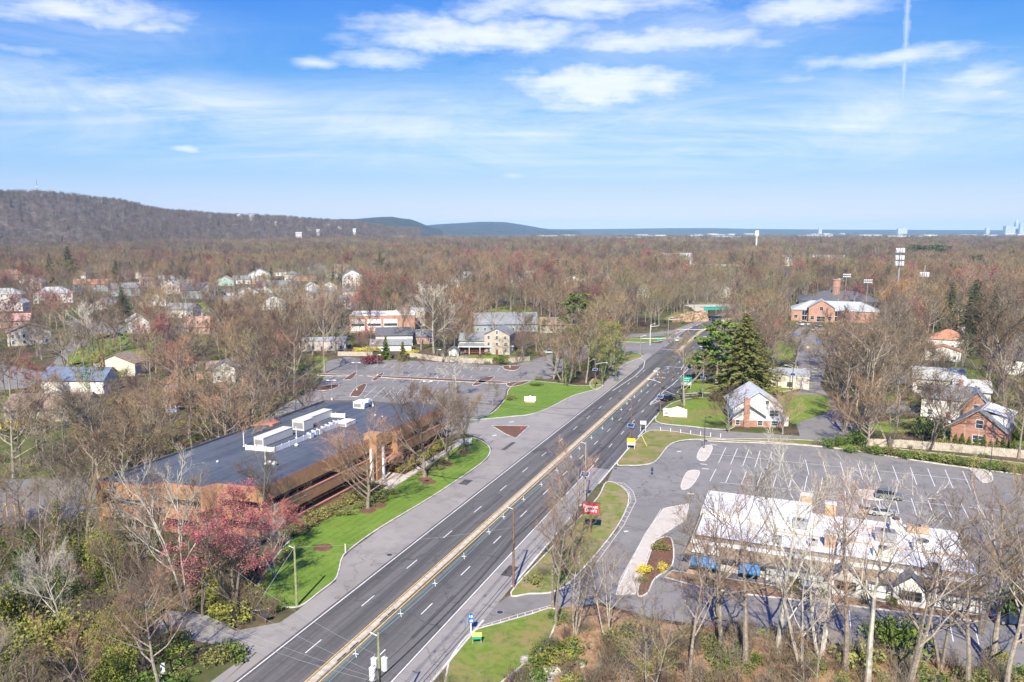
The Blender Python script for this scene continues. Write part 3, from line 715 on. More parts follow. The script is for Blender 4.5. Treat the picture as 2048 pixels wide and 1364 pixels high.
# ---- painted markings
mk = MB(); my = MB(); Z = .045
def strip(mb, p, q, w, z=Z):
    dx, dy = q[0] - p[0], q[1] - p[1]; l = math.hypot(dx, dy); nx, ny = -dy / l * w / 2, dx / l * w / 2
    mb.add([(p[0] - nx, p[1] - ny, z), (q[0] - nx, q[1] - ny, z), (q[0] + nx, q[1] + ny, z), (p[0] + nx, p[1] + ny, z)], [(0, 1, 2, 3)])
def pstrip(mb, a, b, w=.12, z=.034): strip(mb, P(*a), P(*b), w, z)
band(mk, -57.22, -57.05, Z, 30, 273); band(mk, -57.22, -57.05, Z, 325, 650)
band(mk, -41.15, -40.98, Z, 30, 152)
dash0 = toR(*P(626.8, 1293))[1]
for i in range(-5, 44):
    t = dash0 + i * 12.2
    for s in ((-53.66, -45.15) + ((-41.35,) if t > 150 else ())):
        if 270 < t < 320: continue
        if s == -45.15: t_ = t + 1.0
        else: t_ = t
        a = roadpt(s, t_ - 1.6); b_ = roadpt(s, t_ + 1.6); strip(mk, a, b_, .15)
for t in (277, 318): strip(mk, R(-57 if t > 300 else -48, t), R(-49.5 if t > 300 else -37.5, t), .5)
# ramp chevrons
def pl(pts, w=.18, mb=mk): 
    for a, b_ in zip(pts, pts[1:]): pstrip(mb, a, b_, w, Z)
pl([(1300, 809), (1328, 782), (1345, 770), (1402, 712)], .2); pl([(1329, 781), (1350, 790), (1385, 791), (1398, 789)], .2); pl([(1300, 810), (1320, 801), (1332, 797), (1352, 793), (1392, 790)], .2)
for a, b_ in (((1316, 795), (1324, 797)), ((1322, 788), (1345, 795)), ((1310, 801), (1318, 803))): pl([a, b_], .25)
pl([(1345, 712), (1372, 720), (1362, 740)], .2)
pl([(1278, 716), (1290, 722), (1287, 735), (1270, 752), (1225, 782)], .2); pl([(1330, 667), (1385, 651)], .2); pl([(1340, 672), (1400, 648)], .2)
for i in range(6): pl([(1342 + i * 9, 668 - i * 3), (1356 + i * 8, 665 - i * 3)], .3)
# left lot stalls
def stalls(mb, a0, b0, a1, b1, n, w=.12):
    for i in range(n + 1):
        f = i / n
        pstrip(mb, (a0[0] + (a1[0] - a0[0]) * f, a0[1] + (a1[1] - a0[1]) * f), (b0[0] + (b1[0] - b0[0]) * f, b0[1] + (b1[1] - b0[1]) * f), w)
stalls(mk, (728, 795), (752, 774), (880, 800), (896, 779), 8); pstrip(mk, (724, 783), (890, 789))
stalls(mk, (766, 763), (776, 756), (893, 768), (897, 761), 7); stalls(mk, (780, 751), (789, 745), (940, 757), (945, 751), 9)
stalls(mk, (747, 735), (756, 728), (995, 742), (999, 736), 14); pstrip(mk, (770, 724), (800, 729)); pstrip(mk, (800, 729), (1000, 737))
for i in range(5): pstrip(mk, (800 + i * 46, 723 + i * 1.4), (822 + i * 46, 729 + i * 1.4))
stalls(mk, (625, 765), (636, 757), (665, 766), (680, 759), 3); stalls(mk, (633, 757), (645, 750), (670, 758), (681, 751), 3)
stalls(mk, (618, 783), (655, 786), (525, 843), (575, 850), 12); stalls(mk, (967, 813), (930, 812), (1012, 778), (985, 776), 8); stalls(mk, (1070, 745), (1095, 748), (1095, 722), (1120, 724), 6)
# right lot stalls
stalls(mk, (1437, 926), (1452, 895), (1558, 941), (1566, 906), 5, .13); stalls(mk, (1611, 920), (1618, 950), (1925, 942), (1942, 980), 9, .13); pstrip(mk, (1424, 908), (1955, 962))
stalls(mk, (1420, 962), (1432, 938), (1640, 985), (1645, 955), 7, .13)
stalls(mk, (1690, 983), (1692, 1017), (1955, 1010), (1975, 1045), 8, .13); pstrip(mk, (1440, 965), (2010, 1022))
stalls(mk, (1648, 1215), (1650, 1250), (1950, 1255), (1958, 1290), 6, .12)
# hatched edges
def ladder(mb, A, B, n, w=.12):
    for i in range(n):
        f = (i + .2) / n; x = f * (len(A) - 1); k = min(int(x), len(A) - 2); fr = x - k
        a = tuple(A[k][j] * (1 - fr) + A[k + 1][j] * fr for j in (0, 1)); b_ = tuple(B[k][j] * (1 - fr) + B[k + 1][j] * fr for j in (0, 1))
        pstrip(mb, a, b_, w)
    for Q in (A, B):
        for a, b_ in zip(Q, Q[1:]): pstrip(mb, a, b_, w)
mt = MB()
ladder(mt, [(1205, 960), (1240, 968), (1258, 984), (1262, 1000), (1240, 1045), (1180, 1125)], [(1214, 962), (1248, 966), (1266, 982), (1272, 1002), (1248, 1050), (1190, 1130)], 26)
ladder(mt, [(1232, 1190), (1240, 1160), (1290, 1070), (1322, 1019)], [(1240, 1188), (1250, 1160), (1300, 1070), (1331, 1017)], 22)
ladder(mt, [(962, 1252), (1040, 1228), (1105, 1210)], [(968, 1257), (1040, 1236), (1108, 1216)], 9)
for p in ((1400, 928), (1404, 937), (1420, 889), (1428, 881), (1375, 987)): pstrip(mt, p, (p[0] + 14, p[1] + 1.5), .5)
for u, v in ((1358, 903), (722, 751), (742, 752), (991, 763), (1013, 765), (1252, 1063), (989, 871), (1023, 844)): pstrip(mk, (u - 4, v + .6), (u + 4, v - .6), .5)
for i in range(4): pstrip(mk, (1606, 737 + i * 6), (1618, 737 + i * 6), .6); pstrip(mk, (1624, 737 + i * 6), (1640, 738 + i * 6), .6)
mt2 = MB(); 
for i in range(6): pstrip(mt2, (-40 + i * 17, 1000 + i * 3), (-36 + i * 17, 1025 + i * 3), .14)
pstrip(mt2, (-40, 1000), (45, 1014), .14); pstrip(mt2, (-40, 1026), (10, 1034), .14)
struct('road_marking', mk, M['white']); struct('parking_marking', mt, M['cream']); struct('parking_marking', mt2, M['yellow'])
# median
md = MB()
def medband(s0, s1, z0, z1, t0, t1):
    tt = [t for t in sorted(set([t0, t1] + [t for t in ts if t0 < t < t1]))]; o = len(md.v)
    for t in tt: md.v.extend([(*roadpt(s0, t), z0), (*roadpt(s0 + .05, t), z1), (*roadpt(s1 - .05, t), z1), (*roadpt(s1, t), z0)])
    for i in range(len(tt) - 1):
        for k in range(3): md.f.append((o + 4 * i + k, o + 4 * i + 4 + k, o + 4 * i + 5 + k, o + 4 * i + k + 1)); md.m.append(0)
    md.f.append((o, o + 1, o + 2, o + 3)); md.m.append(0); e = o + 4 * (len(tt) - 1); md.f.append((e + 3, e + 2, e + 1, e)); md.m.append(0)
medband(-49.85, -48.95, .03, .14, 25, 268); medband(-49.85, -48.95, .03, .14, 312, 398); medband(-51, -47, .03, .2, 420, 640)
struct('median_strip', md, M['concrete'])
band(my, -48.68, -48.52, Z, 25, 268); band(my, -50.16, -50.02, Z, 25, 268); band(my, -48.7, -48.4, Z, 312, 398); band(my, -50.3, -50.05, Z, 312, 398)
struct('road_marking', my, M['yellow'])
# hatched scuppers of the median
sc_ = MB()
for u, v in ((683, 1317), (704, 1293), (763, 1240), (780, 1226)):
    s_, t_ = toR(*P(u, v)); strip(sc_, R(-49.0, t_ - .9), R(-49.0, t_ + .9), .12, .215)
struct('drain_slot', sc_, M['metald'])
M['patch'] = layered('asphalt_patch', (.085, .083, .08), [((.11, .107, .1), 1.2, .45, .65)], rough=.85)
M['stain'] = layered('asphalt_stain', (.12, .115, .105), [((.16, .153, .14), .9, .4, .6)], rough=.8)
pb_ = MB(); sb_ = MB(); rn = random.Random(8)
for s0, t0, w, l in ((-56.2, 88, 1.2, 4), (-52.2, 118, .7, 9), (-46.9, 101, 1.4, 3), (-43.4, 76, .6, 12), (-39, 96, 1.6, 3.5), (-52.9, 170, 1.1, 14), (-44, 150, .8, 18), (-46.6, 190, 1.5, 5), (-55.5, 205, .7, 16), (-62, 130, 1.8, 3), (-63.5, 155, 1.0, 7)):
    pb_.add([(*R(s0 - w / 2, t0), .0415), (*R(s0 + w / 2, t0), .0415), (*R(s0 + w / 2, t0 + l), .0415), (*R(s0 - w / 2, t0 + l), .0415)], [(0, 1, 2, 3)])
struct('road_patch', pb_, M['patch'])
for k in range(90):
    u, v = rn.choice(((rn.uniform(1440, 1950), rn.uniform(905, 965)), (rn.uniform(740, 1000), rn.uniform(725, 800)), (rn.uniform(1250, 1400), rn.uniform(905, 1010)), (rn.uniform(1700, 1950), rn.uniform(990, 1030))))
    x, y = P(u, v); r = rn.uniform(.2, .6); n = 9; a0_ = rn.uniform(0, 6); sb_.add([(x + r * rn.uniform(.6, 1.1) * math.cos(a0_ + i * 6.283 / n), y + r * rn.uniform(.6, 1.1) * math.sin(a0_ + i * 6.283 / n), .0262) for i in range(n)], [tuple(range(n))])
struct('oil_stain', sb_, M['stain'])
for lb, u, v in (('round iron manhole cover in the pale shoulder left of the highway', 779, 1110), ('iron manhole cover in the kerb lane near the lower grass corner', 1000, 1225), ('iron manhole cover at the car park entrance', 1231, 938), ('iron manhole cover in the outer lane near the yellow and white sign', 1223, 917), ('iron manhole cover in the path beside the white stub posts', 1327, 850)):
    x, y = P(u, v); o = thing('manhole_cover', lb, 'manhole cover', (x, y, .03)); b = MB(); b.tube([(0, 0, -.01), (0, 0, .02)], .42, 16); b.obj('cover', M['metald'], o); b = MB(); b.tube([(0, 0, -.01), (0, 0, .012)], .52, 16); b.obj('frame', M['metal'], o)

# ------------------------------------------------------------------ hills
def hill(name, crest, thick, m, nseg=60):
    """crest: list of (u, v, distance); terrain rises from the plain to the crest and falls behind it"""
    b = MB(); rows = 9; pts = []
    for i in range(nseg + 1):
        f = i / nseg * (len(crest) - 1); k = min(int(f), len(crest) - 2); fr = f - k
        u, v, D = [crest[k][j] * (1 - fr) + crest[k + 1][j] * fr for j in range(3)]
        x = (u - 1024) / FPX; y = (v - 682) / FPX
        z = CAMH - D * (sp + y * cp) / (cp - y * sp); az = x / (cp - y * sp)
        row = []
        for j in range(rows):
            t = j / (rows - 1)
            d = D + thick * (t * 1.6 - 1.0)
            h = max(z, 2) * (math.sin(min(t / .62, 1) * math.pi / 2) ** 1.6 if t < .62 else math.cos((t - .62) / .38 * math.pi / 2) ** .8 if t < .999 else 0)
            h += (math.sin(i * .7 + j) + math.sin(i * .31 + j * 1.7)) * .02 * z * (0 < t < 1) if t != .62 else 0
            row.append((az * d, d, max(h, 0) - (2 if t in (0, 1) else 0)))
        pts.append(row)
    for r in pts: b.v.extend(r)
    for i in range(nseg):
        for j in range(rows - 1): b.f.append((i * rows + j, (i + 1) * rows + j, (i + 1) * rows + j + 1, i * rows + j + 1)); b.m.append(0)
    struct(name, b, m); return pts
M['hillm'] = layered('hill_woodland', (.15, .12, .1), [((.08, .07, .06), .02, .4, .6), ((.22, .18, .15), .06, .5, .7)])
M['hillf'] = layered('hill_far', (.06, .06, .045), [((.035, .04, .03), .006, .4, .6), ((.12, .11, .09), .02, .58, .7)])
TO = 11
HA = hill('hills', [(-700, 372 + TO, 2300), (-300, 370 + TO, 2400), (0, 378 + TO, 2500), (75, 383 + TO, 2550), (160, 389 + TO, 2600), (235, 401 + TO, 2650), (300, 412 + TO, 2750), (345, 419 + TO, 2850), (420, 424 + TO, 3000), (500, 428 + TO, 3150), (600, 433 + TO, 3300), (690, 437 + TO, 3500), (745, 444 + TO, 3700), (800, 452 + TO, 3900), (840, 463, 4100)], 900, M['hillm'])
HB = hill('hills', [(640, 462, 5200), (680, 438, 5200), (720, 436, 5300), (785, 434, 5400), (820, 439, 5500), (850, 449, 5600), (885, 461, 5700)], 1400, M['hillf'], 30)
HC = hill('hills', [(790, 461, 8000), (860, 450, 8200), (900, 446, 8300), (960, 444, 8400), (1010, 444, 8600), (1045, 450, 8800), (1090, 457, 9000), (1160, 461, 9200)], 2200, M['hillf'], 30)
HD = hill('hills', [(900, 461, 12500), (1100, 458.5, 12500), (1200, 457.5, 12500), (1350, 456.5, 12500), (1420, 456, 12500), (1500, 458, 12500), (1700, 459, 12500), (1900, 460, 12500), (2100, 460.5, 12500), (2400, 460, 12500)], 2500, M['hillf'], 40)
# ------------------------------------------------------------------ buildings
HOUSES = []   # (x, y, radius) for keeping trees away
def window(parent, x, y, z, w, h, nrm, pane='glassb', frame='signw', depth=.08):
    """window part (frame) with a pane; nrm: 'f' faces -y, 'b' +y, 'l' -x, 'r' +x"""
    f = MB(); p = MB(); t = min(.1, w * .12)
    def bx(mb, a0, a1, z0, z1, d0, d1):
        if nrm == 'f': mb.box(x + a0, x + a1, y - d1, y - d0, z0, z1)
        elif nrm == 'b': mb.box(x + a0, x + a1, y + d0, y + d1, z0, z1)
        elif nrm == 'r': mb.box(x + d0, x + d1, y + a0, y + a1, z0, z1)
        else: mb.box(x - d1, x - d0, y + a0, y + a1, z0, z1)
    hw = w / 2
    bx(f, -hw - t, -hw, z - t, z + h + t, -.02, depth); bx(f, hw, hw + t, z - t, z + h + t, -.02, depth); bx(f, -hw, hw, z - t, z, -.02, depth); bx(f, -hw, hw, z + h, z + h + t, -.02, depth)
    if h > 1: bx(f, -hw, hw, z + h * .48, z + h * .52, -.02, depth * .8)
    if w > 1.8: bx(f, -t * .3, t * .3, z, z + h * .48, -.02, depth * .8); bx(f, -t * .3, t * .3, z + h * .52, z + h, -.02, depth * .8)
    bx(p, -hw, hw, z, z + h, -.02, depth * .45)
    fo = f.obj('window', M[frame], parent); p.obj('pane', M[pane], fo); return fo

def house(label, loc, w, d, h, roof='gable', rot=0.0, wall='wwall', rf='roofg', rh=None, chimney=None, wins=True, door=True, name='house', cat='house', group=None, oh=.4, brick_base=None, dormer=False):
    o = thing(name, label, cat, loc, rot, group); rh = rh if rh is not None else min(w, d) * .32
    hw, hd = w / 2, d / 2; W = MB(); F = MB()
    W.box(-hw, hw, -hd, hd, -.2, h)
    def slab(a, b, c, e, th=.18):
        n = (Vector(b) - Vector(a)).cross(Vector(e) - Vector(a)).normalized() * th
        if n.z < 0: n = -n
        A = [Vector(q) for q in (a, b, c, e)]; Bq = [q + n for q in A]
        F.add([tuple(q) for q in A + Bq], [(3, 2, 1, 0), (4, 5, 6, 7), (0, 1, 5, 4), (1, 2, 6, 5), (2, 3, 7, 6), (3, 0, 4, 7)])
    sl = oh * rh / (hd if roof == 'gable' else hw)
    if roof == 'gable':
        W.add([(-hw, -hd, h), (-hw, hd, h), (-hw, 0, h + rh), (hw, -hd, h), (hw, hd, h), (hw, 0, h + rh)], [(0, 2, 1), (3, 4, 5)])
        slab((-hw - oh, -hd - oh, h - sl), (hw + oh, -hd - oh, h - sl), (hw + oh, 0, h + rh), (-hw - oh, 0, h + rh)); slab((hw + oh, hd + oh, h - sl), (-hw - oh, hd + oh, h - sl), (-hw - oh, 0, h + rh), (hw + oh, 0, h + rh))
    elif roof == 'gabley':
        W.add([(-hw, -hd, h), (hw, -hd, h), (0, -hd, h + rh), (-hw, hd, h), (hw, hd, h), (0, hd, h + rh)], [(0, 1, 2), (3, 5, 4)])
        slab((-hw - oh, hd + oh, h - sl), (-hw - oh, -hd - oh, h - sl), (0, -hd - oh, h + rh), (0, hd + oh, h + rh)); slab((hw + oh, -hd - oh, h - sl), (hw + oh, hd + oh, h - sl), (0, hd + oh, h + rh), (0, -hd - oh, h + rh))
    elif roof == 'hip':
        r = min(hw, hd); a, b = hw - r, hd - r
        e = [(-hw - oh, -hd - oh, h - .05), (hw + oh, -hd - oh, h - .05), (hw + oh, hd + oh, h - .05), (-hw - oh, hd + oh, h - .05)]
        t = [(-a, -b, h + rh), (a, b, h + rh)] if hw > hd else [(-a, -b, h + rh), (a, b, h + rh)]
        if hw >= hd: F.add(e + t, [(0, 1, 5, 4), (2, 3, 4, 5), (1, 2, 5), (3, 0, 4), (3, 2, 1, 0)])
        else: F.add(e + t, [(0, 1, 4), (2, 3, 5), (1, 2, 5, 4), (3, 0, 4, 5), (3, 2, 1, 0)])
    else:
        F.box(-hw - .15, hw + .15, -hd - .15, hd + .15, h, h + .35)
    W.obj('wall', M[wall], o); ro = F.obj('roof', M[rf], o)
    if brick_base:
        b = MB(); b.box(-hw - .04, hw + .04, -hd - .04, hd + .04, -.2, brick_base[0]); b.obj('brick_wall', M[brick_base[1]], o)
    if chimney:
        cx, cy, chh, cm = chimney; c = MB(); c.box(cx - .5, cx + .5, cy - .4, cy + .4, 0, chh); c.box(cx - .6, cx + .6, cy - .5, cy + .5, chh, chh + .25); c.obj('chimney', M[cm], ro)
    if dormer:
        dd = MB(); dd.box(-hw * .7, hw * .7, -hd * .75, 0, h, h + rh * .72); dd.obj('dormer', M[wall], o)
        for k in (-1, 0, 1): window(o, k * hw * .42, -hd * .75, h + rh * .2, .8, rh * .35, 'f')
    if wins:
        fl = max(1, int(h // 2.6)); nw = max(2, int(w // 3.4))
        for q in range(fl):
            z = .9 + q * 2.7
            for i in range(nw):
                x = -hw + w * (i + .5) / nw
                if door and q == 0 and i == nw // 2:
                    dm = MB(); dm.box(x - .5, x + .5, -hd - .06, -hd + .02, 0, 2.05); dm.obj('door', M['deck'], o); continue
                window(o, x, -hd, z, 1.0, 1.3, 'f')
            window(o, hw, 0, z, .9, 1.3, 'r'); window(o, -hw, 0, z, .9, 1.3, 'l')
        if roof == 'gabley' and rh > 2: window(o, 0, -hd, h + .3, .9, 1.1, 'f')
    x, y = loc[0], loc[1]; HOUSES.append((x, y, max(w, d) * .62)); return o

def H(label, u, v, w, d, h, roof='gable', rot=0.0, **k):
    """house whose front stands at ground pixel u, v"""
    x, y = P(u, v); a = math.atan2(x, y); l = math.hypot(x, y)
    return house(label, (x + math.sin(a) * d / 2, y + math.cos(a) * d / 2), w, d, h, roof, rot - a * .6, **k)

# ---- left neighbourhood
H('white two storey house with an orange wooden deck beside the maroon trees', 277, 668, 10, 12, 6, 'gabley', .25, rf='roofl')
dk = MB(); 
wh = HOUSES[-1]
H('white ranch house with long blue grey roof and bare gable end', 165, 786, 20, 10, 4.2, 'gable', -.35, rf='roofblue', wins=False)
H('low tan house with brown roof behind the red budded tree at far left', 110, 842, 20, 10, 3.4, 'gable', -.2, wall='tan', rf='roofb')
H('cream gabled house with tall brick chimney behind the blue roofed ranch', 245, 752, 14, 9, 4.6, 'gabley', -.3, wall='cream', rf='roofb', chimney=(-4, -5, 7.6, 'redbrick'), wins=False)
H('pink house with steep pink roof and three dormer windows', 398, 668, 11, 9, 3.6, 'gable', .05, wall='pinkw', rf='roofp', rh=4.6, dormer=True, chimney=(2, 1, 9.6, 'cream'))
H('large white hip roofed house behind the dark trees at left', 110, 606, 24, 14, 6.5, 'hip', .1, rf='roofl', rh=4.5)
H('white house with pale hip roof at the left edge', 10, 604, 24, 14, 5.5, 'hip', 0, rf='roofl', rh=4, wall='cream')
H('house with orange tiled roof beyond the white hip roofed house', 185, 583, 26, 12, 6, 'gable', 0, wall='greyw', rf='roofo', chimney=(-12, 0, 11, 'chim'))
H('blue house with grey roof above the dark spruce', 252, 592, 20, 12, 6, 'gable', .2, wall='greyw', rf='roofg')
H('white cottage with twin gables right of the dark spruce', 318, 612, 12, 10, 5, 'gabley', -.1)
H('cream gabled house behind the white cottage', 345, 588, 14, 12, 6.5, 'gabley', 0, wall='cream', rf='roofl')
h_ = H('large grey blue gabled house with white trim and front porch', 400, 597, 26, 14, 6.4, 'gable', .15, wall='greyw', rf='roofd', rh=5)
g = MB(); g.box(0, 11, -10, -7, 0, 6.4); g.add([(0, -10, 6.4), (11, -10, 6.4), (5.5, -10, 11)], [(0, 1, 2)]); g.obj('gable_wing', M['greyw'], h_)
g = MB(); g.add([(-.6, -10.4, 6), (5.5, -10.4, 11.3), (5.5, 0, 11.3), (-.6, 0, 6), (11.6, -10.4, 6), (11.6, 0, 6)], [(0, 1, 2, 3), (1, 4, 5, 2)]); g.obj('wing_roof', M['roofd'], h_)
window(h_, 5.5, -10, 1, 2.6, 2.2, 'f')
H('small white garage with dark red roof beside the grey blue house', 458, 592, 9, 9, 3.2, 'gable', 0, rf='roofd')
H('mint green house with red gable behind the grey blue house', 452, 572, 16, 12, 5, 'gabley', 0, wall='mint', rf='roofp')
H('cream bungalow with grey roof beside the dark garage', 496, 592, 14, 10, 4, 'gabley', .2, wall='cream', rf='roofg')
H('small white house behind the cream bungalow', 485, 568, 16, 10, 4.5, 'gable', 0)
H('tall white house behind pale tree trunks', 520, 567, 20, 14, 9, 'gabley', .1, rf='roofl')
H('wide white house with grey roof behind bare trunks', 552, 585, 30, 12, 5.5, 'gable', 0)
H('white cottage half hidden right of the wide white house', 580, 580, 12, 10, 6, 'gabley', 0, rf='roofg')
H('red brick house with flat roof beyond the left wood', 618, 562, 26, 12, 5, 'flat', 0, wall='redbrick')
H('grey blue house behind the red brick house', 636, 548, 22, 12, 8, 'gabley', 0, wall='greyw')
H('white house seen between trunks above the red maple', 648, 600, 16, 12, 5, 'gable', 0)
H('tall white house left of the ivy covered trunks', 705, 572, 18, 14, 10, 'gabley', .1)
H('white twin gabled house below the tall white one', 708, 595, 16, 10, 5, 'gable', 0)
H('grey building with flat pale roof behind the left lot', 648, 702, 19, 12, 4, 'flat', 0, wall='cream', rf='roofl')
b_ = H('brick school hall with three white panelled window bays', 768, 665, 32, 20, 8.5, 'flat', 0, wall='obrick', rf='membw', wins=False, door=False, name='brick_hall', cat='building')
for i in range(3):
    x = -11 + i * 8; window(b_, x - 1, -10, 1.0, 6.6, 5.6, 'f', 'signw'); pm = MB(); pm.box(x - 4.2, x + 2.2, -10.14, -10.05, 3.4, 4.6); pm.obj('window_strip', M['glassb'], b_)
H('cream annex with high wall right of the brick school hall', 822, 652, 16, 14, 8, 'flat', 0, wall='cream', rf='membw')
H('white house with dark roof behind two green cedars', 790, 692, 16, 9, 4.8, 'gable', 0, rf='roofd', wins=False)
H('low white shed wing in front of the dark roofed white house', 783, 702, 17, 6, 2.6, 'gable', 0, rf='roofg', wins=False)
H('grey roofed shed with orange wall beside the ivy trunks', 845, 688, 12, 8, 3.5, 'gable', 0, wall='pinkw')
# tan house with porch
h_ = H('tan three storey house with white trimmed gable and dark side', 1000, 709, 10.5, 11, 8.2, 'gabley', -.22, wall='tan', rf='roofg', rh=2.6)
h2 = H('lower wing with grey roof and open back porch beside the tan house', 952, 706, 13, 9, 5.2, 'gable', -.05, wall='cream', rf='roofg', rh=2.6, wins=False, door=False)
p_ = MB(); p_.add([(-6.8, -8.2, 3.3), (6.8, -8.2, 3.3), (6.8, -4.2, 4.3), (-6.8, -4.2, 4.3)], [(0, 1, 2, 3)]); p_.obj('porch_roof', M['roofg'], h2)
p_ = MB(); p_.box(-6.8, 6.8, -8.3, -8.15, 3.0, 3.35); [p_.box(x - .1, x + .1, -8.25, -8.1, 0, 3.1) for x in (-6.7, -2.2, 2.2, 6.7)]; p_.obj('porch_frame', M['signw'], h2)
p_ = MB(); p_.box(-6.7, 6.7, -8.1, -4.5, .5, .8); [p_.box(-6.6 + i * .55, -6.5 + i * .55, -8.1, -8.0, .8, 1.7) for i in range(25)]; p_.box(-6.7, 6.7, -8.12, -8.0, 1.7, 1.8); p_.obj('deck', M['deck'], h2)
p_ = MB(); p_.box(-6.6, 6.6, -4.66, -4.6, .8, 3.0); p_.obj('glass_door', M['glass'], h2)
H('white shed playhouse with round roof beside the white fence', 908, 712, 4, 4, 2.2, 'gabley', 0, name='shed', cat='shed', wins=False)
H('long grey roofed house beyond the tan house', 1010, 664, 32, 14, 4, 'gable', .1, wall='greyw', rf='roofg', rh=5)
H('grey house with pale side wall left of the tan house roof', 975, 664, 9, 9, 5, 'flat', 0, wall='cream', rf='roofl')
H('small white cottage with grey roof high in the far wood', 908, 576, 22, 12, 4.5, 'gabley', 0)
H('white house behind the orange tree right of the cottage', 1036, 574, 16, 12, 6, 'gabley', .2)
H('white gabled farmhouse in the middle wood', 1147, 577, 18, 14, 6.5, 'gabley', .1)
H('pale gabled house just right of the white farmhouse', 1168, 579, 12, 12, 6, 'gabley', -.2, wall='cream')
H('brown house with orange garage doors behind the pine', 1116, 666, 18, 10, 4, 'gable', 0, wall='tan', rf='roofb')
H('brick house with white gable right of the white farmhouse', 1216, 582, 18, 12, 9, 'gabley', 0, wall='obrick')
H('white house deep in the wood above the highway signs', 1288, 596, 12, 10, 7, 'gabley', 0)
H('large white house on the rise beyond the middle wood', 1352, 530, 46, 20, 11, 'gable', .1, rf='roofl')
H('long cream apartment house below the large white house', 1400, 545, 90, 16, 9, 'flat', 0, wall='cream', rf='membw')
H('cream apartment end block behind the wood', 1452, 553, 26, 16, 12, 'flat', 0, wall='cream', rf='membw')
H('white cottage between tall trunks above the green bridge', 1448, 596, 8, 8, 7, 'gabley', 0)
H('red roofed house at the left edge', 25, 655, 18, 10, 3.6, 'gable', 0, wall='pinkw', rf='roofp')
H('maroon barn at the far left', 20, 560, 30, 14, 6, 'gable', 0, wall='redbrick', rf='roofp')
H('white house behind the maroon barn', 42, 545, 24, 14, 6, 'gabley', 0)
H('house with orange gable right of the two dark spruces', 285, 550, 26, 14, 7, 'gabley', 0, wall='obrick', rf='roofo')
H('dark blue roofed house left of the orange gable', 260, 557, 22, 12, 6, 'gabley', .1, wall='cream', rf='roofd')
H('small white house with orange door near the left woods', 425, 758, 9, 7, 3.4, 'gable', 0, wall='pinkw', rf='roofb')
H('white house half hidden behind the red maples', 452, 765, 7, 6, 5, 'gabley', 0)
H('pink roofed cottage beyond the parking lot wood', 690, 545, 24, 12, 6, 'gable', 0, wall='pinkw', rf='roofp')
H('pale house among trunks left of the brick hall', 608, 605, 14, 10, 5, 'gabley', 0, wall='cream')
H('pale house at the wood edge beyond the ivy trunks', 660, 583, 12, 10, 5, 'gabley', 0)
rn = random.Random(77)
for (u, v) in [(30, 622), (75, 578), (62, 566), (160, 560), (215, 566), (335, 570), (372, 566), (395, 556), (432, 548), (520, 545), (560, 552), (585, 562), (662, 556), (725, 548), (788, 552), (845, 562), (870, 548), (940, 560), (985, 566), (1062, 560), (1085, 550), (1190, 556), (1250, 562), (60, 690), (210, 624), (368, 636), (470, 622), (545, 620), (690, 618), (300, 575), (455, 540), (625, 585)]:
    H('small pale house showing through the bare trees of the left neighbourhood', u, v, rn.uniform(11, 17), 10, rn.uniform(4.5, 6.5), rn.choice(('gable', 'gabley', 'gabley', 'hip')), rn.uniform(-.5, .5), wall=rn.choice(('wwall', 'wwall', 'wwall', 'cream', 'tan')), rf=rn.choice(('roofg', 'roofl', 'roofl', 'roofb')), group='small pale houses of the left neighbourhood')
# ---- right side
h_ = house('white gabled house with red brick chimney beside the big spruce', R(17.5, 0), 1, 1, 1) if False else None
cx, cy = P(1515, 855)
h_ = house('white gabled house with red brick chimney beside the big spruce', (cx + 1, cy + 7), 12.6, 13, 5.0, 'gabley', -TH * .35, rf='roofw', rh=4.2, brick_base=(1.7, 'redbrick'), wins=False, oh=.5)
c = MB(); c.box(-3.6, -2.2, -7.4, -6.5, 0, 7.4); c.box(-3.7, -2.1, -7.5, -6.4, 7.4, 7.6); c.obj('chimney', M['redbrick'], h_)
c = MB(); c.add([(-6.4, -7.6, 3.0), (-2.6, -7.6, 6.0), (2.0, -7.6, 3.0), (-2.6, -6.4, 6.0), (-6.4, -6.4, 3.0), (2.0, -6.4, 3.0)], [(0, 1, 3, 4), (1, 2, 5, 3)]); c.obj('porch_roof', M['roofl'], h_)
window(h_, 2.2, -6.54, 6.2, .8, .8, 'f'); window(h_, 4.0, -6.54, 3.0, 2.2, 1.5, 'f'); window(h_, 4.2, -6.58, .5, 1.6, 1.2, 'f'); window(h_, -5.0, -6.58, .5, 1.0, 1.2, 'f'); window(h_, .6, -6.58, .5, 1.2, 1.2, 'f')
d_ = MB(); d_.box(6.3, 8.0, -5, -3, 0, 2.6); d_.obj('side_porch', M['wwall'], h_)
H('low beige building with flat roof behind the small bare trees', 1555, 775, 19, 12, 4.2, 'flat', -.15, wall='cream', rf='roofl', wins=False, name='low_building', cat='building')
H('white house with orange hip roof below the tall spruces', 1893, 714, 14, 12, 7, 'hip', -.2, rf='roofo', rh=3.5, chimney=(5, 0, 11.5, 'wwall'))
H('white lower wing with brown roof before the orange roofed house', 1885, 722, 12, 6, 4.0, 'gabley', -.2, rf='roofo')
H('grey roofed ranch with skylights behind the gabled brick and white house', 1872, 788, 14, 9, 4.6, 'gable', -.1, rf='roofl')
h_ = H('white house with grey roof and brick gable end with one window', 1895, 838, 13, 11, 5.4, 'gable', -.2, rf='roofg', rh=2.8)
b_ = MB(); b_.box(3.2, 9, -7.2, 3, 0, 4.6); b_.add([(3.2, -7.2, 4.6), (9, -7.2, 4.6), (6.1, -7.2, 8)], [(0, 1, 2)]); b_.obj('brick_wing', M['redbrick'], h_)
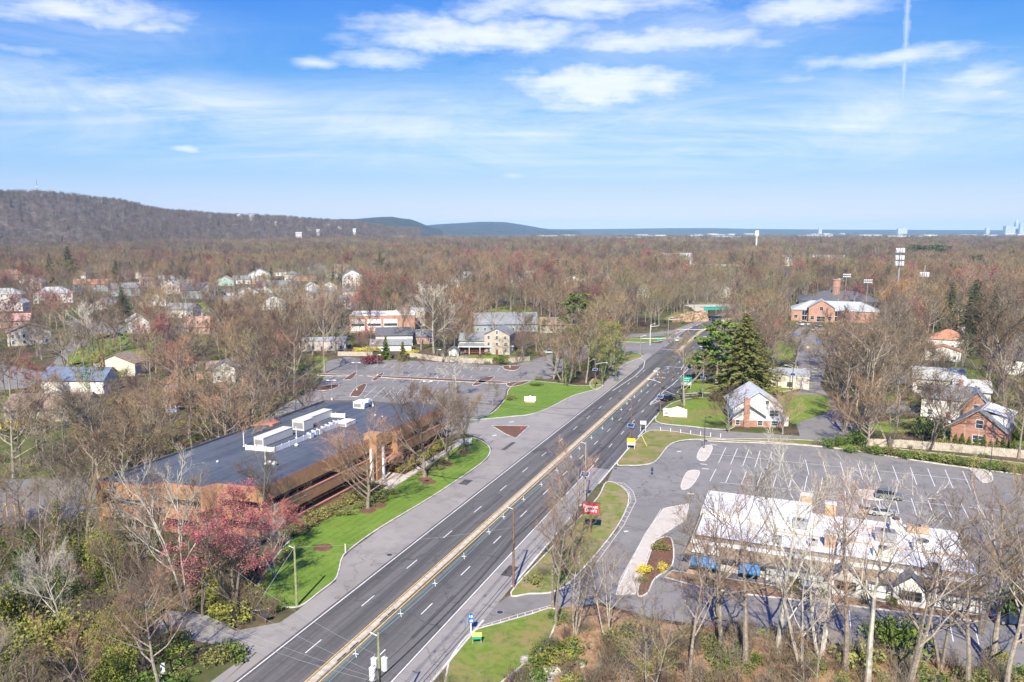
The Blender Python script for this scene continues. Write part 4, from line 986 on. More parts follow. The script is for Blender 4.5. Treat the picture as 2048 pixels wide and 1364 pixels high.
b_ = MB(); b_.add([(2.6, -7.6, 4.2), (6.1, -7.6, 8.3), (6.1, 3, 8.3), (2.6, 3, 4.2), (9.6, -7.6, 4.2), (9.6, 3, 4.2)], [(0, 1, 2, 3), (1, 4, 5, 2)]); b_.obj('wing_roof', M['roofl'], h_); window(h_, 6.1, -7.2, 3.2, 1.2, 1.7, 'f')
H('grey house with brick chimney right of the brick gabled house', 1938, 818, 9, 8, 5.2, 'gable', -.1, wall='cream', rf='roofl', chimney=(-3, -4, 8, 'redbrick'))
h_ = H('brick gabled house with grey roof and white dormer wing beside the arborvitae hedge', 1962, 893, 11, 12, 4.2, 'gabley', -.38, wall='redbrick', rf='roofg', rh=4.2, wins=False)
window(h_, .2, -6.0, 4.3, 1.4, 1.9, 'f'); window(h_, .2, -6.0, .8, 2.2, 1.7, 'f')
b_ = MB(); b_.box(1.5, 5.4, -3.0, 5.9, 4.0, 7.2); b_.obj('dormer', M['wwall'], h_)
b_ = MB(); b_.add([(6.0, -3.4, 7.0), (6.0, 6.3, 7.0), (-.2, 6.3, 8.5), (-.2, -3.4, 8.5)], [(0, 1, 2, 3)]); b_.obj('dormer_roof', M['membw'], h_)
H('grey roofed house at the right edge', 2052, 752, 18, 12, 5.5, 'gable', -.3, rf='roofd')
H('blue grey house at the right edge beyond the oak', 2075, 705, 16, 12, 6, 'gabley', -.3, wall='greyw')
# brick municipal building with car park
h_ = house('red brick municipal building with central gable and green grey roof', P(1668, 640), 46, 20, 6.2, 'hip', -.35, wall='obrick', rf='roofl', rh=4.6, wins=False, door=False, name='brick_building', cat='building')
b_ = MB(); b_.box(-14, -1, -13.5, -8, 0, 8.0); b_.add([(-14, -13.5, 8.0), (-1, -13.5, 8.0), (-7.5, -13.5, 12)], [(0, 1, 2)]); b_.obj('gable_wing', M['obrick'], h_)
b_ = MB(); b_.add([(-14.7, -14, 7.7), (-7.5, -14, 12.3), (-7.5, -2, 12.3), (-14.7, -2, 7.7), (-.3, -14, 7.7), (-.3, -2, 7.7)], [(0, 1, 2, 3), (1, 4, 5, 2)]); b_.obj('wing_roof', M['roofl'], h_)
window(h_, -7.5, -13.5, 6.6, 1.8, 1.8, 'f', 'glass'); window(h_, -7.5, -13.5, .4, 4.4, 2.8, 'f', 'glass'); window(h_, -12, -13.5, 1.4, 1.8, 1.8, 'f', 'glass'); window(h_, -3, -13.5, 1.4, 1.8, 1.8, 'f', 'glass')
window(h_, -16, -10, .4, 2.6, 5.4, 'f', 'glass'); window(h_, 1, -10, .4, 2.6, 5.4, 'f', 'glass'); window(h_, -20.5, -10, 1.6, 1.8, 1.8, 'f', 'glass')
HOUSES.append((*P(1605, 655), 16))
h_ = house('large dark hip roofed hall behind the brick municipal building', P(1676, 612), 50, 32, 4.4, 'hip', -.35, wall='roofd', rf='roofd', rh=6, wins=False, door=False, name='brick_building', cat='building')
c = MB(); c.tube([(-2, -4, 0), (-2, -4, 17.5)], 2.6, 16); c.tube([(-2, -4, 13), (-2, -4, 13.6)], 2.8, 16); c.tube([(-2, -4, 17.5), (-2, -4, 18.1)], 2.9, 16); c.obj('chimney', M['obrick'], h_, smooth=False)
# school complex far along the axis
for q in ((1605, 532, 80, 24, 6, 'long white flat roofed school block at the end of the far road'), (1572, 522, 34, 30, 9, 'tall white roofed hall behind the school block'), (1650, 520, 60, 30, 8, 'green roofed school wing beside the white hall')):
    H(q[5], q[0], q[1], q[2], q[3], q[4], 'flat', 0, wall='wwall', rf='membw' if 'green' not in q[5] else 'roofl', name='school_building', cat='building', wins=False)
for i, (u, v, w) in enumerate([(1380, 486, 90), (1410, 484, 60), (1440, 487, 110), (1350, 488, 70), (1500, 484, 100), (1530, 482, 60), (1478, 483, 70)]):
    H('low white warehouse beyond the wood left of the water tower', u, v + 3, w, 40, 16, 'flat', 0, wall='wwall', rf='membw', wins=False, door=False, name='warehouse', cat='warehouse', group='white warehouses beyond the wood')
# ---- brick office building ----
FP = [(-109.6, 87), (-99.8, 88), (-98.7, 90.3), (-90.7, 91.1), (-89.5, 93.3), (-81.3, 94.5), (-79.6, 157), (-89.6, 158.3), (-90, 155), (-99.5, 155.3), (-110, 151.7), (-109.8, 132), (-107, 130), (-107, 127), (-109.8, 125)]
OX, OY = R(-95, 122)
off = thing('office_building', 'long two storey brown brick office building with dark flat roof', 'office building', (OX, OY, 0), -TH)
LFP = [(a + 95, b - 122) for a, b in FP]
def inset(poly, d):
    n = len(poly); out = []
    a = sum(poly[i][0] * poly[(i + 1) % n][1] - poly[(i + 1) % n][0] * poly[i][1] for i in range(n)); sg = 1 if a > 0 else -1
    for i in range(n):
        p0, p1, p2 = Vector(poly[i - 1]), Vector(poly[i]), Vector(poly[(i + 1) % n])
        e1 = (p1 - p0).normalized(); e2 = (p2 - p1).normalized(); n1 = Vector((-e1.y, e1.x)) * sg; n2 = Vector((-e2.y, e2.x)) * sg
        k = (n1 + n2); k = k / max(k.dot(n1), .35); out.append(tuple(p1 + k * d))
    return out
IN = inset(LFP, 1.1)
b = MB(); b.prism(LFP, 5.9, 8.1, bottom=True); b.prism(LFP, 2.4, 4.5, bottom=True); b.prism(LFP, -.3, .7); b.obj('brick_wall', M['office'], off)
b = MB(); b.prism(IN, .2, 7.9); b.obj('window_band', M['glass'], off)
b = MB()
for z in (.7, 4.5):
    for i in range(len(IN)):
        p, q = Vector(IN[i]), Vector(IN[(i + 1) % len(IN)]); L = (q - p).length; n = int(L / 1.6)
        for k in range(1, n):
            c = p.lerp(q, k / n); b.box(c.x - .05, c.x + .05, c.y - .05, c.y + .05, z, z + 1.75)
b.obj('mullion', M['metald'], off)
b = MB(); b.sheet(inset(LFP, .2), 8.2); b.obj('roof', M['memb'], off)
cop = MB(); copt = MB(); IP = inset(LFP, .35); n = len(LFP)
for z0, z1, outer, inner in ((8.1, 8.6, LFP, IP),):
    a = sum(outer[i][0] * outer[(i + 1) % n][1] - outer[(i + 1) % n][0] * outer[i][1] for i in range(n))
    for i in range(n):
        j = (i + 1) % n
        cop.add([(*outer[i], z0), (*outer[j], z0), (*outer[j], z1), (*outer[i], z1), (*inner[i], z1), (*inner[j], z1), (*inner[i], z0), (*inner[j], z0)], [(0, 1, 2, 3)]); copt.add([(*outer[i], z1), (*outer[j], z1), (*inner[j], z1), (*inner[i], z1), (*inner[j], z0), (*inner[i], z0)], [(0, 1, 2, 3), (3, 2, 4, 5)])
cop.obj('parapet', M['office_lt'], off); copt.obj('coping', M['copedark'], off)
bb = MB()
for zc in (4.5, .7):
    for i in range(n):
        j = (i + 1) % n; o2 = inset(LFP, -.05)
        bb.add([(*o2[i], zc - .22), (*o2[j], zc - .22), (*o2[j], zc + .03), (*o2[i], zc + .03), (*IP[i], zc + .03), (*IP[j], zc + .03)], [(0, 1, 2, 3), (3, 2, 5, 4)])
bb.obj('brick_ledge', M['office_lt'], off)
b = MB()
for i in range(5):   # piers between the windows of the end wall
    q0, q1 = Vector(LFP[i]), Vector(LFP[i + 1]); L = (q1 - q0).length
    for f in ((.0, .09), (.91, 1.0)) if L > 4 else ((0, 1),):
        a_, c_ = q0.lerp(q1, f[0]), q0.lerp(q1, f[1]); nn = Vector((-(c_ - a_).y, (c_ - a_).x)).normalized() * 1.3
        b = MB(); b.prism([tuple(a_), tuple(c_), tuple(c_ + nn), tuple(a_ + nn)], .7, 5.95); b.obj('brick_pier', M['office'], off)
b = MB(); b.box(13.2, 16.2, 3.5, 6.0, 0, 9.6); b.box(13.2, 16.0, 12.0, 14.0, 0, 7.8); b.obj('entrance_tower', M['office'], off)
b = MB(); b.box(14.6, 17.4, 6.1, 11.9, 3.3, 3.7); b.obj('entrance_canopy', M['office_lt'], off)
b = MB(); b.box(15.35, 15.45, 6.3, 11.7, .1, 3.2); b.obj('glass_door', M['glass'], off)
for x, y in ((-110 + 95 + 3, 2.2),): pass
b = MB(); b.prism([(-14.8, 3), (-11, 5.5), (-11, 8), (-14.8, 10.2)], 8.25, 8.75); b.obj('skylight_curb', M['office_lt'], off)
def onroof(u, v): 
    x, y = P(u, v, 8.2); return x, y
def roofbox(name, label, cat, u, v, w, d, h, m, group=None, parts=None):
    x, y = onroof(u, v); o = thing(name, label, cat, (x, y, 8.2), -TH, group); b = MB(); b.box(-w / 2, w / 2, -d / 2, d / 2, .1, h); b.box(-w / 2 - .04, w / 2 + .04, -d / 2 - .04, d / 2 + .04, h, h + .08)
    b.obj('casing', M[m], o)
    f = MB(); f.box(-w / 2 * .8, w / 2 * .8, -d / 2 - .05, -d / 2 + .02, h * .25, h * .8); f.obj('grille', M['metal'], o)
    t = MB(); [t.tube([(0, d * (q + .5) / max(1, int(d)) - d / 2, h + .08), (0, d * (q + .5) / max(1, int(d)) - d / 2, h + .16)], min(w, 1.1) * .35, 10) for q in range(max(1, int(d)) if d < 3 else 0)]
    if t.v: t.obj('fan', M['metald'], o)
    l = MB(); [l.box(a - .06, a + .06, c_ - .06, c_ + .06, 0, .1) for a in (-w / 2 + .1, w / 2 - .1) for c_ in (-d / 2 + .1, d / 2 - .1)]; l.obj('foot', M['metal'], o)
    return o
roofbox('rooftop_air_handler', 'long beige air handler at the near end of the white roof screen', 'air handler', 548, 881, 2.3, 9.0, 1.7, 'beige')
roofbox('rooftop_air_handler', 'long beige air handler at the far end of the white roof screen', 'air handler', 632, 842, 2.3, 9.0, 1.7, 'beige')
roofbox('rooftop_chiller', 'square beige chiller between the two long air handlers', 'chiller', 606, 858, 3.0, 3.2, 2.2, 'beige')
roofbox('rooftop_condenser', 'large pale blue condenser box at the far end of the condenser row', 'condenser', 692, 850, 2.6, 3.6, .9, 'metalw')
sx = [(621, 876), (630, 871), (639, 868), (648, 863), (656, 859), (664, 855), (672, 851)]
c0 = roofbox('rooftop_condenser', 'small white condenser in the row beside the roof screen', 'condenser', *sx[0], 1.0, 1.0, 1.1, 'metalw', 'small condensers beside the roof screen')
for q in sx[1:]:
    copytree(c0, loc=(*onroof(*q), 8.2))
roofbox('rooftop_air_handler', 'white air handler with ducts alone at the far side of the office roof', 'air handler', 722, 815, 2.4, 3.0, 1.6, 'metalw')
x, y = onroof(733, 815); o = thing('roof_duct', 'bent white duct beside the lone white air handler', 'duct', (x, y, 8.2), -TH); b = MB(); b.tube([(0, -1.5, 0), (0, -1.2, 1.2), (0, .3, 1.6), (.4, 1.4, 1.4), (.6, 1.8, 0)], .35, 8); b.obj('pipe', M['metalw'], o); b = MB(); b.box(-.3, .9, -.6, .6, 1.4, 2.1); b.obj('hood', M['metalw'], o)
scr = thing('roof_screen', 'low white screen wall around the beige air handlers on the office roof', 'screen wall', (*onroof(600, 880), 8.2), -TH)
qs = [onroof(*q) for q in ((492, 900), (549, 905), (690, 848), (690, 836), (652, 834))]
c0_ = Vector((*onroof(600, 880), 0)); inv = Matrix.Rotation(TH, 3, 'Z')
loc = [inv @ (Vector((*q, 0)) - c0_) for q in qs]
b = MB(); kerbline(b, [(q.x, q.y) for q in loc], .12, .05, 1.0); b.obj('panel', M['metalw'], scr)
b = MB()
for p, q in zip(loc, loc[1:]):
    for k in range(int((q - p).length / 2.2) + 1): c = p.lerp(q, k * 2.2 / max((q - p).length, .1)); b = MB(); b.box(c.x - .08, c.x + .08, c.y - .08, c.y + .08, 0, 1.15); b.obj('post', M['metalw'], scr)
for i, (u, v, r, lb) in enumerate([(539, 928, .45, 'larger silver vent dome near the front of the office roof'), (549, 931, .55, 'largest silver vent dome near the front of the office roof'), (593, 893, .4, 'small white vent dome beside the roof screen'), (435, 925, .25, 'tiny white vent cap at the near left of the office roof'), (750, 832, .25, 'tiny white vent cap by the lone air handler'), (765, 834, .2, 'tiny white vent cap toward the road side of the roof')]):
    o = thing('roof_vent', lb, 'vent', (*onroof(u, v), 8.2)); b = MB(); b.tube([(0, 0, 0), (0, 0, r * .8)], r * .7, 10); b.obj('collar', M['metal'], o); b = MB(); b.ball((0, 0, r * .8), r, r, r * .7, 12, 6); b.obj('dome', M['metalw'], o, smooth=True)
for i, (u, v, h, lb) in enumerate([(531, 928, 2.6, 'thin white pipe standing near the vent domes on the office roof'), (488, 893, 2.8, 'thin white pipe left of the roof screen'), (593, 876, 2.4, 'thin white pipe in front of the beige chiller')]):
    o = thing('roof_pipe', lb, 'pipe', (*onroof(u, v), 8.2)); b = MB(); b.tube([(0, 0, 0), (0, 0, h)], .09, 8); b.obj('pipe', M['metalw'], o); b = MB(); b.tube([(0, 0, 0), (0, 0, .15)], .22, 10); b.obj('flange', M['metalw'], o)
for lb, u in (('silver clad column left of the office entrance', 744), ('silver clad column in front of the office entrance', 768), ):
    x, y = P(u, 968 if u < 760 else 962); o = thing('entrance_column', lb, 'column', (x, y, 0), -TH); b = MB(); b.box(-.2, .2, -.2, .2, .4, 7.2); b.obj('shaft', M['metalw'], o); b = MB(); b.box(-.5, .5, -.5, .5, 0, .4); b.obj('base', M['concrete'], o)

# ---- restaurant ----
RX, RY = R(4.5, 108.7)
rs = thing('restaurant_building', 'long low restaurant with white flat roof, brown shingle skirt and half timbered walls', 'restaurant', (RX, RY, 0), -TH); rs.scale = (1, 1, .78)
b = MB(); b.box(-19, 19, 1.5, 20, -.2, 4.9); b.box(-19, -2, 12, 22.5, 4.9, 5.9); b.obj('wall', M['wwall'], rs)
b = MB(); b.box(-18.6, 18.9, 2.6, 19.6, 4.95, 5.05); b.obj('roof', M['membw'], rs)
b = MB(); b.box(-18.8, -2.2, 12.2, 22.3, 5.95, 6.05); b.obj('upper_roof', M['membw'], rs)
b = MB(); b.add([(-19.8, -.2, 2.9), (19.4, -.2, 2.9), (19.4, 2.6, 5.4), (-18.6, 2.6, 5.4), (-19.8, 22, 2.9), (-18.6, 20, 5.4)], [(0, 1, 2, 3), (4, 0, 3, 5)])
b.add([(19.4, -.2, 2.9), (19.4, 2.6, 2.9), (19.4, 2.6, 5.4)], [(0, 1, 2)]); b.obj('shingle_skirt', M['shake'], rs)
b = MB(); b.box(-18.6, 19.4, 2.5, 2.75, 5.3, 5.5); b.box(-19.9, 19.5, -.35, -.15, 2.8, 3.0); b.box(-18.8, -18.6, 2.6, 20, 5.0, 5.5); b.obj('trim', M['timber'], rs)
b = MB(); b.box(-8, 19, .0, 1.5, .1, 2.8); b.box(-19, -8, .5, 1.5, .1, 1.1); b.obj('front_wall', M['wwall'], rs)
b = MB()
for i in range(9):
    x = 13 + i * .74; b.box(x, x + .12, -.06, 0.02, .1, 2.8)
b.box(12.8, 19, -.07, 0.0, 1.35, 1.5); b.box(12.8, 19, -.07, 0.0, .1, .25); b.box(12.8, 19, -.07, 0, 2.6, 2.8)
for i in range(2): x = 14.5 + i * 2.2; b.add([(x, -.08, .2), (x + .15, -.08, .2), (x + 1.3, -.08, 1.4), (x + 1.15, -.08, 1.4)], [(0, 1, 2, 3)])
for i in range(11): x = -7.6 + i * 1.9; b.box(x, x + .1, -.06, 0.02, .1, 2.8)
b.box(-8, 12.8, -.07, 0, 1.2, 1.3); b.obj('half_timbering', M['timber'], rs)
for gx in (2.4, 10.4):
    b = MB(); b.box(gx - 2.0, gx + 2.0, -1.0, 0.5, .1, 2.9); b.add([(gx - 2.2, -1.05, 2.9), (gx + 2.2, -1.05, 2.9), (gx, -1.05, 5.2)], [(0, 1, 2)]); gb = b.obj('gable_bay', M['wwall'], rs)
    b = MB(); b.add([(gx - 2.6, -1.35, 2.7), (gx, -1.35, 5.6), (gx, 2.6, 5.6), (gx - 2.6, 2.6, 2.7), (gx + 2.6, -1.35, 2.7), (gx + 2.6, 2.6, 2.7)], [(0, 1, 2, 3), (1, 4, 5, 2)]); b.obj('gable_roof', M['timber'], gb)
    window(rs, gx, -1.0, 1.2, 2.6, 1.5, 'f', 'glass', 'timber')
for gx in (-17.7, -15.4):
    b = MB(); b.add([(gx - .9, -.3, 3.5), (gx + .9, -.3, 3.5), (gx, -.1, 5.0), (gx - .9, 1.5, 3.5), (gx + .9, 1.5, 3.5), (gx, 1.7, 5.0)], [(0, 1, 2), (0, 2, 5, 3), (1, 4, 5, 2)]); b.obj('small_dormer', M['wwall'], rs)
b = MB(); b.add([(-18.6, -1.6, 1.9), (-14.4, -1.6, 1.9), (-14.4, -.1, 3.0), (-18.6, -.1, 3.0)], [(0, 1, 2, 3)]); b.box(-18.6, -14.4, -1.62, -1.55, 1.6, 1.9); b.obj('awning', M['awning'], rs)
b = MB(); b.add([(-11.6, -1.6, 1.9), (-8.8, -1.6, 1.9), (-8.8, -.1, 3.0), (-11.6, -.1, 3.0)], [(0, 1, 2, 3)]); b.box(-11.6, -8.8, -1.62, -1.55, 1.6, 1.9); b.obj('awning', M['awning'], rs)
b = MB(); b.box(-18.6, -14.4, .3, .5, .9, 2.8); b.box(-11.6, -8.8, .3, .5, .3, 2.6); b.obj('window_band', M['glass'], rs)
b = MB(); b.box(-19, -13.5, -1.9, -1.6, 0, .7); b.obj('brick_planter', M['chim'], rs)
def onr(u, v, z=3.95): return P(u, v, z)
for u, v, z, lb in ((1660, 1030, 3.95, 'tan brick chimney block at the back edge of the restaurant roof'), (1613, 1012, 3.95, 'tan brick chimney block nearest the parking lot row'), (1660, 1092, 3.95, 'tan brick chimney block in the middle of the white roof')):
    x, y = onr(u, v); o = thing('roof_chimney', lb, 'chimney', (x, y, z), -TH); b = MB(); b.box(-.8, .8, -.7, .7, 0, 2.0); b.obj('stack', M['chim'], o); b = MB(); b.box(-.9, .9, -.8, .8, 2.0, 2.15); b.obj('cap', M['kerb'], o)
for u, v, w, d, h, m, lb in ((1600, 1055, 2.2, 1.6, 1.3, 'metal', 'grey rooftop unit left of the middle tan chimney'), (1625, 1090, 1.4, 1.0, .8, 'metal', 'small grey rooftop unit beside the middle tan chimney'), (1770, 1080, 2.8, 2, 1.5, 'metal', 'large grey rooftop unit behind the pale trunks on the restaurant'), (1765, 1110, 2.6, 1.8, 1.1, 'beige', 'beige rooftop unit in the middle of the restaurant roof'), (1790, 1060, 1.6, 1.6, 1.8, 'beige', 'tall beige rooftop unit near the back roof edge'), (1845, 1100, 2.6, 2.2, 1.4, 'metalw', 'white rooftop unit at the right part of the restaurant roof'), (1868, 1142, 1.4, 1, 1, 'metald', 'dark small rooftop unit near the roof front edge'), (1690, 1070, 2, 1.4, 1.0, 'metalw', 'white rooftop unit right of the middle tan chimney'), (1835, 1065, 3, 1.2, 1.1, 'chim', 'tan rooftop housing at the back of the restaurant roof'), (1555, 1085, 1.2, 1.2, .9, 'metal', 'small grey rooftop unit by the white trunk')):
    x, y = onr(u, v); o = thing('rooftop_unit', lb, 'rooftop unit', (x, y, 3.95), -TH); b = MB(); b.box(-w / 2, w / 2, -d / 2, d / 2, .1, h); b.obj('casing', M[m], o); b = MB(); b.tube([(0, 0, h), (0, 0, h + .15)], min(w, d) * .35, 10); b.obj('fan', M['metald'], o)
b = MB(); b.box(-8.6, 18.9, 9.0, 9.12, 5.05, 5.3); b.obj('roof_divider', M['chim'], rs)

# white terraced wall, gazebo, sheds
x, y = P(345, 822); gz = thing('gazebo', 'small blue and white gazebo with brown roof in the wooded yard', 'gazebo', (x, y, 0), .2)
for a in [i * math.pi / 4 for i in range(8)]: b = MB(); b.box(1.7 * math.cos(a) - .09, 1.7 * math.cos(a) + .09, 1.7 * math.sin(a) - .09, 1.7 * math.sin(a) + .09, .3, 2.6); b.obj('post', M['signw'], gz)
b = MB(); b.tube([(0, 0, 0), (0, 0, .3)], 2.0, 8); b.tube([(0, 0, .3), (0, 0, 1.0)], 1.78, 8, cap=False); b.obj('railing', mat('paint_light_blue', (.3, .42, .65), .6), gz)
b = MB(); b.tube([(0, 0, 2.5), (0, 0, 2.7), (0, 0, 4.2)], [2.3, 2.3, .1], 8); b.tube([(0, 0, 4.1), (0, 0, 4.7)], [.35, .05], 8); b.obj('roof', M['roofb'], gz); HOUSES.append((x, y, 4))
H('small pale shed with white walls behind the gazebo', 343, 790, 3.6, 3, 2.2, 'flat', 0, wall='cream', rf='roofl', name='shed', cat='shed', wins=False)
H('small white shed with brown roof right of the pale shed', 397, 790, 3.4, 3, 2.0, 'gable', 0, wall='wwall', rf='roofb', name='shed', cat='shed', wins=False)
# ---- bridge ----
def bridge():
    ax, ay = P(1407, 639); bx_, by = ax + 36 * .985, ay + 5
    a = math.atan2(by - ay, bx_ - ax); o = thing('overpass_bridge', 'overpass bridge with bright green steel girder over the highway', 'bridge', (ax, ay, 0), a)
    b = MB(); b.box(0, 36, -.3, .1, 5.6, 7.2); b.box(0, 36, -.5, -.3, 5.5, 5.75); b.box(0, 36, -.5, -.3, 7.1, 7.3); [b.box(i * 2.2, i * 2.2 + .12, -.48, -.3, 5.75, 7.1) for i in range(17)]; b.obj('girder', M['bridgeg'], o)
    b = MB(); b.box(-9, 40, -.6, 7.5, 7.3, 7.8); b.obj('deck', M['bridgec'], o)
    b = MB(); b.box(-9, 40, -.6, -.35, 7.8, 8.4); [b.box(-9 + i * 1.5, -8.85 + i * 1.5, -.55, -.4, 8.4, 8.9) for i in range(33)]; b.box(-9, 40, -.56, -.42, 8.9, 9.0); b.obj('railing', M['bridgec'], o)
    b = MB(); b.box(-2, 1.2, -.2, 7.5, 0, 7.3); b.add([(-8, -1, 7.2), (-2, -1, 7.2), (1.2, -1.5, 0), (-.6, -1.5, 0), (-8, .2, 7.2), (-2, .2, 7.2), (1.2, .2, 0), (-.6, .2, 0)], [(3, 2, 1, 0), (4, 5, 6, 7), (1, 2, 6, 5), (0, 4, 7, 3)]); b.obj('abutment', M['bridgec'], o)
    b = MB(); b.box(36, 39, -.2, 7.5, 0, 7.3); b.obj('abutment', M['bridgec'], o)
    # rocky bank
    b = MB(); nx_, ny_ = 26, 8; rn = random.Random(3)
    for j in range(ny_ + 1):
        for i in range(nx_ + 1):
            fx = i / nx_; fy = j / ny_; z = 4.6 * math.sin(min(1, fy * 1.15) * math.pi / 2) * min(1, fx * 1.6 + .05) + (rn.random() * 1.1 if 0 < j < ny_ else 0)
            b.v.append((-22 + fx * 21.5, -9 + fy * 9 - (1 - fx) * 1.5, z - .05))
    for j in range(ny_):
        for i in range(nx_): k = j * (nx_ + 1) + i; b.f.append((k, k + 1, k + nx_ + 2, k + nx_ + 1)); b.m.append(0)
    bo = b.obj('embankment', layered('bank_tan', (.33, .235, .14), [((.13, .085, .05), .9, .46, .56), ((.5, .37, .24), .4, .5, .7)], bump=1.0)); bo['kind'] = 'structure'
    bo.location = (ax, ay, 0); bo.rotation_euler = (0, 0, a)
    b = MB(); b.prism([R(-75, 425), R(-58.5, 425), R(-55, 560), R(-75, 560)], 0, 1.0); struct('ground', b, M['drygrass'])
    HOUSES.append((ax - 10, ay - 2, 16))
bridge()
# ------------------------------------------------------------------ street furniture, signs, vehicles
def solar(o, z, s=1.0, a=0.0):
    b = MB(); w = .75 * s; h = .5 * s; ca, sa = math.cos(a), math.sin(a)
    for t, e in ((0, 1.0),):
        q = [(-w, -h, z - .3), (w, -h, z - .3), (w, h, z + .3), (-w, h, z + .3)]
        q = [(x * ca - y * sa, x * sa + y * ca - .3, zz) for x, y, zz in q]; b.add(q + [(x, y, zz - .06) for x, y, zz in q], [(0, 1, 2, 3), (7, 6, 5, 4), (0, 4, 5, 1), (1, 5, 6, 2), (2, 6, 7, 3), (3, 7, 4, 0)])
    pn = b.obj('solar_panel', M['solar'], o)
    f = MB()
    for i in range(4):
        p, r = Vector(q[i]), Vector(q[(i + 1) % 4]); f.tube([p, r], .035, 4)
    f.obj('frame', M['metalw'], pn)

def lamparm(o, z, L=2.6, a=math.pi, head=True):
    d = Vector((math.cos(a), math.sin(a), 0)); b = MB(); b.tube([Vector((0, 0, z)), Vector((0, 0, z + .5)) + d * L * .5, Vector((0, 0, z + .8)) + d * L], [.07, .06, .05], 6); b.obj('lamp_arm', M['metalw'], o)
    e = Vector((0, 0, z + .75)) + d * (L + .3); b = MB(); b.ball(tuple(e), .45 if abs(d.x) > .5 else .2, .2 if abs(d.x) > .5 else .45, .12, 8, 4); b.obj('lamp_head', M['metalw'], o)

def utility(label, s, t, h, m='pole', arms=(), cross=False, solarz=None, lamp=None, trans=False, pos=None, group=None, r=.17):
    x, y = pos if pos else R(s, t); o = thing('utility_pole', label, 'utility pole', (x, y, 0), -TH, group)
    b = MB(); b.tube([(0, 0, -.3), (0, 0, h * .5), (0, 0, h)], [r, r * .85, r * .65], 9); b.obj('pole', M[m], o)
    for z in ((h - .8, h - 2.2) if cross else ()):
        c = MB(); c.box(-1.2, 1.2, -.08, .08, z - .07, z + .07); c.obj('crossarm', M[m], o)
        for xx in (-1.0, -.5, .5, 1.0): q = MB(); q.tube([(xx, 0, z + .07), (xx, 0, z + .3)], [.07, .04], 6); q.obj('insulator', M['signw'], o)
    if not cross: c = MB(); c.tube([(0, 0, h - .35), (-.9, 0, h - .15)], .05, 5); c.obj('bracket', M['metalw'], o)
    if solarz: solar(o, solarz)
    if lamp: lamparm(o, lamp[0], lamp[1], lamp[2])
    if trans:
        for xx, yy, zz in ((-.62, .1, h - 3.4), (-.45, -.5, h - 4.0), (.55, .1, h - 3.1)):
            q = MB(); q.tube([(xx, yy, zz - .65), (xx, yy, zz + .55)], .3, 14); q.tube([(xx, yy, zz + .55), (xx, yy, zz + .66)], [.33, .2], 14); tr = q.obj('transformer', M['metalw'], o, smooth=False)
            q = MB(); q.tube([(xx + .1, yy, zz + .6), (xx + .1, yy, zz + 1.0)], .05, 6); q.obj('bushing', M['metal'], tr)
        q = MB(); q.tube([(.12, -.12, h - 5.6), (.12, -.12, h - 3.6)], .12, 6); q.obj('cable_riser', M['metald'], o)
    return o

utility('green stained utility pole carrying three pale transformers at the bottom of the picture', -36.5, 57.5, 12, 'poleg', trans=True)
utility('brown utility pole beside the lower driveway on the right kerb', *toR(*P(1027, 1176)), 12, 'pole', r=.19)
o = utility('pale grey steel pole with a small solar panel beside the red sign', *toR(*P(1170, 1003)), 11.5, 'polegr', solarz=5.4)
utility('reddish utility pole with solar panel behind the yellow and white sign', *toR(*P(1261, 893)), 11.5, 'pole', solarz=5.2)
utility('utility pole with crossarm, street lamp and solar panel beside the dark car', *toR(*P(1320, 830)), 12.5, 'pole', cross=True, solarz=5.2, lamp=(9.0, 3.2, math.pi))
utility('utility pole with solar panel and lamp beside the crossing', *toR(*P(1417, 752)), 12, 'pole', cross=True, solarz=6, lamp=(9.5, 2.8, math.pi))
utility('grey utility pole with leaning solar panel on the green verge', *toR(*P(1405, 795)), 11, 'polegr', solarz=6)
utility('plain green grey pole on the office lawn by the kerb', *toR(*P(594, 1213)), 8.6, 'poleg', r=.2)
utility('wooden pole with street lamp arm and solar panel at the wood edge', *toR(*P(1190, 775)), 9.5, 'pole', solarz=6, lamp=(7.6, 3.4, 0))
utility('wooden pole at the far left street corner', *toR(*P(124, 716)), 9, 'polegr')
utility('brown pole with small lamp by the side street and beige building', *toR(*P(1584, 782)), 8.5, 'pole', solarz=5.4, lamp=(7.4, 2, math.pi))
utility('tall utility pole standing beside the green bridge', *toR(*P(1387, 648)), 12.5, 'pole')
utility('pole at the far end of the highway beyond the green bridge', *toR(*P(1537, 590)), 15, 'polegr')
utility('wooden pole left of the crossing signal', *toR(*P(1345, 720)), 11, 'polegr', cross=True) if False else None

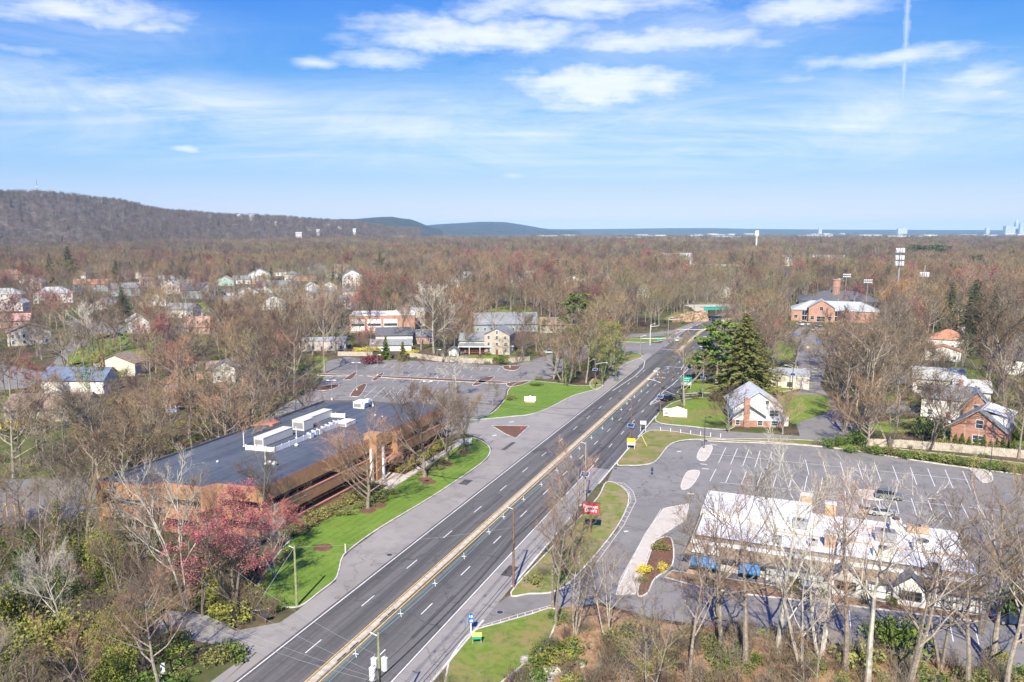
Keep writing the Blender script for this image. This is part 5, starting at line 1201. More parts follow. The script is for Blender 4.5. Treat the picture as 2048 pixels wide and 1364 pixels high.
def sag(a, b, n, s):
    a, b = Vector(a), Vector(b); return [a.lerp(b, i / n) - Vector((0, 0, s * 4 * (i / n) * (1 - i / n))) for i in range(n + 1)]
POLES = [(-36.9, 14, 12.2), (-36.5, 57.5, 11.9), (toR(*P(1027, 1176))) + (11.9,), (toR(*P(1170, 1003))) + (11.4,), (toR(*P(1261, 893))) + (11.4,), (toR(*P(1320, 830))) + (12.2,), (toR(*P(1417, 752))) + (11.8,)]
names = ['spanning below the transformer pole', 'between the transformer pole and the brown pole', 'between the brown pole and the grey solar pole', 'between the grey solar pole and the reddish pole', 'between the reddish pole and the lamp pole', 'between the lamp pole and the crossing pole']
for i in range(len(POLES) - 1):
    A, B = POLES[i], POLES[i + 1]; a = Vector((*R(A[0] - .5, A[1]), A[2])); b_ = Vector((*R(B[0] - .5, B[1]), B[2]))
    o = thing('power_cable', 'teal triple power cable with white spacers ' + names[i], 'power cable', tuple(a), 0, 'teal power cables along the highway')
    base = sag((0, 0, 0), b_ - a, 14, .5); m_ = MB()
    for dx, dz in ((0, 0), (.22, -.35), (-.22, -.35), (0, -.6)): m_.tube([p + Vector((dx, 0, dz)) for p in base], .02, 4, cap=False)
    m_.obj('cable', M['teal'], o)
    for k in (2, 5, 8, 11, 13):
        p = base[k]; q = MB()
        for e in ((0, 0, .1), (.28, 0, -.4), (-.28, 0, -.4), (.1, 0, -.7)): q.tube([p + Vector((0, 0, -.3)), p + Vector(e)], .04, 4)
        q.obj('spacer', M['signw'], o)
    for j, (ds, h, r) in enumerate(((0, 8.4, .03), (.35, 7.6, .05), (-.3, 7.0, .04))):
        a2 = Vector((*R(A[0] + ds, A[1]), h)); b2 = Vector((*R(B[0] + ds, B[1]), h)); m_ = MB(); m_.tube([p for p in sag((0, 0, 0), b2 - a2, 10, .7)], r, 4, cap=False)
        o = m_.obj('telephone_cable', M['cable'], None, loc=tuple(a2)); tag(o, ['thin upper', 'thick middle', 'thin lowest'][j] + ' black telephone cable ' + names[i], 'cable', 'telephone cables along the highway')
def wire(label, p, q, s=.6, r=.013, m='wire'):
    p, q = Vector(p), Vector(q); mb = MB(); mb.tube(sag((0, 0, 0), q - p, 10, s), r, 4, cap=False); o = mb.obj('overhead_wire', M[m], None, loc=tuple(p)); tag(o, label, 'wire', 'wires crossing the highway')
pr = lambda s, t, z: (*R(s, t), z)
pl_ = (*P(594, 1213), 8.4)
wire('pale wire from the lawn pole across the highway to the brown pole', pl_, (*P(1027, 1176), 9.0), .5)
wire('yellow sleeved guy wire slanting from the lawn pole into the maroon trees', pl_, (*P(500, 1232), 0), 0, .03)
wire('lowest pale wire crossing the highway near the transformer pole', pr(-36.5, 57.5, 9.6), (*P(470, 1262), 8.5), .6)
wire('upper wire from the transformer pole towards the left wood', pr(-36.5, 57.5, 7.6), (*P(300, 1230), 9.5), .8)
wire('second wire from the transformer pole towards the left wood', pr(-36.5, 57.5, 7.2), (*P(250, 1290), 9), .8)
wire('third wire from the transformer pole towards the left wood', pr(-36.5, 57.5, 6.8), (*P(290, 1330), 8.5), .8)
wire('black wire crossing the highway towards the mulch island', (*P(1261, 893), 8.6), (*P(700, 850), 9), .8, .03, 'cable')
wire('second black wire crossing the highway from the reddish pole', (*P(1261, 893), 6.5), (*P(930, 862), 8), .8, .03, 'cable')
wire('wire running from the lamp pole to the left wood', (*P(1320, 830), 9.5), (*P(1100, 770), 9), .8, .02, 'cable')

# ---- signs
def text(parent, body, size, loc, m, ext=.01, rotz=0.0, yaw=0.0):
    cu = bpy.data.curves.new('lettering', 'FONT'); cu.body = body; cu.size = size; cu.extrude = ext; cu.align_x = 'CENTER'; cu.align_y = 'CENTER'; cu.offset = size * .018
    t = bpy.data.objects.new('lettering', cu); me = bpy.data.meshes.new_from_object(t); bpy.data.objects.remove(t)
    me.materials.append(M[m]); o = mobj('lettering', me, parent, loc); o.rotation_euler = (math.pi / 2, 0, yaw); return o
def sign(name, label, u, v, w, z0, z1, m, posts=2, pm='metalw', band=None, rot=0.0, cat='sign', face=None):
    x, y = P(u, v); o = thing(name, label, cat, (x, y, .05), -math.atan2(x, y) + rot)
    b = MB(); b.box(-w / 2, w / 2, -.06, .06, z0, z1); b.obj('panel', M[m], o)
    if band: b = MB(); b.box(-w / 2 + .04, w / 2 - .04, -.09, -.055, band[0], band[1]); b.obj('lower_panel', M[band[2]], o)
    for i in range(posts):
        px = 0 if posts == 1 else (-w / 2 + w * .08 if i == 0 else w / 2 - w * .08); b = MB(); b.box(px - .06, px + .06, .06, .16, -.1, z1 * .95); b.obj('post', M[pm], o)
    if face: face(o)
    return o
o = sign('restaurant_sign', 'red roadside sign with white lettering on a brown post', 1181, 1066, 2.7, 3.3, 5.2, 'signred', 1, 'pole', rot=-.12)
text(o, 'Famous', .78, (-.05, -.09, 4.6), 'signw'); text(o, "Dave's", .78, (0, -.09, 3.92), 'signw')
b = MB(); b.box(-1.4, 1.4, -.05, .3, 3.2, 3.3); b.box(-1.4, 1.4, -.05, .3, 5.2, 5.3); b.box(1.35, 1.5, -.05, .3, 3.2, 5.3); b.obj('cabinet', M['pole'], o)
b = MB(); b.tube([(0, .1, 0), (0, .1, 3.2)], .14, 8); b.obj('column', M['pole'], o)
def f_ls(o):
    pass
sign('advert_sign', 'lime yellow and green sign board on two dark legs at the grass corner', 954, 1289, 1.2, 1.0, 1.5, 'signly', 2, 'polegr', (.68, 1.0, 'signg'))
o = sign('road_sign', 'blue and white round topped road sign beside the lime sign', 942, 1265, .75, 1.3, 1.8, 'signb', 1, 'metalw')
b = MB(); b.tube([(0, -.09, 2.15), (0, -.04, 2.15)], .38, 14); b.obj('shield', M['signb'], o); b = MB(); b.box(-.2, .2, -.12, -.1, 2.0, 2.3); b.box(-.22, .22, -.1, -.07, 1.42, 1.7); b.obj('emblem', M['signw'], o)
sign('advert_sign', 'yellow and white sign board on white legs below the reddish pole', 1262, 898, 1.9, .9, 2.5, 'signy', 2, 'metalw', (.9, 1.6, 'signw'))
sign('advert_sign', 'blank white sign board on two white posts at the kerb', 1286, 863, 1.5, 1.8, 2.7, 'signw', 2, 'metalw')
o = sign('church_sign', 'large white sign wall with peaked top on the green verge', 1355, 834, 5.0, .15, 2.1, 'signw', 0); b = MB(); b.add([(-2.5, -.06, 2.1), (2.5, -.06, 2.1), (0, -.06, 2.9), (-2.5, .06, 2.1), (2.5, .06, 2.1), (0, .06, 2.9)], [(0, 1, 2), (4, 3, 5), (1, 4, 5, 2), (3, 0, 2, 5)]); b.obj('peaked_top', M['signw'], o); b = MB(); b.box(-2.5, 2.5, -.3, .3, -.1, .15); b.obj('base', M['kerb'], o)
o = sign('notice_sign', 'small white sign with faint red print left of the peaked white sign', 1333, 834, 1.7, .3, 2.3, 'signw', 2, 'metalw'); text(o, 'OPEN', .42, (0, -.09, 1.2), 'signred') if False else None
b = MB(); b.box(-.5, .5, -.1, -.07, .9, 1.15); b.box(-.4, .4, -.1, -.07, 1.3, 1.4); b.obj('red_print', M['signred'], o); b = MB(); b.box(-.5, -.2, -.1, -.07, 1.8, 2.05); b.box(.2, .5, -.1, -.07, 1.8, 2.05); b.obj('dark_print', M['metald'], o)
o = sign('highway_sign', 'green highway direction sign above a white board by the verge', 1372, 778, 3.4, 2.2, 3.9, 'signg', 2, 'metalw', (1.4, 2.15, 'signw'))
b = MB(); b.box(-1.1, 1.1, -.1, -.07, 3.3, 3.45); b.box(-.9, .3, -.1, -.07, 2.6, 2.75); b.box(.5, .8, -.1, -.07, 2.5, 2.9); b.obj('white_print', M['signw'], o)
o = sign('highway_sign', 'small green sign seen edge on behind the green highway sign', 1378, 755, 1.2, 3.2, 4.8, 'signg', 1, 'metalw', rot=.7)
o = sign('lawn_sign', 'white sign board with small peak on a brick base on the striped lawn', 1060, 806, 3.4, .5, 1.9, 'signw', 0); b = MB(); b.box(-1.4, 1.5, -.2, .2, -.05, .5); b.obj('base', M['chim'], o); b = MB(); b.add([(-.5, -.06, 1.9), (.5, -.06, 1.9), (0, -.06, 2.25), (-.5, .06, 1.9), (.5, .06, 1.9), (0, .06, 2.25)], [(0, 1, 2), (4, 3, 5), (1, 4, 5, 2), (3, 0, 2, 5)]); b.obj('peaked_top', M['signw'], o)
sign('notice_sign', 'pale blue and white sign on the office lawn near the drive', 937, 893, 1.6, .6, 1.9, 'metalw', 2, 'metald', (.6, 1.1, 'mint'))
sign('notice_sign', 'white upright board standing in the grass at the bottom left', 327, 1362, .45, .3, 2.1, 'metalw', 1, 'metald')
o = thing('mailbox', 'black mailbox leaning on its post beside the gravel drive', 'mailbox', (*P(531, 1246), 0), .4); b = MB(); b.box(-.07, .07, -.07, .07, -.1, .9); b.obj('post', M['pole'], o); b = MB(); b.tube([(-.45, 0, 1.1), (.45, 0, 1.1)], .25, 10); b.box(-.45, .45, -.25, .25, .88, 1.1); b.obj('box', M['metald'], o)
o = thing('fire_hydrant', 'red fire hydrant at the tip of the mulch island', 'hydrant', (*P(1043, 861), .1)); b = MB(); b.tube([(0, 0, 0), (0, 0, .6)], .17, 10); b.ball((0, 0, .6), .17, .17, .14, 10, 5); b.obj('barrel', M['signred'], o); b = MB(); b.tube([(-.3, 0, .42), (.3, 0, .42)], .09, 8); b.tube([(0, 0, .08), (0, 0, .14)], .24, 10); b.obj('outlet', M['signred'], o)
o = thing('marker_post', 'white marker post on the office lawn at the kerb bend', 'post', (*P(691, 1106), 0)); b = MB(); b.box(-.07, .07, -.04, .04, 0, 1.5); b.obj('post', M['signw'], o); b = MB(); b.box(-.08, .08, -.05, -.03, 1.2, 1.4); b.obj('reflector', M['signy'], o)
for i, u in enumerate((1321, 1341, 1361, 1381, 1401, 1421, 1441)):
    o = thing('marker_post', 'white stub post in the row along the grass below the path', 'post', (*P(u, 862 + i * 2.2), 0), 0, 'white stub posts along the path'); b = MB(); b.box(-.07, .07, -.07, .07, 0, 1.0); b.obj('post', M['signw'], o)
o = thing('guy_wire', 'yellow guy wire guard leaning in the dry grass', 'guy wire', (*P(1294, 893), 0)); b = MB(); e = Vector((*P(1261, 893), 8)) - Vector((*P(1294, 893), 0)); b.tube([(0, 0, 0), tuple(e * .35)], .07, 6); b.obj('guard', M['signly'], o); b = MB(); b.tube([tuple(e * .35), tuple(e)], .02, 4); b.obj('cable', M['wire'], o)

# ---- lamps in the lots
def lotlamp(label, u, v, h=8.5, heads=2, m='metal', group='lamps in the car parks'):
    o = thing('street_lamp', label, 'street lamp', (*P(u, v), 0), 0, group); b = MB(); b.tube([(0, 0, 0), (0, 0, h)], [.1, .06], 8); b.obj('pole', M[m], o); b = MB(); b.tube([(0, 0, -.1), (0, 0, .6)], .3, 10); b.obj('base', M['kerb'], o)
    for sgn in ((-1, 1) if heads == 2 else (1,)): b = MB(); b.box(sgn * .1 if sgn > 0 else -1.0, 1.0 if sgn > 0 else -.1, -.05, .05, h - .05, h + .03); b.box(min(sgn * .7, sgn * 1.4), max(sgn * .7, sgn * 1.4), -.22, .22, h - .08, h + .12); b.obj('lamp_head', M['metalw' if m == 'metal' else 'metald'], o)
lotlamp('grey lamp post on the mulch island near the office roof', 714, 781, 9)
lotlamp('grey lamp post just behind the office roof corner', 664, 800, 6)
lotlamp('grey lamp post behind the office roof among the stalls', 856, 802, 6)
lotlamp('thin lamp post on the small middle island', 755, 752, 7.5, 1)
lotlamp('thin lamp post on the long brown island', 875, 757, 10, 1)
lotlamp('lamp post at the far edge beside the maroon tree', 742, 728, 8, 1)
lotlamp('lamp post at the far right island of the left lot', 1020, 735, 8, 1)
lotlamp('dark lamp post on the pale oval island', 1408, 902, 8, 1, 'metald')
lotlamp('dark lamp post at the far right of the right lot', 1979, 950, 7, 1, 'metald')
# ---- fences
def fence(label, pts, h, m, step=2.4, rails=True):
    q = [Vector((*P(*p), 0)) for p in pts]; o = thing('fence', label, 'fence', tuple(q[0])); b = MB(); pb = MB()
    for p, r in zip(q, q[1:]):
        L = (r - p).length; n = max(1, int(L / .15)); d = (r - p) / n
        for k in range(n):
            a = p + d * k - q[0]; c = p + d * (k + .88) - q[0]; nn = d.cross(UPV).normalized() * .02; hh = h * (1 + .04 * math.sin(k * 2.3))
            b.add([tuple(a - nn), tuple(c - nn), tuple(c + nn), tuple(a + nn)] + [tuple(x + Vector((0, 0, hh))) for x in (a - nn, c - nn, c + nn, a + nn)], [(0, 1, 5, 4), (2, 3, 7, 6), (4, 5, 6, 7), (1, 2, 6, 5), (3, 0, 4, 7)])
        for k in range(int(L / step) + 1):
            a = p + (r - p) * min(1, k * step / L) - q[0]; pb = MB(); pb.box(a.x - .06, a.x + .06, a.y - .06, a.y + .06, 0, h + .1); pb.obj('post', M[m], o)
    b.obj('board_panel', M[m], o)
fence('long weathered wooden fence behind the right car park', [(1733, 893), (1800, 895), (1900, 903), (2048, 917), (2200, 935)], 1.9, 'fence')
fence('pale wooden fence along the far edge of the left car park', [(820, 714), (880, 723), (960, 727), (1010, 727), (1060, 722)], 1.9, 'fence')
fence('short pale fence piece behind the maroon tree', [(676, 712), (745, 712)], 1.8, 'fence')
# ---- traffic signals
def mast(label, u, v, h, L, a, heads, m='metal', green=False):
    o = thing('traffic_signal', label, 'traffic signal', (*P(u, v), 0)); b = MB(); b.tube([(0, 0, 0), (0, 0, h)], [.16, .12], 8); b.obj('pole', M[m], o)
    d = Vector((math.cos(a), math.sin(a), 0)); b = MB(); b.tube([Vector((0, 0, h - .8)), Vector((0, 0, h - .5)) + d * L], [.12, .07], 8); b.obj('mast_arm', M['metalw'], o)
    for f in heads:
        c = Vector((0, 0, h - .6)) + d * L * f; b = MB(); b.box(c.x - .22, c.x + .22, c.y - .2, c.y + .1, c.z - 1.3, c.z + .1); hd = b.obj('signal_head', M['signal'], o)
        for k in range(3): b = MB(); b.tube([(c.x, c.y - .27, c.z - .2 - k * .4), (c.x, c.y - .2, c.z - .2 - k * .4)], .14, 10); b.obj('lens', M['metald'], hd)
    if green: c = Vector((0, 0, h - .6)) + d * L * .45; b = MB(); b.box(c.x - .9, c.x + .9, c.y - .1, c.y - .04, c.z - .9, c.z - .2); b.obj('street_name_plate', M['signg'], o)
    lamparm(o, h - .3, 1.6, a)
mast('traffic signal mast with green plate reaching over the left lanes', 1280, 712, 8, 17, -.08, (.93,), 'metal', True)
mast('traffic signal mast reaching from the right over the far lanes', 1462, 690, 7.5, 24, math.pi, (.98, .8), 'metalw')
mast('white signal pole on the grass corner left of the crossing', 1300, 690, 9, 4, .2, (), 'metalw')
mast('tall lamp pole beside the jughandle ramp', 1336, 674, 9, 5, .1, (), 'metal')
mast('signal pole beneath the pine branches at the crossing', 1430, 712, 8.5, 5, math.pi, (.9,), 'metal')
o = thing('crash_cushion', 'orange end marker of the median at the crossing', 'marker', (*R(-49.4, 312), .2), -TH); b = MB(); b.tube([(0, -.6, 0), (0, -.6, 1.0)], .5, 12); b.obj('drum', M['signal'], o); b = MB(); b.box(-.5, .5, 0, 4, 0, .5); b.obj('nose', M['kerb'], o)
o = thing('crash_cushion', 'concrete end nose of the near median before the crossing', 'marker', (*R(-49.4, 264), .2), -TH); b = MB(); b.box(-.65, .65, 0, 6.5, 0, .35); b.obj('nose', M['kerb'], o); b = MB(); b.box(-.3, .3, 0.3, 6, .35, .55); b.obj('ridge', M['metal'], o)
# ---- towers
def tower(label, u, v, h, tiers, r, w, ant=0):
    o = thing('cell_tower', label, 'cell tower', (*P(u, v), 0)); b = MB(); b.tube([(0, 0, 0), (0, 0, h * .5), (0, 0, h)], [r, r * .75, r * .5], 10); b.obj('mast', M['metal'], o)
    for z in tiers:
        p = MB(); p.tube([(w * math.cos(a), w * math.sin(a), h - z) for a in [k * 2.094 + .3 for k in range(4)]], .12, 5); p.tube([(w * .98 * math.cos(a), w * .98 * math.sin(a), h - z + 1.4) for a in [k * 2.094 + .3 for k in range(4)]], .1, 5)
        for k in range(3): p.tube([(0, 0, h - z), (w * math.cos(k * 2.094 + .3), w * math.sin(k * 2.094 + .3), h - z)], .12, 4)
        pf = p.obj('antenna_platform', M['metal'], o)
        for k in range(12):
            a = k * math.pi / 6 + .2; c = Vector((w * .95 * math.cos(a), w * .95 * math.sin(a), h - z + .6)); b = MB(); b.box(c.x - .19, c.x + .19, c.y - .15, c.y + .15, c.z - 1.2, c.z + 1.4); b.obj('panel_antenna', M['metalw'], pf)
    if ant: b = MB(); b.tube([(0, 0, h), (0, 0, h + ant)], .09, 5); b.obj('whip_antenna', M['metalw'], o)
F_ = P(1791, 632)[1]; tower('tall grey cell tower with three tiers of white panel antennas', 1791, 632, ztop(F_, 503), (0, 4.2, 7.6), .8, 2.3)
F_ = P(1842, 636)[1]; tower('thinner cell tower with one tier of white panels right of the tall one', 1842, 636, ztop(F_, 546), (1.5,), .45, 2.3, 4.5)
def stad(label, u, v, vt):
    x, y = P(u, v); h = ztop(y, vt); o = thing('floodlight_mast', label, 'floodlight', (x, y, 0)); b = MB(); b.tube([(0, 0, 0), (0, 0, h)], [.3, .16], 8); b.obj('mast', M['metal'], o)
    for z in (h - .6, h - 2.0): c = MB(); c.box(-2.6, 2.6, -.1, .1, z - .1, z + .1); ca = c.obj('crossbar', M['metal'], o); b = MB(); [b.box(-2.4 + k * 1.1, -1.7 + k * 1.1, -.5, 0, z, z + .7) for k in range(5)]; b.obj('lamp_row', M['metalw'], ca)
stad('left floodlight mast behind the round brick chimney', 1689, 612, 548); stad('right floodlight mast behind the brick building', 1731, 625, 559); stad('short distant mast left of the round brick chimney', 1678, 600, 557)
x, y = P(75, 470); D = 2560; az = (75 - 1024) / FPX / (cp + .2 * 0); xx = (75 - 1024) / FPX; yy = (389 - 682) / FPX; z0 = CAMH - D * (sp + yy * cp) / (cp - yy * sp); az = xx / (cp - yy * sp)
o = thing('radio_mast', 'lattice radio mast on the wooded hill crest', 'radio mast', (az * D, D, z0 - 6)); b = MB(); b.tube([(0, 0, 0), (0, 0, 52)], [2.0, 1.2], 4); b.obj('mast', M['metal'], o); b = MB(); b.box(-2.5, 2.5, -1, 1, 30, 34); b.obj('antenna', M['metalw'], o); b = MB(); b.tube([(0, 0, 52), (0, 0, 58)], .6, 4); b.obj('spike', M['metal'], o)
def far(name, label, cat, u, vt, D, w, m='metalw', kind='tower', group=None):
    xx = (u - 1024) / FPX; yy = (vt - 682) / FPX; h = CAMH - D * (sp + yy * cp) / (cp - yy * sp); x = xx / (cp - yy * sp) * D
    o = thing(name, label, cat, (x, D, 0), 0, group); b = MB()
    if kind == 'tower': b.tube([(0, 0, 0), (0, 0, h * .72)], w * .18, 8); b.obj('stem', M[m], o); b = MB(); b.tube([(0, 0, h * .68), (0, 0, h * .8), (0, 0, h)], [w * .2, w * .5, w * .45], 12); b.obj('tank', M[m], o)
    elif kind == 'spire': b.box(-w / 2, w / 2, -w / 2, w / 2, 0, h * .72); b.add([(-w / 2, -w / 2, h * .72), (w / 2, -w / 2, h * .72), (w / 2, w / 2, h * .72), (-w / 2, w / 2, h * .72), (0, 0, h)], [(0, 1, 4), (1, 2, 4), (2, 3, 4), (3, 0, 4)]); b.obj('body', M[m], o)
    else: b.box(-w / 2, w / 2, -w / 3, w / 3, 0, h); b.box(-w / 4, w / 4, -w / 6, w / 6, h, h * 1.04); b.obj('body', M[m], o)
far('water_tower', 'white water tower standing above the wood on the horizon', 'water tower', 1514, 461, 1600, 9)
far('skyscraper', 'tallest spired skyscraper of the skyline at the right edge', 'skyscraper', 2034, 436, 9500, 34, 'skyline', 'spire')
for u, vt, w, lb in ((2016, 452, 200, 'wide low skyscraper left of the spired one'), (2027, 454, 90, 'slim low skyscraper touching the left of the spired one'), (2043, 447, 110, 'tall skyscraper right of the spired one'), (2050, 451, 120, 'skyscraper cut by the right edge of the picture'), (1808, 455.5, 160, 'lone pair block on the horizon above the cell towers'), (1800, 457, 150, 'small block left of the pair block on the horizon'), (1975, 456, 110, 'small horizon block left of the skyline'), (1640, 457, 100, 'tiny horizon block above the far school')):
    far('skyscraper', lb, 'skyscraper', u, vt, 9400, w * .42, 'skyline', 'block')
rn = random.Random(11)
for i in range(56):
    u = rn.uniform(1290, 2046) if i < 48 else rn.uniform(1090, 1300); D = rn.choice((3300, 4200, 5200, 6500, 8000)) * rn.uniform(.9, 1.1); w = rn.uniform(40, 150); xx = (u - 1024) / FPX; h = rn.uniform(14, 24)
    o = thing('distant_building', 'pale far off building in the hazy plain below the horizon', 'building', (xx * D * .99, D, 0), rn.uniform(-.3, .3), 'pale buildings scattered over the hazy plain'); b = MB(); b.box(-w / 2, w / 2, -20, 20, 0, h); b.obj('wall', M['wwall'], o); b = MB(); b.box(-w / 2 - 1, w / 2 + 1, -21, 21, h, h + 1.5); b.obj('roof', M['membw'], o)
rn = random.Random(12)
for (u, v, D) in [(255, 452, 2300), (232, 460, 2250), (280, 452, 2350), (282, 466, 2250), (185, 465, 2150), (218, 458, 2200), (310, 447, 2500), (353, 452, 2550), (376, 453, 2600), (420, 438, 2900), (418, 442, 2850), (550, 452, 2900), (480, 437, 3000), (505, 438, 3000), (620, 463, 2900), (636, 468, 2800), (598, 475, 2500), (200, 470, 2150), (150, 474, 2100), (265, 460, 2300), (297, 458, 2350), (330, 462, 2400), (395, 458, 2600), (405, 448, 2700), (450, 450, 2850), (470, 458, 2750), (530, 462, 2850), (575, 460, 2950), (655, 455, 3200), (680, 462, 3100), (710, 466, 3000), (350, 440, 2750), (245, 444, 2450), (440, 444, 2950)]:
    xx = (u - 1024) / FPX; yy = (v - 682) / FPX; z = CAMH - D * (sp + yy * cp) / (cp - yy * sp); w = rn.uniform(12, 19)
    o = thing('hillside_house', 'small pale house among bare trees on the wooded hillside', 'house', (xx / (cp - yy * sp) * D, D, z + 7), rn.uniform(-.5, .5), 'pale houses dotted over the hillside'); b = MB(); b.box(-w / 2, w / 2, -7, 7, -25, 6); b.obj('wall', M['cream' if rn.random() < .4 else 'wwall'], o); b = MB(); b.add([(-w / 2 - 1, -8, 6), (w / 2 + 1, -8, 6), (w / 2 + 1, 0, 11), (-w / 2 - 1, 0, 11), (-w / 2 - 1, 8, 6), (w / 2 + 1, 8, 6)], [(0, 1, 2, 3), (3, 2, 5, 4), (0, 3, 4), (1, 5, 2)]); b.obj('roof', M['roofl'], o)

# ---- cars
CARP = {}
def car(label, pos, rot, col='black', kind='suv', group=None):
    key = (col, kind)
    if key not in CARP:
        L, W_, H0, H1 = {'suv': (4.7, 1.9, 1.0, 1.72), 'sedan': (4.7, 1.82, .88, 1.42), 'pickup': (5.5, 1.95, 1.05, 1.8), 'truck': (7.5, 2.4, 1.4, 3.0)}[kind]
        hl, hw = L / 2, W_ / 2
        def prof(ps, w0, w1):
            b = MB(); n = len(ps); z_ = [p[1] for p in ps]; zmin, zmax = min(z_), max(z_)
            ww = lambda z: w0 + (w1 - w0) * (z - zmin) / (zmax - zmin)
            b.add([(-ww(z), y, z) for y, z in ps] + [(ww(z), y, z) for y, z in ps], [tuple(range(n)), tuple(range(2 * n - 1, n - 1, -1))] + [(i, (i + 1) % n, n + (i + 1) % n, n + i)[::-1] for i in range(n)]); return b
        body = prof([(-hl, .35), (-hl - .02, .7), (-hl + .1, H0 * .93), (-hl + 1.2, H0), (hl - .4, H0), (hl, H0 * .9), (hl + .02, .45), (hl - .1, .3), (-hl + .1, .28)], hw, hw * .96)
        c0, c1 = {'suv': (-.35, hl - .1), 'sedan': (-.5, hl - .8), 'pickup': (-.6, .9), 'truck': (-hl + .3, -hl + 2)}[kind]
        if kind == 'suv': gl = [(-hl + 1.15, H0 - .02), (-hl + 1.75, H1 - .06), (hl - .45, H1 - .06), (hl - .08, H0 - .02)]
        elif kind == 'sedan': gl = [(-hl + 1.15, H0 - .02), (-hl + 1.95, H1 - .05), (hl - 1.5, H1 - .05), (hl - .75, H0 - .02)]
        elif kind == 'pickup': gl = [(-hl + 1.3, H0 - .02), (-hl + 1.9, H1 - .05), (.55, H1 - .05), (.8, H0 - .02)]
        else: gl = [(-hl + .05, H0 - .02), (-hl + .4, 2.3), (-hl + 1.8, 2.3), (-hl + 1.9, H0 - .02)]
        o = thing('parked_car', label, 'car', (0, 0, 0)); bo = body.obj('body', M['car_' + col], o)
        g = prof(gl, hw * .93, hw * .74).obj('window_glass', M['glass'], o)
        rfp = MB(); y0, y1, zr = gl[1][0], gl[2][0], gl[1][1]; rfp.box(-hw * .76, hw * .76, y0 - .02, y1 + .02, zr - .02, zr + .05); rfp.obj('roof', M['car_' + col], o)
        if kind == 'truck': cb = MB(); cb.box(-hw, hw, -hl + 2.1, hl, .7, 3.1); cb.obj('cargo_box', M['car_white'], o)
        for sx_ in (-1, 1):
            for y in (-hl + .85, hl - .9):
                w = MB(); w.tube([(sx_ * (hw - .2), y, .34), (sx_ * (hw + .02), y, .34)], .34, 12); wo = w.obj('wheel', M['tyre'], o)
                w = MB(); w.tube([(sx_ * (hw + .02), y, .34), (sx_ * (hw + .04), y, .34)], .2, 8); w.obj('rim', M['metal'], wo)
            q = MB(); q.box(sx_ * hw * .62 - .2, sx_ * hw * .62 + .2, -hl - .04, -hl + .04, .62, .78); q.obj('headlight', M['lamp'], o)
            q = MB(); q.box(sx_ * hw * .72 - .16, sx_ * hw * .72 + .16, hl - .04, hl + .045, .6, .82); q.obj('tail_light', M['signred'], o)
        o.location = (*pos, .04); o.rotation_euler = (0, 0, rot)
        if group: o['group'] = group
        CARP[key] = o; return o
    c = copytree(CARP[key], loc=(*pos, .04), rot=rot, label=label)
    if group: c['group'] = group
    elif 'group' in c: del c['group']
    return c
road_r = -TH + math.pi   # travelling away: tail lights to the camera
car('dark suv turning into the ramp beside the lamp pole', P(1336, 801), -TH + math.pi - .5, 'black', 'suv')
car('white car approaching on the left carriageway at the crossing', roadpt(-54.6, 345), -TH, 'white', 'suv')
car('black suv on the highway just under the green bridge', roadpt(-51.6, 452), -TH - .2, 'black', 'suv')
car('dark car at the left edge of the highway before the bridge', roadpt(-56.5, 436), -TH - .2, 'navy', 'sedan')
car('black suv following behind on the far left carriageway', roadpt(-52.5, 425), -TH - .15, 'black', 'sedan')
car('grey car on the right carriageway before the bridge', roadpt(-43.2, 400), road_r, 'grey', 'sedan')
car('silver car further right on the far carriageway', roadpt(-40, 415), road_r, 'silver', 'sedan')
car('white van waiting at the crossing beside the pine', P(1428, 706), -TH + math.pi / 2, 'white', 'suv')
car('red car behind the pine and spruce', P(1462, 716), -TH + 1.4, 'red', 'sedan')
car('second red car nearly hidden right of the spruce', P(1520, 718), -TH + 1.4, 'red', 'sedan')
car('dark navy car in the shade behind the pine trunk', P(1412, 758), 1.2, 'navy', 'sedan')
car('black car in the shade right of the pine trunk', P(1436, 768), 1.3, 'black', 'suv')
car('bright blue sedan parked before the brick municipal building', P(1588, 672), 1.35, 'blue', 'sedan')
for i, (u, v, c, k, lb) in enumerate([(1600, 650, 'white', 'pickup', 'leftmost white pickup in the row at the brick building'), (1613, 650, 'white', 'suv', 'second white vehicle in the row at the brick building'), (1626, 651, 'navy', 'suv', 'dark blue vehicle in the row at the brick building'), (1637, 652, 'silver', 'sedan', 'silver car at the right end of the row at the brick building'),
        (1632, 661, 'white', 'sedan', 'white sedan parked nose in at the right of the municipal lot'), (1634, 664.5, 'black', 'sedan', 'black sedan between the white cars of the municipal lot'), (1641, 668, 'silver', 'suv', 'silver suv nearest the trees in the municipal lot')]):
    car(lb, P(u, v), .1 if i < 4 else 1.5, c, k)
car('silver convertible parked near the restaurant roof', P(1735, 1026), 1.35, 'silver', 'sedan'); car('silver sedan nose to tail beside the convertible', P(1764, 1030), 1.3, 'silver', 'sedan')
car('dark grey car half hidden by branches beside the pale island', P(1777, 997), 1.2, 'grey', 'suv')
car('black suv on the street left of the white house with deck', P(236, 672), 1.35, 'black', 'suv'); car('dark green car parked behind the black suv', P(256, 667), 1.35, 'teal', 'sedan')
car('navy car parked in front of the grey blue house', P(436, 602), 1.2, 'navy', 'sedan'); car('silver car at the end of the left lot behind trees', P(1098, 707), 1.5, 'silver', 'pickup')
car('white car in the drive behind the dark green shrub', P(1879, 846), 1.4, 'white', 'sedan'); car('blue car deep in the trees at the lower right', P(2024, 1246), 1.4, 'navy', 'sedan')
car('dark car on the street at the far right', P(2040, 812), 1.5, 'navy', 'sedan'); car('grey pickup on the far left street', P(160, 740), 1.2, 'silver', 'pickup')
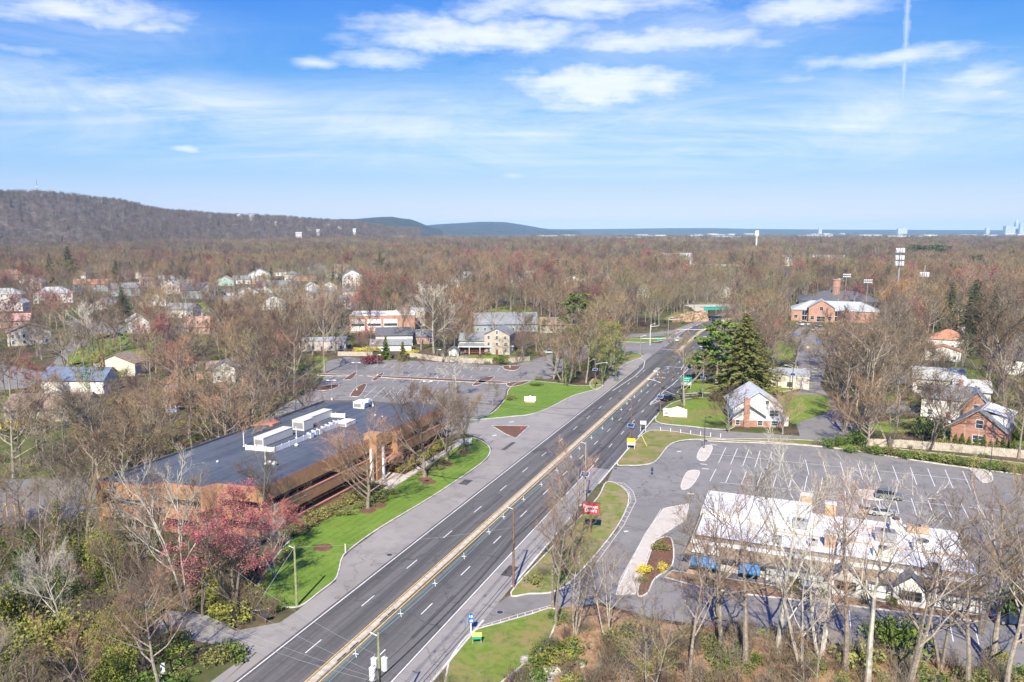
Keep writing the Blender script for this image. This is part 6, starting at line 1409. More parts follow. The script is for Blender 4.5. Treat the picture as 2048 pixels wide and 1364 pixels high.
o = thing('dumpster', 'small blue dumpster in the municipal car park', 'dumpster', (*P(1637, 684), 0)); b = MB(); b.prism([(-.9, -.6), (.9, -.6), (.9, .6), (-.9, .6)], .1, 1.4); b.obj('bin', M['signb'], o); b = MB(); b.box(-.95, .95, -.65, .65, 1.4, 1.5); b.obj('lid', M['metald'], o)
o = sign('road_sign', 'yellow diamond sign by the side street', 1615, 706, .2, 0.2, 2.0, 'metal', 0); b = MB(); b.add([(-.6, -.1, 2.4), (0, -.1, 1.8), (.6, -.1, 2.4), (0, -.1, 3.0), (-.6, 0, 2.4), (0, 0, 1.8), (.6, 0, 2.4), (0, 0, 3.0)], [(0, 1, 2, 3), (7, 6, 5, 4)]); b.obj('diamond', M['signy'], o)

# ---- person walking in the car park entrance
def person():
    x, y = P(1304, 951); rn = random.Random(1)
    me = bpy.data.meshes.new('person_body')
    J = [(0, 0, .95), (0, .02, 1.2), (0, .0, 1.42), (0, -.02, 1.52), (0, -.03, 1.66), (.1, 0, .9), (.12, -.12, .5), (.12, -.02, .08), (.12, -.16, .04), (-.1, 0, .9), (-.12, .1, .5), (-.12, .22, .1), (-.12, .1, .04), (.2, 0, 1.4), (.27, .03, 1.12), (.24, -.14, .93), (-.2, 0, 1.4), (-.27, .0, 1.12), (-.24, -.12, .93), (0, -.03, 1.76)]
    E = [(0, 1), (1, 2), (2, 3), (3, 4), (4, 19), (0, 5), (5, 6), (6, 7), (7, 8), (0, 9), (9, 10), (10, 11), (11, 12), (2, 13), (13, 14), (14, 15), (2, 16), (16, 17), (17, 18)]
    Rr = [.16, .17, .17, .07, .105, .1, .07, .05, .04, .1, .07, .05, .04, .07, .05, .04, .07, .05, .04, .09]
    me.from_pydata(J, E, []); o = bpy.data.objects.new('person', me); COL.objects.link(o); sk = o.modifiers.new('s', 'SKIN')
    for i, v in enumerate(me.skin_vertices[0].data): v.radius = (Rr[i], Rr[i] * .8); v.use_root = i == 0
    ss = o.modifiers.new('d', 'SUBSURF'); ss.levels = 1; ss.render_levels = 1
    dg = bpy.context.evaluated_depsgraph_get(); m2 = bpy.data.meshes.new_from_object(o.evaluated_get(dg)); o.modifiers.clear(); o.data = m2; m2.materials.clear()
    skin = mat('skin', (.5, .3, .22), .6); blk = M['metald']; jean = mat('denim_blue', (.03, .12, .32), .9); shoe = mat('shoe_red', (.55, .08, .1), .7)
    for m in (skin, blk, jean, shoe): m2.materials.append(m)
    for p in m2.polygons: z = p.center.z; p.material_index = 3 if z < .12 else 2 if z < .92 else 1 if (z < 1.52 and not (z < .97 and abs(p.center.x) > .2)) else 0; p.use_smooth = True
    o.location = (x, y, .03); o.rotation_euler = (0, 0, .3); tag(o, 'person in black hooded jacket, blue trousers and red shoes walking in the lot entrance', 'person')
    b = MB(); b.ball((0, -.01, 1.69), .13, .14, .14, 12, 8); b.tube([(0, .05, 1.45), (0, .04, 1.6)], [.16, .14], 10); b.obj('hood', blk, o, smooth=True)
    b = MB()
    for sx_ in (-1, 1):
        for k in range(4): b.tube([(sx_ * .24 + (k - 1.5) * .018, -.14, .9), (sx_ * .24 + (k - 1.5) * .018, -.17, .84), (sx_ * .24 + (k - 1.5) * .015, -.15, .8 + .01 * abs(k - 1.5))], [.011, .01, .008], 5)
        b.tube([(sx_ * .2, -.15, .92), (sx_ * .19, -.19, .88)], [.012, .009], 5)
    b.obj('hands', skin, o)
person()
# rocks at the bottom
rn = random.Random(5)
for i, (u, v, s) in enumerate([(1050, 1322, .8), (1078, 1322, .9), (1088, 1344, .7), (1110, 1345, .9), (1130, 1352, .8), (1060, 1350, .6), (1100, 1360, .8), (1160, 1330, .7), (1040, 1345, .5), (1140, 1375, .8), (1075, 1372, .7), (1020, 1356, .5), (1170, 1360, .6), (1120, 1325, .5)]):
    b = MB(); b.ball((0, 0, .1), s * 1.0, s * .8, s * .5, 8, 5); b.v = [(x * rn.uniform(.75, 1.2), y * rn.uniform(.75, 1.2), z * rn.uniform(.7, 1.25)) for x, y, z in b.v]
    tag(b.obj('boulder', M['rock'], None, loc=(*P(u, v), .1), rot=rn.uniform(0, 3)), 'grey boulder lying in the leaf litter below the lower grass corner', 'boulder', 'boulders in the leaf litter')
# ------------------------------------------------------------------ vegetation
SRC = bpy.data.collections.new('woodland_sources')     # prototypes used only by the far wood
# near / middle prototypes: (trunk mesh, crown mesh)
def proto(T, C, tm, cm): return mesh_of(T, tm, 'trunk'), mesh_of(C, cm, 'crown')
def place(label, cat, name, pr, x, y, h, h0, rot=None, sx=1.0, group=None, z=0.0, extra=None):
    o = bpy.data.objects.new(name, None); COL.objects.link(o); o.empty_display_size = .5
    o.location = (x, y, z); o.rotation_euler = (0, 0, RND.uniform(0, 6.28) if rot is None else rot); k = h / h0; o.scale = (k * sx, k * sx, k)
    tag(o, label, cat, group); mobj('trunk', pr[0], o); mobj('crown', pr[1], o)
    if extra: mobj(extra[0], extra[1], o)
    return o
H0 = 16.0
BROAD = [bare(100 + i, H0, spread=1.12, fork=.26, limbs=12, br=6, tw=6, fine=5, fw=.047) for i in range(3)]
TALL = [bare(200 + i, H0, spread=.68, fork=.4, limbs=12, br=6, tw=5, fine=5, fw=.047, tr=.2) for i in range(3)]
MULTI = [bare(300 + i, H0, spread=.9, fork=.34, stems=3, limbs=5, br=5, tw=5, fine=5, fw=.047) for i in range(2)]
DENSE = [bare(400 + i, H0, spread=1.15, fork=.18, limbs=16, br=7, tw=6, fine=6, fw=.047) for i in range(2)]
# near trees: finer and denser twigs
NB = [bare(500 + i, H0, spread=.95, fork=.32, limbs=13, br=8, tw=7, fine=7, fw=.022, n0=9) for i in range(2)]
NM = [bare(520 + i, H0, spread=.9, fork=.3, stems=2 + i, limbs=9, br=6, tw=7, fine=7, fw=.022, n0=9) for i in range(2)]
NR = [bare(560 + i, H0, spread=.9, fork=.34, limbs=10, br=6, tw=6, fine=5, fw=.024, n0=9, tr=.24) for i in range(2)]
NR += [bare(570 + i, H0, spread=.85, fork=.3, stems=2 + i, limbs=7, br=6, tw=5, fine=5, fw=.024, n0=9, tr=.26) for i in range(2)]
LAND = [bare(540 + i, 12, spread=1.35, fork=.15, limbs=18, br=7, tw=7, fine=7, fw=.024, upb=.2, tr=.24) for i in range(2)]
TONES = {'brown': ('bark', 'twigb'), 'grey': ('bark', 'twigg'), 'tan': ('bark', 'twigt'), 'mauve': ('barkd', 'twigm'), 'pale': ('barkw', 'twigw'), 'olive': ('bark', 'twigy')}
def tset(shapes): return {t: [proto(T, C, M[a], M[b]) for T, C, _ in shapes] for t, (a, b) in TONES.items()}
PB, PT, PM, PD = tset(BROAD), tset(TALL), tset(MULTI), tset(DENSE)
PNB, PNM, PL, PNR_ = tset(NB), tset(NM), tset(LAND), tset(NR)
def with_buds(shape, bm, tm, tw, n, size, seed, leaf=False):
    T, C, tips = shape; rn = random.Random(seed); D = MB(); D.v = list(C.v); D.f = list(C.f); D.m = [0] * len(C.f); D.mi = 1
    quads(D, [rn.choice(tips) + Vector((rn.gauss(0, .15), rn.gauss(0, .15), rn.gauss(0, .15))) for _ in range(n)], size, rn)
    return mesh_of(T, M[tm], 'trunk'), mesh_of(D, [M[tw], M[bm]], 'crown')
PRED = [with_buds(s, 'bud', 'bark', 'twigm', 3400, .12, i) for i, s in enumerate([BROAD[0], DENSE[0], MULTI[0]])]
PNR = [with_buds(NM[1], 'bud', 'barkd', 'twigm', 11000, .085, 9)]
PORG = [with_buds(DENSE[1], 'budo', 'bark', 'twigt', 2400, .13, 8)]
PLEAF = [with_buds(s, 'leafy', 'bark', 'twigg', 2600, .13, 20 + i) for i, s in enumerate([MULTI[1], TALL[0]])]
spr = [spruce(1, 20, .27), spruce(2, 20, .2, 24, 7)]; PSP = [proto(a, b, M['barkd'], M['needle3']) for a, b in spr]; PSD = [proto(a, b, M['barkd'], M['needle']) for a, b in spr]
pn = [pine(3, 18, 26, .32, .3, 60, 1.2, .42), pine(4, 18, 26, .28, .3, 60, 1.2, .42)]; PPI = [proto(a, b, M['bark'], M['needle2']) for a, b in pn]; PPD = [proto(a, b, M['barkd'], M['needle']) for a, b in pn]
big = spruce(7, 28, .3, 40, 11, .42, 13, .05, .22); BIGS = proto(big[0], big[1], M['barkd'], M['needle3'])
ced = spruce(8, 9, .2, 22, 9, .28, 12, .03, .05); PCED = proto(ced[0], ced[1], M['barkd'], M['needle2']); PCON = proto(ced[0], ced[1], M['barkd'], M['needle3'])
def treeH(u, v, vt): x, y = P(u, v); return x, y, max(2.0, ztop(y, vt))
def T(label, u, v, vt, pr, h0=H0, cat='tree', name='bare_tree', sx=1.0, group=None, rot=None, extra=None):
    x, y, h = treeH(u, v, vt); return place(label, cat, name, pr, x, y, h, h0, rot, sx, group, extra=extra)
def ivy(seed, h, r=.55):
    rn = random.Random(seed); C = MB(); quads(C, [Vector((rn.gauss(0, r * .6), rn.gauss(0, r * .6), h * rn.random() ** .8)) for _ in range(700)], .16, rn); return mesh_of(C, M['leafg' if seed % 2 else 'leafy'], 'ivy')
IVY = [ivy(1, 9), ivy(2, 11), ivy(3, 13)]
EXC = []   # explicitly placed trunks (x, y, r)
def X(o, r=5): EXC.append((o.location.x, o.location.y, r)); return o
# trees on the office lawn
X(T('wide spreading bare tree on the office lawn before the entrance', 735, 1017, 862, PL['tan'][0], 12, sx=1.3)); X(T('middle spreading bare tree on the office lawn in a mulch ring', 850, 955, 800, PL['brown'][1], 12, sx=1.3))
X(T('third spreading bare tree on the office lawn, from the entrance outward', 893, 925, 798, PL['grey'][0], 12, sx=1.1)); X(T('small bare tree at the drive end of the office lawn', 930, 902, 806, PL['mauve'][1], 12, sx=.8))
X(T('slender white birch leaning over the maroon trees beside the lawn', 553, 1156, 985, PNM['pale'][0])); X(T('bare tree growing against the near end of the office facade', 520, 1090, 905, PNB['brown'][0]))
for u, v in ((735, 1022), (850, 960), (757, 1012), (893, 930), (858, 965), (646, 1096), (930, 905)):
    x, y = P(u, v); b = MB(); b.tube([(x, y, .1), (x, y, .16)], [1.5, 1.2], 14); struct('mulch_ring', b, M['mulch'])
# left lot
X(T('big old bare tree at the shaded corner of the left car park', 650, 746, 585, PB['grey'][1], sx=.9), 8)
for i, (u, v, vt, t, lb) in enumerate([(806, 752, 705, 'grey', 'thin young tree on the long island, first from the left'), (853, 757, 700, 'brown', 'thin young tree on the long island beside the lamp'), (956, 765, 708, 'brown', 'young tree at the right tip of the long island'), (1040, 757, 702, 'mauve', 'young tree on the far right island of the left car park'), (912, 800, 705, 'pale', 'pale bare tree standing by the office roof among the stalls'), (795, 770, 722, 'grey', 'thin young tree in front of the long island')]):
    X(T(lb, u, v, vt, PT[t][i % 3], sx=1.1 if i != 4 else 1.5))
X(T('short tree with dense dark red buds behind the car park corner', 735, 724, 660, PRED[1]), 6)
for i, (u, v, vt) in enumerate([(905, 858, 775), (955, 845, 790), (985, 812, 765), (870, 850, 778), (835, 838, 770)]): X(T('bare tree between the office roof corner and the drive', u, v, vt, PD[('brown', 'tan', 'grey')[i % 3]][i % 2], group='trees between the office roof corner and the drive'))
for i, (u, v, vt, k) in enumerate([(1108, 742, 655, 'g'), (1125, 752, 645, 't'), (1140, 730, 640, 'b'), (1150, 758, 632, 'g'), (1160, 742, 650, 'l'), (1172, 766, 640, 't'), (1180, 738, 628, 'b'), (1192, 758, 645, 'g'), (1200, 742, 622, 't'), (1212, 750, 640, 'l'), (1222, 736, 620, 'b'), (1232, 744, 650, 'g'), (1240, 728, 618, 't'), (1250, 718, 625, 'b'), (1228, 716, 612, 'g'), (1205, 720, 615, 'b'), (1180, 716, 618, 't'), (1150, 708, 612, 'g'), (1132, 772, 668, 't'), (1116, 722, 640, 'b'), (1165, 722, 622, 'm'), (1190, 730, 630, 'm')]):
    lf = k == 'l'; w = {'g': 'grey', 't': 'tan', 'b': 'brown', 'm': 'reddish brown', 'l': ''}[k]
    X(T('green leafing tree in the roadside grove above the striped lawn' if lf else f'{w} bare tree in the roadside grove above the striped lawn', u, v, vt, PLEAF[1] if lf else PT[{'g': 'grey', 't': 'tan', 'b': 'brown', 'm': 'mauve'}[k]][i % 3], sx=1.15, name='leafing_tree' if lf else 'bare_tree', group='trees of the roadside grove' + (' in leaf' if lf else f', {w}'), extra=('ivy', IVY[i % 3]) if i % 3 == 0 else None), 3)
for u, v, vt, tn, lb in ((742, 680, 590, 'mauve', 'reddish brown tree screening the left bay of the brick school hall'), (805, 690, 598, 'tan', 'tan tree screening the right corner of the brick school hall'), (842, 700, 590, 'grey', 'grey tree between the brick school hall and the big pale tree'), (890, 700, 600, 'brown', 'brown tree just right of the big pale barked tree'), (930, 705, 628, 'tan', 'tan tree at the porch end of the tan house'), (625, 712, 615, 'brown', 'brown tree before the flat roofed grey building'), (672, 706, 610, 'mauve', 'reddish brown tree right of the flat roofed grey building'), (1045, 706, 618, 'brown', 'brown tree at the dark side of the tan house')):
    X(T(lb, u, v, vt, PD[tn][u % 2], sx=1.05), 4)
# foreground left wood
FL = [(468, 1222, 965, 'red', 'large red budded tree at the near corner of the office'), (560, 1100, 990, 'red', 'red budded tree beside the white birch'), (405, 1232, 985, 'brown', 'bare tree with leaning trunk beside the black bin'), (372, 1215, 870, 'pale', 'tall pale trunked tree in front of the office end wall'), (125, 1160, 925, 'grey', 'tall straight tree left of the ivy clad trunk'), (330, 1150, 930, 'grey', 'tall bare tree before the first office windows'),
      (45, 1120, 960, 'tan', 'bare tree at the edge of the yellow marked lot'), (85, 1180, 920, 'grey', 'straight grey trunk in the lower left wood'), (160, 1110, 950, 'brown', 'bare tree at the left office corner'), (235, 1120, 955, 'tan', 'slim bare tree before the left office corner'), (70, 1270, 1080, 'pale', 'leaning pale bare tree above the big bush'), (130, 1300, 1090, 'pale', 'bare tree with arching pale branches over the dark hollow'), (255, 1250, 1040, 'brown', 'dense bare tree in the heart of the lower left wood'), (300, 1300, 1120, 'mauve', 'brown tangled tree at the foot of the drive shade'), (340, 1262, 1050, 'brown', 'bare tree left of the shaded drive'), (28, 1160, 965, 'grey', 'tall bare tree before the yellow marked lot, near the picture edge'), (190, 1150, 960, 'tan', 'tan bare tree just left of the yellow green tree'), (280, 1160, 945, 'grey', 'grey bare tree before the recess of the office end wall'), (105, 1220, 1000, 'brown', 'brown bare tree rising from the green mound'), (430, 1160, 985, 'mauve', 'reddish brown tree squeezed against the red budded one')]
for i, (u, v, vt, t, lb) in enumerate(FL):
    if t == 'red': X(T(lb, u, v, vt, PNR[0], name='red_budded_tree', sx=1.15), 5)
    else: X(T(lb, u, v, vt, PNR_[t][i % 4] if v < 1240 else (PNB if i % 2 else PNM)[t][i % 2], sx=.85, extra=('ivy', IVY[i % 3]) if i in (4, 11) else None), 3)
# foreground right trees
FR = [(1557, 1308, 905, 'pale', 'white barked tall tree left of centre before the restaurant', 0), (1640, 1320, 985, 'pale', 'thick pale forked tree before the first restaurant gable', 1), (1602, 1352, 1010, 'pale', 'pale forked tree leaning left at the bottom', 1), (1735, 1378, 965, 'pale', 'tall forked pale tree beside the green shrub', 0), (1815, 1385, 930, 'grey', 'tall tree right of the green shrub before the second gable', 1), (1935, 1380, 1010, 'brown', 'thick brown trunk with a broken stub before the timbered wall', 0),
      (1440, 1300, 985, 'tan', 'straight mossy trunk before the blue awning', 0), (1435, 1240, 960, 'brown', 'dark branching tree before the left blue awning', 1), (1112, 1250, 1022, 'tan', 'bare tree on the strip beside the lower driveway', 0), (1150, 1272, 1062, 'brown', 'dense bare thicket tree beside the lower driveway', 1), (1105, 1216, 1000, 'grey', 'pale bare tree beside the brown pole', 0), (1215, 1290, 1075, 'brown', 'bare tree right of the thicket tree near the rocks', 1),
      (1490, 1330, 950, 'grey', 'bare tree just left of the white barked tree', 0), (1690, 1345, 960, 'tan', 'slim bare tree between the two pale forked trees', 0), (1880, 1340, 975, 'brown', 'spreading bare tree before the half timbered wall', 1), (1985, 1330, 930, 'tan', 'large tan bare tree at the right edge', 0), (2050, 1290, 900, 'brown', 'dense brown tree cut by the right edge', 1), (2010, 1390, 1010, 'tan', 'slim tree at the bottom right corner', 0), (1960, 1270, 985, 'mauve', 'brown tangled tree at the right end of the restaurant', 1), (2045, 1160, 930, 'tan', 'tan bushy tree beyond the right end of the restaurant', 0),
      (1300, 1340, 1120, 'mauve', 'low tangled tree at the bottom beside the yellow bushes', 1), (1380, 1350, 1090, 'brown', 'low bare tree below the shaded lot', 0)]
for i, (u, v, vt, t, lb, k) in enumerate(FR): X(T(lb, u, v, vt, PNR_[t][k * 2 + i % 2]), 5)
# evergreens
X(T('huge dark spruce rising behind the white gabled house', 1487, 806, 622, BIGS, 28, name='spruce_tree', sx=1.4), 12)
X(T('second dark spruce standing close behind the huge one', 1520, 790, 668, PSP[0], 20, name='spruce_tree', sx=1.5), 8)
X(T('bright green pine with bare tan trunk by the crossing', 1433, 772, 636, PPI[0], 18, name='pine_tree', sx=1.5, rot=.3), 6); X(T('smaller bright pine leaning out beside the bright green pine', 1416, 762, 690, PPI[1], 18, name='pine_tree', sx=1.7), 4)
X(T('round crowned green pine alone in the middle wood', 1160, 668, 583, PPI[0], 18, name='pine_tree', sx=1.6), 5); HOUSES.append((*P(1160, 668), 6)); X(T('dark wide spruce beside the left street', 248, 648, 572, PSD[0], 20, name='spruce_tree', sx=1.5), 8)
for i, (u, v, vt, k, lb) in enumerate([(140, 568, 490, 0, 'tall dark spruce rising from the far left wood'), (102, 566, 504, 1, 'narrow dark spruce left of the tall one'), (234, 575, 520, 0, 'olive spruce behind the blue house'), (308, 540, 498, 1, 'dark evergreen above the red maple in the far left'), (1944, 672, 556, 0, 'tall pointed spruce in the right wood'), (1898, 664, 562, 1, 'second pointed spruce left of the tall one at right'), (1985, 640, 575, 1, 'dark spruce right of the tall pointed one'), (1875, 706, 642, 0, 'low dark spruce behind the orange roofed house'), (1930, 716, 640, 0, 'dark green spruce right of the orange roofed house'), (1950, 560, 508, 1, 'dark pine on the wooded rise at right'), (1882, 545, 515, 1, 'small dark pine left of the rise'), (1775, 530, 495, 0, 'dark conifer left of the cell tower'), (1640, 505, 476, 1, 'dark blue green conifer near the school'), (1310, 565, 512, 0, 'olive conifer in the far middle wood'), (2010, 560, 525, 1, 'small olive conifer at the far right'), (760, 560, 500, 1, 'dim conifer in the wood behind the brick hall')]):
    o = X(T(lb, u, v, vt, (PSD, PPD)[1 if 'pine' in lb else 0][k], 18 if 'pine' in lb else 20, name='pine_tree' if 'pine' in lb else 'spruce_tree', sx=1.4), 6); HOUSES.append((o.location.x, o.location.y, 7))
for i in range(5): X(T('dark green pine in the long clump on the right horizon', 1826 + i * 14, 520 + (i % 2) * 3, 488 + (i % 3), PPD[i % 2], 18, name='pine_tree', sx=2.2, group='pines in the long clump on the horizon'), 4)
for u, v, vt, p, lb in ((772, 719, 672, PCED, 'bright green cedar at the fence, left of a pair'), (806, 722, 682, PCON, 'darker green cedar at the fence, right of a pair')): X(T(lb, u, v, vt, p, 9, name='cedar_tree', sx=1.5), 4)
for i, u in enumerate((1897, 1911, 1924, 1938, 1953, 1967, 1981, 1993, 2005, 2016, 2027)): X(T('pointed arborvitae in the hedge row before the brick gabled house', u, 884 + i * 2, 868 + i * 1.2 - (i % 3) * 3, PCED, 9, name='arborvitae', sx=1.5, group='arborvitae row before the brick gabled house', cat='shrub'), 2)
for u, v, vt, t, lb in [(1888, 884, 752, 'tan', 'tall pale trunked tree behind the wooden fence'), (1712, 868, 640, 'grey', 'large grey multi stemmed tree at the end of the side street'), (1686, 864, 668, 'brown', 'broad brown tree left of the grey multi stemmed one'), (1740, 862, 690, 'brown', 'bare tree right of the grey multi stemmed one'), (1760, 800, 665, 'tan', 'broad tan tree left of the orange roofed house'), (2010, 816, 620, 'brown', 'old oak with heavy low limbs at the right'), (1690, 790, 662, 'mauve', 'rounded mauve tree beside the side street'), (1660, 735, 650, 'tan', 'tan tree by the municipal lot edge'), (1590, 742, 655, 'grey', 'slim bare tree on the grass island of the side street'), (1555, 776, 735, 'brown', 'small bare tree before the beige building'), (1530, 776, 742, 'mauve', 'low bare tree left before the beige building'), (1458, 866, 775, 'brown', 'bare tree in front of the white gabled house'), (1565, 868, 790, 'tan', 'bare tree right of the white gabled house'), (1975, 705, 640, 'tan', 'tan vase shaped tree at the right'), (1910, 850, 790, 'grey', 'bare tree between the gabled houses'), (2030, 780, 690, 'brown', 'bare tree behind the old oak')]:
    X(T(lb, u, v, vt, (PM if 'multi' in lb or 'vase' in lb else PD)[t][0 if u % 2 else 1], sx=1.35), 6)
X(T('tree with glowing orange buds below the cell tower', 1797, 662, 572, PORG[0], sx=1.1, name='orange_budded_tree'), 8)
X(T('white barked bare tree on the right wooded rise', 1958, 560, 522, PM['pale'][0], sx=1.4), 6); X(T('big pale barked tree in front of the brick school hall', 868, 706, 575, PB['pale'][2], sx=.95), 8); X(T('very tall pale trunk rising beside the left street', 190, 732, 600, PT['pale'][0], sx=1.3), 5)
for u, v, vt, lb in [(312, 745, 640, 'vivid red maple beside the pink house'), (365, 760, 668, 'red maple just right of the vivid one'), (590, 752, 655, 'red maple at the left edge of the car park wood'), (640, 665, 600, 'red maple above the grey flat roof'), (735, 665, 585, 'dark red maple left of the brick school hall'), (418, 560, 515, 'deep crimson maple behind the mint house'), (60, 590, 530, 'dull red maple at the far left'), (22, 700, 605, 'red maple at the left edge of the picture'), (35, 780, 700, 'low red maple beside the tan house'), (95, 800, 715, 'red budded tree in front of the blue roofed ranch'),
        (1090, 600, 530, 'dull red maple in the far middle wood'), (1040, 560, 495, 'crimson topped maple beyond the middle wood'), (1210, 640, 575, 'red budded tree above the pine'), (1480, 600, 555, 'rosy tree over the highway bend'), (1355, 560, 520, 'red budded tree below the large white house'), (690, 560, 510, 'rosy maple in the far centre left wood'), (480, 660, 605, 'pale red tree among the left wood'), (1290, 540, 500, 'rosy tree by the olive conifer'), (1700, 620, 560, 'rosy tree behind the municipal building'), (1560, 640, 590, 'pink grey tree left of the brick building'), (2000, 560, 520, 'rosy tree in the far right wood'), (990, 540, 500, 'small rosy tree in the far wood'), (1545, 700, 640, 'red budded tree beside the spruce'), (1640, 600, 555, 'rosy brown tree behind the brick hall')]:
    X(T(lb, u, v, vt, PRED[hash(u) % 3], name='red_maple'), 6)
for u, v, vt, lb in [(225, 1190, 1030, 'yellow green leafing tree before the left office end'), (310, 1180, 1050, 'yellow green tree beside the brick stair wall'), (1232, 762, 640, 'ivy green tree at the tip of the middle wood'), (1205, 770, 665, 'green leafing tree beside the ivy green one'), (440, 1175, 1090, 'small yellow green tree under the red budded one'), (180, 830, 700, 'ivy clad tree before the white gable end'), (238, 820, 735, 'second ivy clad tree beside the blue roof'), (1085, 690, 630, 'pale green leafing tree by the lane end')]:
    X(T(lb, u, v, vt, PLEAF[0 if u % 2 else 1], name='leafing_tree', extra=('ivy', IVY[2])), 4)
for u, v, vt, lb in [(770, 655, 560, 'ivy wrapped trunk left of three'), (783, 652, 558, 'ivy wrapped trunk in the middle of three'), (800, 655, 562, 'ivy wrapped trunk right of three')]: X(T(lb, u, v, vt, PT['brown'][1], extra=('ivy', IVY[2])), 3)

# leafy shrubs one can tell apart
lb_s = [leafbush(i, 2, 2, 900, .14) for i in range(3)]
PLB = {k: [proto(a, b, M['barkd'], M[k]) for a, b in lb_s] for k in ('leafg', 'leafy', 'leafo', 'forsy', 'leafr', 'needle2', 'needle')}
nb = [leafbush(30 + i, 4, 4, 7000, .13, 7, 46) for i in range(2)]; PNBUSH = {k: [proto(a, b, M['barkd'], M[k]) for a, b in nb] for k in ('leafy', 'leafg')}
def S(label, u, v, r, h, k, group=None, name='shrub', near=False):
    x, y = P(u, v); o = bpy.data.objects.new(name, None); COL.objects.link(o); o.location = (x, y, 0); b0 = 4 if near else 2
    o.scale = (r / b0, r / b0, h / b0); o.rotation_euler = (0, 0, RND.uniform(0, 6)); tag(o, label, 'shrub', group); q = (PNBUSH if near else PLB)[k][RND.randrange(2)]; mobj('trunk', q[0], o); mobj('crown', q[1], o); EXC.append((x, y, r * .5)); return o
S('large yellow green bush filling the bottom left corner', 60, 1345, 6.5, 6.5, 'leafy', near=True); S('second yellow green bush behind the corner bush', -10, 1290, 5.5, 8, 'leafy', near=True); S('green bush at the left edge of the lower wood', 10, 1180, 5, 8, 'leafg', near=True)
S('yellow green bush right of the dark hollow', 235, 1300, 3.4, 6, 'leafy', near=True); S('yellow green bush at the bottom beside the hollow', 222, 1362, 3, 4.5, 'leafy', near=True); S('green mound in the lower left wood', 90, 1215, 4.5, 4.5, 'leafg', near=True); S('tall yellow green bush in the middle of the lower left wood', 222, 1150, 4, 8, 'leafy', near=True)
S('bright green shrub under the red budded tree', 400, 1140, 2.8, 2.6, 'leafg'); S('yellow green ground shrub beside the dark trunks', 435, 1205, 3.4, 1.4, 'leafy'); S('green yew by the trunk at the bottom right', 1810, 1310, 3.2, 4.4, 'needle2', near=False); S('second green yew left of the trunk at the bottom right', 1760, 1290, 2.6, 3.6, 'needle2'); S('dark evergreen at the right end of the restaurant', 2020, 1235, 3, 4.5, 'needle')
S('brown and yellow rounded bush at the sidewalk end', 1290, 1148, 1.4, 1.5, 'forsy'); S('smaller rounded bush at the sidewalk end', 1283, 1166, 1.0, 1.1, 'leafo'); S('yellow bush beside the flower bed', 1325, 1142, 1.1, 1.3, 'forsy'); S('pale yellow green bush at the top of the flower bed', 1322, 1100, 1.7, 1.4, 'leafo')
S('cone shaped green shrub at the restaurant wall', 1590, 1192, 1.1, 3.4, 'leafo'); S('round bright green shrub at the restaurant wall', 1645, 1192, .9, 1.3, 'needle2'); S('round dark shrub right of the first gable', 1731, 1207, 1.2, 1.6, 'needle'); S('dark shrub left of the second gable', 1782, 1212, 1.0, 1.5, 'leafo')
for i, (u, v, r, h) in enumerate([(1655, 895, 2.2, 2.4), (1680, 893, 2, 2.6), (1712, 893, 3, 4.2), (1700, 905, 2.2, 2)]): S('dark green shrub at the left end of the fence hedge', u, v, r, h, 'needle2' if i % 2 else 'leafg', 'shrubs at the left end of the fence hedge')
for i in range(17): S('low spreading green shrub in the row below the wooden fence', 1740 + i * 19, 906 + i * 2.6, 2.3, 1.7 + .3 * (i % 3), ('leafg', 'needle2', 'leafo')[i % 3], 'low shrubs in the row below the fence')
S('big dark green holly behind the fence', 1862, 880, 4.5, 6.0, 'needle'); S('dark holly at the right edge above the fence', 2035, 880, 4.2, 5, 'leafg'); S('wide spreading juniper beside the brick gabled house', 2022, 858, 5.5, 3.2, 'leafg'); S('dark evergreen mass left of the white wing', 1852, 828, 4, 5, 'needle'); S('yellow forsythia by the white dormer wing', 2008, 845, 1.2, 2, 'forsy')
S('yellow forsythia mass at the far left', 40, 862, 5, 3.4, 'forsy'); S('yellow forsythia right of the first mass', 62, 858, 3, 3, 'forsy'); S('forsythia strip behind the pale fence', 820, 708, 4, 1.8, 'forsy'); S('forsythia strip behind the maroon tree', 738, 704, 5, 2.4, 'forsy'); S('forsythia between the left trunks at the lot', 715, 704, 3, 2, 'forsy')
S('green shrub beside the tan house fence', 1002, 728, 3.4, 3.2, 'leafg'); S('green shrub at the bushy end of the striped lawn', 1020, 800, 2.2, 1.6, 'leafo'); S('dark green shrub in the middle of the striped lawn top', 1073, 771, 2.4, .9, 'leafg'); S('maroon shrub mass beside the lot corner', 742, 728, 4.5, 3.5, 'leafr'); S('green shrub beside the street at left', 197, 676, 2, 1.6, 'leafg'); S('yellow green shrub by the deck house', 258, 675, 2.4, 2.4, 'leafy'); S('dark shrub under the deck of the white house', 275, 682, 2.6, 3.4, 'leafg')
S('yellow and dry forsythia at the bottom among the litter', 1270, 1300, 2.6, 2.2, 'leafo'); S('olive bush with a little yellow at the bottom edge', 1288, 1350, 1.6, 1.6, 'leafy'); S('olive bush below the shaded lot', 1250, 1290, 2.8, 2.6, 'leafo'); S('forsythia at the bottom below the green yews', 1995, 1330, 1.5, 2.0, 'leafy'); S('olive brush under the pale trunks', 1715, 1330, 3, 2.6, 'leafo')
